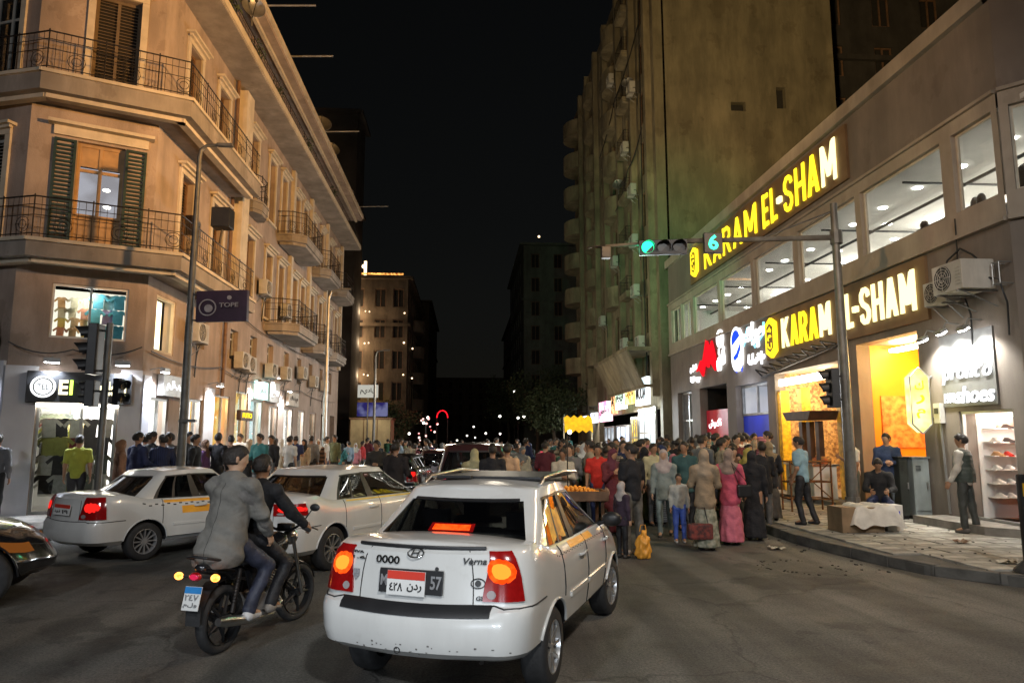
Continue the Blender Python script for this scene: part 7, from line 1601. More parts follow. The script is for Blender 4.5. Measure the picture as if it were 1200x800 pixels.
def fold(amp=.006, fr=26, amp2=1.55):
    amp = amp*amp2
    return lambda P: amp*(np.sin(P[..., 2]*fr+np.sin(P[..., 0]*19)*2+np.sin(P[..., 1]*17)*1.6)*.6+np.sin(P[..., 0]*31+P[..., 2]*13)*.4)
def outfit(key, J, kind='man', res=.024, sleeve='long', fem=False, belly=0, jacket=0, hres=None, hands=True, curl=.5, hair='short', belt=False):
    """returns {part name: mesh}; body is one continuous mesh"""
    s = J['s']; out_ = {}; X = tuple(J['rt']); Fw = tuple(J['fwd']); P, C_, N, up = J['pel'], J['che'], J['nec'], J['up']
    hp, hc = head_prims(J); v, f = surf_net(body_prims(J, fem, belly)+hp, .03, min(res, .02) if hres is None else hres); parts = [(v, f)]
    if hands:
        for nm in 'LR': parts.append(surf_net(hand_prims(J, nm, curl, s), .008, .0085 if hres is None else .006, pad=.015))
    out_['body'] = np_mesh('body', parts, M_skin)
    g = .016*s; tor = [(P+up*(-.02 if kind == 'man' else 0)*s, P+up*.12*s, .142*s+g, .132*s*(1+belly*.3)+g, (Fw, 1.22-belly*.3)), (P+up*.12*s, C_, .132*s*(1+belly*.25)+g, .155*s*(.9 if fem else 1)+g, (Fw, 1.3-belly*.3)), (C_, N-up*.055*s, .155*s*(.9 if fem else 1)+g, .118*s+g, (Fw, 1.4)), (J['shL'], J['shR'], .064*s+g*.6, .064*s+g*.6)]
    if jacket: tor.append((P-V3(0, 0, .16*s), P+up*.1*s, .165*s+g, .15*s+g, (Fw, 1.15)))
    arm = []
    for nm in 'LR':
        if sleeve == 'long': arm += [(J['sh'+nm], J['el'+nm], .058*s+g, .048*s+g*.8), (J['el'+nm], J['wr'+nm]-J['fd'+nm]*.015, .047*s+g*.8, .036*s+g*.5)]
        elif sleeve == 'short': arm += [(J['sh'+nm], J['sh'+nm]*.35+J['el'+nm]*.65, .060*s+g, .056*s+g)]
    def top_cut(Pt):  # neck opening
        d = Pt-(N+up*.012*s); return -(np.sqrt((d*d).sum(-1))-.062*s)
    nz = fold(.006*s, 30)
    if kind in ('man', 'woman_trousers', 'child'):
        v, f = surf_net(tor+arm, .03, res, nz, lambda Q: np.maximum(top_cut(Q), -(Q[..., 2]-(P[2]-(.20 if jacket else .09)*s)) if abs(J.get('sit', 0)) < 1 else top_cut(Q))); out_['jacket' if jacket else 'shirt'] = np_mesh('shirt', [(v, f)], M_cloth)
        lg = [(P-V3(0, 0, .02), P+up*.06*s, .142*s, .135*s, (Fw, 1.2))]
        for nm in 'LR': lg += [(J['hi'+nm], J['kn'+nm], .098*s, .070*s), (J['kn'+nm], J['an'+nm]+V3(0, 0, .01), .068*s, .056*s)]
        v, f = surf_net(lg, .025, res, fold(.005*s, 24)); out_['trousers'] = np_mesh('trousers', [(v, f)], M_cloth2)
    elif kind in ('robe', 'skirt'):
        zb = .06*s; nzr = lambda Q: .012*s*np.sin(np.arctan2(Q[..., 1], Q[..., 0])*9+np.sin(Q[..., 2]*5)*1.2)*np.clip((1.0*s-Q[..., 2])/.8, 0, 1)+nz(Q)
        sk = [(V3(0, 0, .10*s), V3(0, .01, .55*s), .235*s, .19*s, ((0, 1, 0), 1.12)), (V3(0, .01, .55*s), P+up*.10*s, .19*s, .140*s, ((0, 1, 0), 1.2))]
        bot = lambda Q: zb-Q[..., 2]
        if kind == 'robe':
            v, f = surf_net(tor+arm+sk, .04, res, nzr, lambda Q: np.maximum(top_cut(Q), bot(Q))); out_['robe'] = np_mesh('robe', [(v, f)], M_cloth)
        else:
            v, f = surf_net(sk, .04, res, nzr, bot); out_['skirt'] = np_mesh('skirt', [(v, f)], M_stripe if key == 'striped' else M_cloth)
            tt = tor+arm+[(P-V3(0, 0, .12*s), P+up*.1*s, .175*s+g, .150*s+g, (Fw, 1.15))]; v, f = surf_net(tt, .03, res, nz, top_cut); out_['blouse'] = np_mesh('blouse', [(v, f)], M_cloth)
    u, fr = J['hd'], J['hf']; rr = np.cross(fr, u)
    if kind in ('robe', 'skirt', 'woman_trousers') and hair == 'scarf':
        sc_ = [(hc+u*.02*s-fr*.022*s, hc+u*.048*s+fr*.008*s, .105*s, .100*s, (tuple(rr), 1.18)), (hc-u*.05*s-fr*.01*s, N+up*.0*s-fr*.01, .085*s, .10*s), (N-up*.02*s, C_+up*.06*s, .115*s, .15*s, (Fw, 1.15)), (J['shL']*.7+N*.3, J['shR']*.7+N*.3, .085*s, .085*s)]
        face = lambda Q: -(np.sqrt((((Q-(hc+fr*.105*s-u*.004*s))*V3(1, 1, 1))**2).sum(-1))-.077*s)
        v, f = surf_net(sc_, .03, min(res, .02), fold(.004*s, 40), face); out_['headscarf'] = np_mesh('headscarf', [(v, f)], M_cloth)
    else:
        hr = [(hc+u*.025*s-fr*.028*s, hc+u*.052*s+fr*.012*s, .101*s, .095*s, (tuple(rr), 1.18))]
        if hair == 'long': hr += [(hc-fr*.05*s, N-fr*.07*s, .08*s, .06*s)]
        cutf = lambda Q: np.maximum(-(np.sqrt(((Q-(hc+fr*.115*s-u*.035*s))**2).sum(-1))-.105*s), ((hc-u*.045*s)@u-Q@u) if hair != 'long' else -1.0+0*Q[..., 0])
        v, f = surf_net(hr, .02, min(res, .016), lambda Q: .004*s*np.sin(Q[..., 0]*90)*np.sin(Q[..., 1]*80+Q[..., 2]*60), cutf); out_['hair'] = np_mesh('hair', [(v, f)], M_hair)
    sh = []
    for nm in 'LR':
        a = J['an'+nm]; toe = J.get('toe'+nm, J['fwd']); sh.append(surf_net([(a-V3(0, 0, .04*s)-toe*.035*s, a-V3(0, 0, .058*s)+toe*.14*s, .045*s, .034*s), (a-V3(0, 0, .0), a-V3(0, 0, .04*s), .046*s, .046*s)], .02, max(.014, res*.7), None, (lambda zf: (lambda Q: zf-Q[..., 2]))(a[2]-.085*s)))
    out_['shoes'] = np_mesh('shoes', sh, M_cloth2)
    return out_
def ground(J):  # lift so that the soles touch z=0
    z = min(J['anL'][2], J['anR'][2])-.085*J['s']; 
    for k_ in list(J):
        if isinstance(J[k_], np.ndarray) and k_ not in ('rt', 'fwd', 'up', 'hd', 'hf', 'fdL', 'fdR', 'toeL', 'toeR'): J[k_] = J[k_]-V3(0, 0, z)
    return J
A_rel = {'L': ((-.16, .02, -1), (-.06, .22, -1)), 'R': ((.16, -.02, -1), (.06, .18, -1))}
A_phone = {'L': ((-.16, .02, -1), (-.04, .2, -1)), 'R': ((.15, .18, -1), (-.25, .75, .55))}
A_fold = {'L': ((-.2, .12, -1), (.75, .7, .12)), 'R': ((.2, .12, -1), (-.75, .7, .05))}
A_pock = {'L': ((-.3, -.12, -1), (.28, .25, -1)), 'R': ((.3, -.12, -1), (-.28, .25, -1))}
A_bag = {'L': ((-.1, -.1, -1), (-.08, .1, -1)), 'R': ((.2, .1, -1), (.0, .9, -.3))}
A_up = {'L': ((-.25, .3, .9), (.1, .3, 1)), 'R': ((.16, 0, -1), (.05, .3, -1))}
G_st = {}; G_wk = {'L': ((-.02, .30, -1), (0, .05, -1)), 'R': ((.02, -.22, -1), (0, -.45, -1))}; G_wk2 = {'L': ((-.02, -.16, -1), (0, -.35, -1)), 'R': ((.02, .2, -1), (0, .0, -1))}
PROTO = {}
def proto(key, kind, **kw):
    jk = {k_: kw.pop(k_) for k_ in list(kw) if k_ in ('h', 'lean', 'twist', 'arms', 'legs', 'head', 'sh', 'hip')}
    J = ground(joints(**jk)); PROTO[key] = (outfit(key, J, kind, **kw), J); return PROTO[key]
CR = .027
proto('m1', 'man', arms=A_rel, res=CR); proto('m2', 'man', arms=A_phone, res=CR, sleeve='short', head=(.35, .1)); proto('m3', 'man', arms=A_pock, legs=G_wk2, res=CR, belly=.6, head=(0, .5))
proto('m4', 'man', arms=A_fold, res=CR, head=(.1, -.5), h=1.78); proto('m5', 'man', arms=A_rel, legs=G_wk, res=CR, sleeve='short', lean=.06); proto('m6', 'man', arms=A_bag, res=CR, jacket=1, h=1.76, head=(0, -.3))
proto('w1', 'robe', arms=A_rel, fem=True, hair='scarf', h=1.6, res=CR); proto('w2', 'robe', arms=A_phone, fem=True, hair='scarf', h=1.63, res=CR, head=(.3, 0)); proto('w3', 'skirt', arms=A_bag, fem=True, hair='scarf', h=1.6, res=CR, head=(0, .5))
proto('w4', 'woman_trousers', arms=A_rel, fem=True, hair='scarf', h=1.62, res=CR, jacket=1, legs=G_wk2); proto('w5', 'woman_trousers', arms=A_fold, fem=True, hair='long', h=1.64, res=CR)
proto('c1', 'child', arms=A_rel, h=1.2, sh=.17, res=.022, hair='short'); proto('c2', 'woman_trousers', arms=A_rel, h=1.15, sh=.17, res=.022, hair='scarf', jacket=1)
PART_COL = {}
def person(key, label, x, y, z, face_deg, colors, skin=None, group=None, cat='person', scale=1.0):
    """face_deg: 0 looks down the street (+y), 90 looks right (+x)"""
    meshes, J = PROTO[key]; t = thing('person', label, cat, (x, y, z), -R(face_deg) if face_deg else -.0001, group); t.scale = (scale, scale, scale)
    for nm, me in meshes.items():
        o = link(nm, me, t); c = colors.get(nm)
        if nm == 'body': c = skin or SKN[0]
        if c is None: c = colors.get({'blouse': 'top', 'shirt': 'top', 'jacket': 'top', 'robe': 'top', 'skirt': 'bottom', 'trousers': 'bottom', 'headscarf': 'head', 'hair': 'hair', 'shoes': 'shoes'}[nm], (1, 1, 1) if nm == 'hair' else (.04, .035, .03))
        o.color = (*c, 1); o.pass_index = random.randrange(100) if group else 0
    return t
def gp(px, d, z=0):  # ground point seen at photo column px (1200 wide) at distance d down the street
    return ((px-545)/840*d*1.0, d)
C = dict(black=(.015, .015, .018), white=(.70, .69, .66), navy=(.02, .03, .09), grey=(.17, .17, .17), red=(.42, .02, .02), green=(.03, .12, .07), beige=(.42, .34, .24), brown=(.13, .07, .04), blue=(.08, .17, .38), teal=(.04, .18, .18), pink=(.60, .22, .26), maroon=(.13, .02, .03), yellow=(.5, .38, .08), olive=(.12, .12, .05), lightblue=(.35, .48, .62), cream=(.55, .5, .40), purple=(.14, .06, .18), orange=(.55, .2, .04))
CN = {'lightblue': 'light blue'}
blob_bag('crumpled orange plastic bag on the road beside the man in the black polo', 2.82, 11.5, .26, .42, M_bagO, 1)
# ---- the people one can tell apart on the right
proto('vest', 'man', h=1.75, arms={'L': ((-.3, .05, -1), (-.25, .5, -1)), 'R': ((.22, .05, -1), (.1, .25, -1))}, legs={'L': ((-.05, .05, -1), (-.05, -.05, -1)), 'R': ((.06, -.1, -1), (.02, -.15, -1))}, res=.017, head=(.05, .3), belly=.3, jacket=0, hres=.014)
vm = person('vest', 'man in a dark quilted vest over a pale shirt before the shoe shop', 9.25, 12.95, KH, -35, dict(top=(.55, .52, .46), bottom=(.045, .05, .045), shoes=(.10, .09, .08)), SKN[1])
v, f = surf_net([(V3(0, 0, .86), V3(0, 0, 1.06), .205, .20, ((0, 1, 0), 1.05)), (V3(0, 0, 1.06), V3(0, 0, 1.36), .205, .185, ((0, 1, 0), 1.12)), (V3(-.13, 0, 1.43), V3(.15, 0, 1.43), .098, .098)], .04, .016, lambda Q: .008*np.abs(np.sin(Q[..., 2]*38)), lambda Q: np.maximum(.92-Q[..., 2], -(np.sqrt(((Q-V3(0, 0.03, 1.55))**2).sum(-1))-.10)))
o = link('vest', np_mesh('vest', [(v, f)], M_cloth2), vm); o.color = (.05, .065, .055, 1)
proto('blueshirt', 'man', h=1.72, arms={'L': ((-.2, -.1, -1), (.1, .5, -1)), 'R': ((.2, .1, -1), (-.1, .8, -.6))}, legs={'L': ((-.04, .15, -1), (0, -.2, -1)), 'R': ((.04, -.12, -1), (0, -.35, -1))}, res=.017, sleeve='short', hres=.014, lean=.05, head=(.1, .2))
person('blueshirt', 'man in a light blue shirt walking by the kerb left of the mast', 6.85, 14.4, KH, -40, dict(top=(.26, .42, .50), bottom=C['black'], shoes=C['black']), SKN[1])
person('m2', 'man in a white T-shirt holding a phone just right of the mast', 9.05, 16.4, KH, -80, dict(top=C['white'], bottom=(.10, .13, .12), shoes=(.3, .3, .3)), SKN[2])
person('m4', 'young man in a blue denim jacket with folded arms before the orange entrance', 9.30, 15.45, KH, 205, dict(top=(.03, .05, .12), bottom=(.13, .16, .20), shoes=(.12, .1, .08)), SKN[0])
# seated man behind the wrapped goods
sit = joints(h=1.7, lean=.25, arms={'L': ((-.25, .3, -1), (.35, .9, -.1)), 'R': ((.25, .35, -1), (-.35, .9, -.15))}, legs={'L': ((-.18, 1, -.10), (-.05, .12, -1)), 'R': ((.20, 1, -.05), (.05, .05, -1))}, head=(.35, 0)); sit['sit'] = 2; sit = ground(sit); PROTO['sit'] = (outfit('sit', sit, 'man', res=.02, hres=.016), sit)
person('sit', 'man in a dark jacket sitting bent forward on a stool beside the wrapped box', 8.25, 14.05, KH, -150, dict(top=(.02, .02, .022), bottom=C['navy'], shoes=C['black']), SKN[1])
t = thing('low_stool', 'low plastic stool under the seated man by the wrapped box', 'stool', (8.25, 14.05, KH)); mb = MB(); mb.lathe([(0, .36), (.17, .36), (.18, .33), (.165, .31), (0, .31)], (8.25, 14.05, KH), seg=16); mb.build('seat', M_blueboard, t); 
for a in range(4): mb = MB(); mb.tube([(8.25+.12*math.cos(a*1.57+.7), 14.05+.12*math.sin(a*1.57+.7), KH+.31), (8.25+.17*math.cos(a*1.57+.7), 14.05+.17*math.sin(a*1.57+.7), KH)], .016, 6); mb.build('leg', M_blueboard, t)
def H(key, lab, px, d, z, face, cols, skin=0, **k): x, y = gp(px, d); return person(key, lab, x, y, z, face, cols, SKN[skin], **k)
proto('lady', 'skirt', arms={'L': ((-.2, .15, -1), (.5, .8, .2)), 'R': ((.2, .1, -1), (-.5, .8, .1))}, fem=True, hair='scarf', h=1.64, res=.019, head=(0, .1), hres=.016)
PROTO['striped'] = (outfit('striped', PROTO['lady'][1], 'skirt', .019, fem=True, hair='scarf'), PROTO['lady'][1])
H('striped', 'woman in a beige top and long pale striped skirt with a red bag', 826, 12.3, 0, 10, dict(top=(.33, .24, .15), bottom=(.36, .34, .26), head=(.42, .32, .22)), 0)
H('lady', 'woman in a long pink dress with a dark shoulder bag', 856, 12.9, 0, 35, dict(top=(.62, .10, .16), bottom=(.62, .16, .22), head=(.34, .25, .20)), 0)
t = thing('shoulder_bag', 'dark shoulder bag on the hip of the woman in pink', 'bag', (4.75, 12.65, .9)); mb = MB(); mb.box((4.98, 12.75, .95), (.26, .12, .22)); mb.build('pouch', M_black, t, None, .03); mb = MB(); mb.tube([(4.88, 12.74, 1.05), (4.75, 12.7, 1.45), (5.08, 12.76, 1.05)], .009, 5); mb.build('strap', M_black, t)
t = thing('red_bag', 'dark red patterned bag held low beside the striped skirt', 'bag', (3.95, 12.2, .15)); mb = MB(); mb.box((3.96, 12.15, .33), (.42, .16, .26)); mb.build('pouch', pmat('dark_red_fabric', (.20, .04, .03), .8, scale=14, col2=(.05, .02, .02)), t, None, .04); mb = MB(); mb.tube([(3.8, 12.15, .45), (3.88, 12.16, .72), (4.05, 12.16, .72), (4.1, 12.15, .45)], .01, 5); mb.build('handle', M_black, t)
H('w1', 'woman wholly in a black abaya right of the woman in pink', 884, 13.4, 0, 30, dict(top=C['black'], head=C['black']), 0)
proto('polo', 'man', h=1.74, arms={'L': ((-.2, 0, -1), (-.1, .4, -1)), 'R': ((.16, .1, -1), (.05, .35, -1))}, legs={'L': ((-.05, .06, -1), (0, .0, -1)), 'R': ((.05, -.03, -1), (0, -.05, -1))}, res=.018, sleeve='short', hres=.014, head=(.15, .6))
H('polo', 'man in a black polo shirt and grey trousers beside the orange plastic bag', 740, 11.9, 0, -30, dict(top=C['black'], bottom=(.13, .12, .10), shoes=(.35, .3, .25)), 1)
H('c2', 'small girl in a pale headscarf standing left of the man in the black polo', 727, 11.6, 0, 60, dict(top=(.05, .03, .05), bottom=C['black'], head=(.5, .45, .42)), 3)
H('c1', 'child in a pale top and bright blue trousers in front of the crowd', 795, 13.2, 0, 190, dict(top=(.42, .42, .38), bottom=(.05, .10, .40), shoes=(.5, .5, .5)), 1)
H('w4', 'woman in a long grey green coat left of the child in blue trousers', 778, 14.0, 0, 200, dict(top=(.24, .28, .26), bottom=(.20, .26, .26), head=(.45, .38, .36)), 3)
H('m6', 'man in a dark teal jacket behind the child in blue trousers', 803, 15.0, 0, 200, dict(top=(.04, .10, .10), bottom=C['black']), 1)
H('m1', 'man in a cream long sleeved shirt behind the man in the black polo', 766, 15.8, 0, 170, dict(top=(.55, .50, .30), bottom=C['grey']), 1)
H('m5', 'man in a bright red shirt in the crowd behind the orange cart', 700, 15.2, 0, 190, dict(top=(.62, .03, .02), bottom=C['navy']), 1)
H('m3', 'man in a green shirt in the crowd behind the orange cart', 664, 16.2, 0, 170, dict(top=(.03, .17, .09), bottom=C['black']), 2)
H('w2', 'woman in a maroon robe beside the man in the red shirt', 716, 14.4, 0, 150, dict(top=C['maroon'], head=(.10, .02, .04)), 0)
H('w3', 'woman in a brown headscarf and black blouse at the kerb end of the crowd', 905, 15.2, KH, 20, dict(top=C['black'], bottom=(.08, .07, .06), head=(.30, .22, .12)), 0)
H('m6', 'man in a black jacket at the kerb beside the women in black', 897, 14.6, 0, -10, dict(top=C['black'], bottom=(.14, .14, .14), shoes=(.5, .5, .5)), 1)
H('w2', 'woman with a yellow brown scarf behind the black abaya', 878, 15.4, 0, 60, dict(top=(.10, .08, .05), head=(.42, .33, .08)), 0)
H('w5', 'long haired woman in brown behind the women in black', 862, 15.6, 0, 180, dict(top=C['brown'], bottom=C['black']), 3)
# ---- left pavement
H('m1', 'man in a grey shirt standing left of the corner clothes shop', 27, 15.6, .2, -10, dict(top=(.20, .20, .21), bottom=C['black']), 1)
H('m6', 'man in a dark jacket cut by the left edge of the picture', 2, 15.3, .2, 20, dict(top=(.05, .05, .055), bottom=C['black']), 1)
H('m5', 'man in a yellow green shirt in front of the corner clothes shop', 114, 16.1, .2, -20, dict(top=(.42, .45, .06), bottom=C['black']), 1)
H('w1', 'woman in a brown headscarf near the white pier of the corner shop', 160, 15.5, .2, 60, dict(top=(.28, .14, .08), head=(.30, .16, .09)), 0)
proto('point', 'man', h=1.76, arms={'L': ((-.9, .2, .1), (-.8, .1, .5)), 'R': ((.16, 0, -1), (.05, .3, -1))}, res=.022, head=(0, .3))
H('point', 'man in black raising one arm before the golden shop', 266, 18.5, .2, 20, dict(top=C['black'], bottom=C['black']), 1)
left_spec = [(178, 16.2, 'm6', 'navy', 'black'), (192, 16.6, 'm4', 'black', 'grey'), (186, 17.0, 'm1', 'maroon', 'black'), (205, 16.5, 'm3', 'navy', 'black'), (212, 17.2, 'm6', 'grey', 'black'), (232, 17.3, 'm4', 'black', 'navy'), (241, 17.0, 'm1', 'black', 'black'), (252, 18.4, 'w1', 'purple', None), (280, 19.5, 'm3', 'brown', 'black'), (300, 22, 'w2', 'black', None), (312, 20.5, 'm6', 'teal', 'grey'), (325, 21.5, 'm1', 'black', 'grey'), (336, 23, 'w4', 'cream', 'navy'), (345, 22, 'm5', 'white', 'black'), (352, 24, 'm2', 'navy', 'grey'), (362, 25, 'w1', 'beige', None), (370, 26, 'm1', 'grey', 'black'), (378, 27, 'w3', 'brown', 'beige'), (386, 28, 'm5', 'white', 'navy'), (396, 29, 'm6', 'olive', 'black'), (404, 31, 'w2', 'teal', None), (412, 33, 'm1', 'lightblue', 'black'), (420, 35, 'w4', 'pink', 'black'), (428, 37, 'm3', 'red', 'black'), (436, 40, 'm1', 'cream', 'grey'), (290, 24, 'm4', 'white', 'black'), (330, 26, 'w5', 'maroon', 'black')]
USED = set()
def auto_label(kind, top, bot, zone, d, hd=None):
    who = {'m': 'man', 'w': 'woman', 'c': 'child'}[kind[0]]; gt = {'m1': 'long sleeved shirt', 'm2': 'T-shirt looking down', 'm3': 'tight shirt', 'm4': 'shirt arms folded', 'm5': 'short sleeved shirt', 'm6': 'jacket', 'w1': 'robe', 'w2': 'robe looking down', 'w3': 'blouse', 'w4': 'coat', 'w5': 'top, hair loose', 'c1': 'top', 'c2': 'coat'}[kind]
    nm = lambda c: CN.get(c, c)
    cands = [f"{who} in {nm(top)} {gt} {zone}"]+[f"{who} in {nm(top)} {gt} {zone}, {e}" for e in ('nearer the front', 'further back', 'at the back', 'streetwards', 'shopwards', 'half hidden', 'mostly hidden')]
    for s_ in cands:
        if s_ not in USED: USED.add(s_); return s_
    return s_
for px, d, k_, a, b in left_spec:
    lab = auto_label(k_, a, b, 'on the left pavement', d)
    H(k_, lab, px, d, .2 if px < 400 else .0, random.choice([0, 30, 170, 200, -40, 90]), dict(top=C[a], bottom=C[b or 'black'], head=C[random.choice(['black', 'beige', 'white', 'brown'])]), random.randrange(4), group='people on the left pavement')
# ---- the crowd
def crowd(n, zone, group, region, seed, kinds):
    random.seed(seed); placed = []; tries = 0
    while len(placed) < n and tries < 9000:
        tries += 1; px, d = region()
        x, y = gp(px, d)
        if any((x-a)**2+(y-b)**2 < .42**2 for a, b in placed): continue
        if any((x-a)**2+(y-b)**2 < 1.2**2*(1+.6*((y-b)/2)**2*0) and False for a, b in ()): continue
        if any(abs(x-vx) < hw_ and abs(y-vy) < hl_ for vx, vy, hw_, hl_ in VEH): continue
        if x > 9.3 and y < 34: continue
        placed.append((x, y)); k_ = random.choice(kinds)
        a = random.choice(['black', 'black', 'black', 'black', 'black', 'navy', 'navy', 'grey', 'grey', 'brown', 'brown', 'maroon', 'olive', 'beige', 'white', 'red', 'teal', 'green', 'cream', 'purple', 'lightblue', 'maroon']); b = random.choice(['black', 'navy', 'grey', 'brown', 'black'])
        lab = auto_label(k_, a, b, zone, d)
        person(k_, lab, x, y, KH if x > 6.35 else 0, random.choice([0, 20, -30, 180, 160, 200, 90, -90, 45, 225]), dict(top=C[a], bottom=C[b], head=C[random.choice(['black', 'black', 'beige', 'white', 'brown', 'pink', 'grey', 'navy', 'cream'])]), random.choice(SKN), group, scale=random.uniform(.90, 1.07))
VEH = [(-1.9, 21.5, 1.1, 2.3), (1.2, 23.5, 1.1, 2.3), (.3, 17.2, 1.2, 2.6), (-.9, 27, 1.1, 2.3), (-2.4, 33, 1.1, 2.4), (3.1, 24.5, 1.1, 2.3), (2.0, 13.6, 1.25, .8), (-2.05, 12.35, 1.9, 2.9), (.38, 7.1, 2, 3)]
KM = ['m1', 'm2', 'm3', 'm4', 'm5', 'm6', 'w1', 'w2', 'w3', 'w4', 'w5', 'm1', 'm6']
crowd(92, 'in the crowd by the right shops', 'people in the thick crowd before the right shops', lambda: (random.uniform(750, 905), random.uniform(15.8, 27)), 5, KM+['c1', 'w1', 'w2'])
crowd(54, 'in the crowd behind the orange cart', 'people in the crowd behind the orange cart', lambda: (random.uniform(655, 760), random.uniform(15.0, 28)), 6, KM)
crowd(24, 'in the middle of the street', 'people in the middle of the street', lambda: (random.uniform(470, 655), random.uniform(18.5, 36)), 8, KM)
crowd(44, 'far down the street', 'people far down the street', lambda: (random.uniform(425, 740), random.uniform(34, 56)), 9, KM)
H('m6', 'man in a black jacket with his back turned right of the white sedan', 466, 15.2, 0, 10, dict(top=(.02, .015, .015), bottom=C['black']), 1)
H('m4', 'man in a dark sweater standing upright left of the red shouldered man', 444, 19.5, 0, 180, dict(top=(.04, .035, .03), bottom=C['black']), 1)
H('w2', 'woman in a pale yellow scarf just before the dark van', 556, 14.6, 0, 0, dict(top=(.35, .30, .15), head=(.45, .40, .22)), 0)
H('m1', 'man in a black shirt standing before the dark van', 577, 14.2, 0, 0, dict(top=C['black'], bottom=C['black']), 1)
H('m1', 'man in a peach shirt standing before the dark van', 594, 14.9, 0, 20, dict(top=(.62, .40, .24), bottom=C['black']), 1)
# ================================================================ MOTORCYCLE and riders
mo = thing('motorcycle', 'black motorcycle with amber indicators carrying two men left of the foreground taxi', 'motorcycle', (-2.16, 6.80, 0), R(90-19)); BASE[mo.name] = Vector((0, 0, 0))
mo.scale = (.96, .96, .96)
# local: x forward, rear wheel at 0, front wheel at 1.25
RW, FW, WR = 0.0, 1.25, .30
def mwheel(x, w, steer=0):
    e = bpy.data.objects.new('wheel', None); COL.objects.link(e); e.parent = mo; e.location = (x, 0, WR); e.rotation_euler = (0, 0, steer); BASE[e.name] = Vector((0, 0, 0))
    mb = MB(); mb.lathe([(WR-.075+.028*math.cos(a)*0+(.075*.5)+.042*math.cos(a), w*.5*math.sin(a)) for a in [k*math.pi/5 for k in range(10)]], (0, 0, 0), (0, 1, 0), 40, True); mb.build('tyre', M_rubber, e, 60)
    mb = MB(); mb.lathe([(WR-.085, -.035), (WR-.075, -.04), (WR-.072, .04), (WR-.085, .035)], (0, 0, 0), (0, 1, 0), 36, True)
    for k in range(5):
        a = k*2*math.pi/5; 
        for s_ in (-1, 1): mb.tube([(0, s_*.03, 0), ((WR-.08)*math.cos(a+.1*s_), s_*.012, (WR-.08)*math.sin(a+.1*s_))], [.02, .013], 6)
    mb.lathe([(0, -.06), (.045, -.06), (.05, 0), (.045, .06), (0, .06)], (0, 0, 0), (0, 1, 0), 16); mb.build('rim', M_black, e, 40)
    mb = MB(); mb.lathe([(.09, .058), (.13, .06), (.13, .066), (.09, .064)], (0, 0, 0), (0, 1, 0), 24, True); mb.build('brake_disc', M_chrome, e)
mwheel(RW, .11); mwheel(FW, .09, R(-8))
def part(nm, m, fn, sm=50, bev=0): mb = MB(); fn(mb); return mb.build(nm, m, mo, sm, bev)
part('frame', M_iron, lambda m: [m.tube([(0, s_*.10, WR), (.42, s_*.09, .38), (.5, s_*.08, .62)], .018, 8) for s_ in (-1, 1)]+[m.tube([(.5, 0, .62), (.1, 0, .78), (-.18, 0, .84)], .02, 8), m.tube([(.5, 0, .62), (.95, 0, .88)], .025, 8), m.tube([(.95, 0, .86), (.88, 0, .45), (.5, 0, .28)], .022, 8)])
part('shock_absorber', M_iron, lambda m: [m.tube([(.0, s_*.125, .36), (.10, s_*.12, .74)], .022, 8) for s_ in (-1, 1)]+[m.lathe([(.033, .01*k), (.038, .01*k+.005)], (.03, s_*.124, .44+.02*k), (.25, 0, 1), 10) for s_ in (-1, 1) for k in range(9)])
def eng(m):
    m.lathe([(0, -.13), (.10, -.13), (.12, -.10), (.12, .10), (.10, .13), (0, .13)], (.48, 0, .34), (0, 1, 0), 20); m.box((.62, 0, .36), (.2, .2, .2))
    for k in range(8): m.box((.68+.010*k, 0, .45+.024*k), (.17, .16, .010), (Vector((.92, 0, -.38)), Vector((0, 1, 0)), Vector((.38, 0, .92))))
    m.lathe([(.05, 0), (.05, .22)], (.66, 0, .42), (.38, 0, .92), 10)
part('engine', M_hub, eng)
part('exhaust', M_chrome, lambda m: [m.tube([(.74, -.06, .44), (.82, -.11, .30), (.6, -.15, .22), (.3, -.16, .24)], .02, 8), m.tube([(.3, -.16, .24), (.22, -.17, .26), (-.18, -.19, .33), (-.28, -.19, .345)], [.02, .045, .05, .035], 12)])
part('chain_case', M_black, lambda m: m.tube([(0, .10, WR), (.25, .10, .33), (.46, .10, .34)], .035, 8))
def ell_part(nm, prims, m, noise=None, cut=None, res=.014, k=.03):
    v, f = surf_net(prims, k, res, noise, cut); o = link(nm, np_mesh(nm, [(v, f)], m), mo); return o
Yq = lambda s_: ((0, 1, 0), s_)
ell_part('fuel_tank', [((.60, 0, .80), (.86, 0, .86), .11, .125, Yq(1.0))], M_kpaint)
ell_part('seat', [((-.18, 0, .83), (.2, 0, .79), .085, .10, Yq(.75)), ((.2, 0, .79), (.5, 0, .77), .10, .075, Yq(.8))], M_rubber, cut=lambda Q: .76-Q[..., 2]-.0)
ell_part('tail_cowl', [((-.30, 0, .80), (.1, 0, .72), .045, .075, Yq(.7)), ((.1, 0, .70), (.42, 0, .62), .07, .06, Yq(.7))], M_kpaint)
part('rear_fender', M_black, lambda m: m.grid([[(x, y, z) for y in (-.07, -.06, 0, .06, .07)] for x, z in ((-.0, .66), (-.14, .65), (-.25, .58), (-.32, .47), (-.35, .38))]))
part('grab_rail', M_black, lambda m: m.tube([(.1, -.13, .82), (-.2, -.15, .86), (-.36, -.10, .90), (-.38, 0, .91), (-.36, .10, .90), (-.2, .15, .86), (.1, .13, .82)], .013, 8))
tlm = part('tail_light', M_tailred, lambda m: m.ball((-.37, 0, .74), (.035, .065, .04), 12, 8), 180); mb = MB(); mb.ball((-.385, 0, .74), (.025, .05, .028), 10, 6); mb.build('lamp_glow', emat('dim_red_lamp', (.8, .03, .10), .5), tlm, 180)
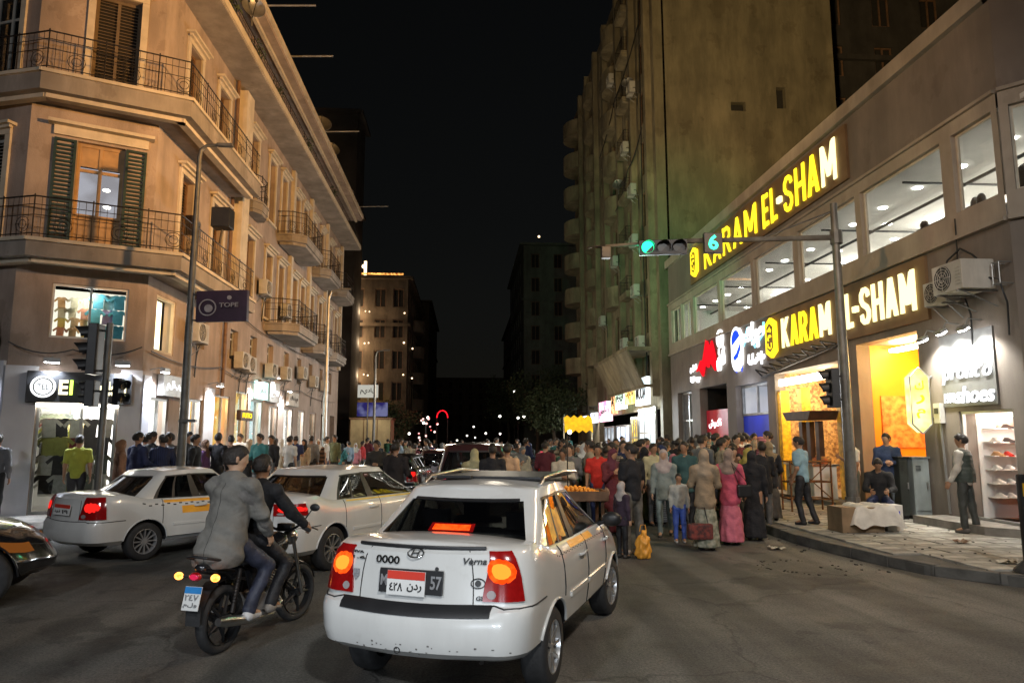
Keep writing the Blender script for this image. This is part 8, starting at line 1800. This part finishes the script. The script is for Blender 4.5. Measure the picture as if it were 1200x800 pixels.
for s_ in (-1, 1):
    i_ = part('indicator', M_black, lambda m: m.tube([(-.33, s_*.05, .73), (-.34, s_*.15, .735)], .011, 6)); mb = MB(); mb.ball((-.35, s_*.19, .735), (.035, .042, .034), 12, 8); mb.build('indicator_lens', emat('amber_indicator', (1, .42, .08), 2.4, col2=(1, .2, .03), scale=30), i_, 180)
mb = MB(); ax_ = (Vector((.25, 0, .97)), Vector((0, 1, 0)), Vector((-.97, 0, .25))); mb.box((-.40, 0, .56), (.20, .17, .006), ax_); pl = mb.build('licence_plate', M_platew, mo)
mb = MB(); mb.box((-.386, 0, .628), (.055, .168, .008), ax_); mb.build('plate_band', M_plateb, pl)
text_on('plate_digits', '٢٤٧', M_hub, (-.412, .07, .545), (0, -1, 0), (.25, 0, .97), .14, .05, .003, pl, .01); text_on('plate_letters', 'ملو', M_hub, (-.428, .07, .485), (0, -1, 0), (.25, 0, .97), .14, .045, .003, pl, .01)
part('mud_flap', M_rubber, lambda m: m.box((-.37, 0, .40), (.012, .15, .16)))
part('fork', M_chrome, lambda m: [m.tube([(FW, s_*.085, WR), (FW-.22, s_*.085, .92)], .02, 8) for s_ in (-1, 1)]); part('front_fender', M_kpaint, lambda m: m.grid([[(FW+(WR+.03)*math.cos(a), y, WR+(WR+.03)*math.sin(a)-abs(y)*.3) for y in (-.06, -.03, 0, .03, .06)] for a in [R(20+k*14) for k in range(11)]]))
part('handlebar', M_black, lambda m: m.tube([(.86, -.36, 1.02), (.94, -.22, 1.05), (1.0, -.08, .98), (1.0, .08, .98), (.94, .22, 1.05), (.86, .36, 1.02)], .014, 8)); part('grip', M_rubber, lambda m: [m.tube([(.83, s_*.40, 1.01), (.88, s_*.30, 1.03)], .021, 8) for s_ in (-1, 1)])
part('brake_lever', M_chrome, lambda m: m.tube([(.96, -.26, 1.04), (1.0, -.32, 1.02), (.97, -.42, 1.0)], .007, 5))
for s_ in (-1, 1): part('mirror', M_black, lambda m: [m.tube([(.93, s_*.24, 1.05), (.96, s_*.34, 1.2)], .008, 5), m.ball((.96, s_*.38, 1.23), (.02, .06, .04), 10, 6)])
part('headlight', M_chrome, lambda m: m.lathe([(0, -.08), (.06, -.06), (.085, 0), (.085, .03), (0, .04)], (1.1, 0, .9), (1, 0, 0), 20)); part('instrument_cluster', M_black, lambda m: m.box((1.03, 0, 1.02), (.08, .18, .06)), None, .015)
part('footrest', M_rubber, lambda m: [m.tube([(.16, s_*.12, .34), (.16, s_*.24, .335)], .014, 6) for s_ in (-1, 1)]+[m.tube([(.60, s_*.1, .27), (.60, s_*.27, .27)], .016, 6) for s_ in (-1, 1)])
part('brake_pedal', M_chrome, lambda m: m.tube([(.45, -.14, .30), (.62, -.17, .26), (.72, -.19, .28)], .009, 5)); part('side_stand', M_iron, lambda m: m.tube([(.5, .1, .26), (.30, .2, .14)], .011, 6))
part('side_panel', M_kpaint, lambda m: [m.prism([(.18, s_*.11, .70), (.46, s_*.11, .72), (.42, s_*.12, .50), (.24, s_*.12, .52)], (0, s_, 0), .012) for s_ in (-1, 1)])
# riders: person local is x right, y forward; placed in the bike's own frame
def seat_pose(px, pz, lean, kn, an, hands, head, h=1.72, spread=.20):
    J = joints(h=h, lean=lean, head=head); s = J['s']; dz = V3(0, px, pz)-J['pel']
    for k_ in ('pel', 'che', 'nec', 'hb', 'ht', 'shL', 'shR', 'hiL', 'hiR'): J[k_] = J[k_]+dz
    for nm, sd in (('L', -1), ('R', 1)):
        hi = J['hi'+nm]; k = V3(sd*spread, kn[0], kn[1]); d = k-hi; J['kn'+nm] = hi+d/np.linalg.norm(d)*.43*s; a = V3(sd*an[2], an[0], an[1]); d = a-J['kn'+nm]; J['an'+nm] = J['kn'+nm]+d/np.linalg.norm(d)*.41*s
        sh = J['sh'+nm]; w = V3(*hands[nm]); d = w-sh; L_ = np.linalg.norm(d); a_, b_ = .285*s, .25*s; L_ = min(L_, a_+b_-.005); dn = d/np.linalg.norm(d); x = (a_*a_-b_*b_+L_*L_)/(2*L_); hgt = math.sqrt(max(0, a_*a_-x*x)); pole = V3(sd*.5, -.1, -1); pole = pole-dn*(pole@dn); pole /= np.linalg.norm(pole)
        J['el'+nm] = sh+dn*x+pole*hgt; J['wr'+nm] = sh+dn*L_; J['fd'+nm] = (J['wr'+nm]-J['el'+nm])/b_
    J['sit'] = 2; return J
def rider(label, J, kw, cols, skin):
    ms = outfit('rider', J, 'man', **kw); t = thing('person', label, 'person', mo.location, mo.rotation_euler.z-math.pi/2); t.scale = (.96, .96, .96)
    for nm, me in ms.items():
        o = link(nm, me, t); c = cols.get({'shirt': 'top', 'jacket': 'top', 'trousers': 'bottom', 'shoes': 'shoes', 'hair': 'hair', 'body': 'skin'}[nm], (1, 1, 1)); o.color = (*(skin if nm == 'body' else c), 1)
    return t, J
Jd = seat_pose(.42, .98, .22, (.72, .70), (.56, .36, .17), {'L': (-.33, .86, 1.06), 'R': (.33, .86, 1.06)}, (.0, -.1), 1.70)
rider('driver in a dark jacket leaning over the motorcycle handlebar', Jd, dict(res=.014, hres=.011, curl=1.6), dict(top=(.012, .012, .014), bottom=(.018, .018, .022), shoes=(.30, .27, .24), hair=(1, 1, 1)), SKN[1])
Jp = seat_pose(.02, 1.02, .15, (.36, .72), (.20, .42, .20), {'L': (-.24, .42, .92), 'R': (.24, .44, .90)}, (.05, -.85), 1.80, .24)
tp, Jp = rider('passenger in a loose grey blazer and white trainers on the back of the motorcycle', Jp, dict(res=.013, hres=.010, curl=.9), dict(top=(.17, .16, .145), bottom=(.03, .035, .06), shoes=(.62, .62, .62), hair=(1, 1, 1)), SKN[3])
# blazer: body, flaring tails hanging over the seat, collar, sleeves
s = Jp['s']; N_, P_, C_, up = Jp['nec'], Jp['pel'], Jp['che'], Jp['up']
bz = [(C_, N_-up*.06, .185, .150, ((0, 1, 0), 1.25)), (P_+up*.10, C_, .190, .185, ((0, 1, 0), 1.15)), (P_+V3(0, -.09, -.12), P_+up*.12, .235, .195, ((0, 1, 0), 1.12)), (Jp['shL'], Jp['shR'], .085, .085), (N_-up*.02+V3(0, -.03, 0), N_+up*.01+V3(0, -.02, 0), .085, .078)]
for nm in 'LR': bz += [(Jp['sh'+nm], Jp['el'+nm], .083, .072), (Jp['el'+nm], Jp['wr'+nm]-Jp['fd'+nm]*.03, .070, .052)]
v, f = surf_net(bz, .035, .013, lambda Q: .010*np.sin(Q[..., 2]*34+Q[..., 1]*20)*np.sin(Q[..., 0]*14+Q[..., 2]*6)+.008*np.sin(Q[..., 2]*26+Q[..., 0]*12+np.sin(Q[..., 1]*14)*2)+.004*np.sin(Q[..., 0]*40+Q[..., 2]*9), lambda Q: np.maximum((P_[2]-.24)-Q[..., 2], -(np.sqrt(((Q-(N_+V3(0, .06, .06)))**2).sum(-1))-.085)))
o = link('blazer', np_mesh('blazer', [(v, f)], M_cloth), tp); o.color = (.17, .162, .145, 1)
for ch in list(tp.children):
    if ch.name.startswith('shirt'): ch.color = (.15, .14, .13, 1)
for nm_, J_ in (('eye', Jp),):
    hp_, hc_ = head_prims(J_); r_ = np.cross(J_['hf'], J_['hd'])
    for sd in (-1, 1): mb = MB(); mb.ball(tuple(hc_+J_['hd']*.020+J_['hf']*.083+r_*sd*.032), .011, 8, 6); mb.build('eye', M_ink, None); e_ = bpy.data.objects[-1] if False else [x for x in COL.objects if x.name.startswith('eye')][-1]; e_.parent = tp
# centre seam, side seams and vent of the blazer, laid on the cloth surface
from mathutils.bvhtree import BVHTree
bz_o = [x for x in tp.children if x.name.startswith('blazer')][0]; bv = BVHTree.FromPolygons([v_.co for v_ in bz_o.data.vertices], [p_.vertices[:] for p_ in bz_o.data.polygons])
def seam_on(pts, r_=.004, nm='seam', m=None):
    mb = MB(); mb.tube([tuple(q) for q in pts], r_, 5); o = mb.build(nm, m or M_ink, None); o.parent = tp; return o

for x0, x1, wd in ((0, 0, .0022),):
    pts = []
    for k in range(30):
        f_ = k/29; z_ = lerp(float(N_[2])-.02, float(P_[2])-.20, f_); h = bv.ray_cast(Vector((lerp(x0, x1, f_), -1.2, z_)), Vector((0, 1, 0)))
        if h[0] is not None: pts.append(h[0]+Vector((0, -.001, 0)))
    if len(pts) > 3: seam_on(pts, wd)
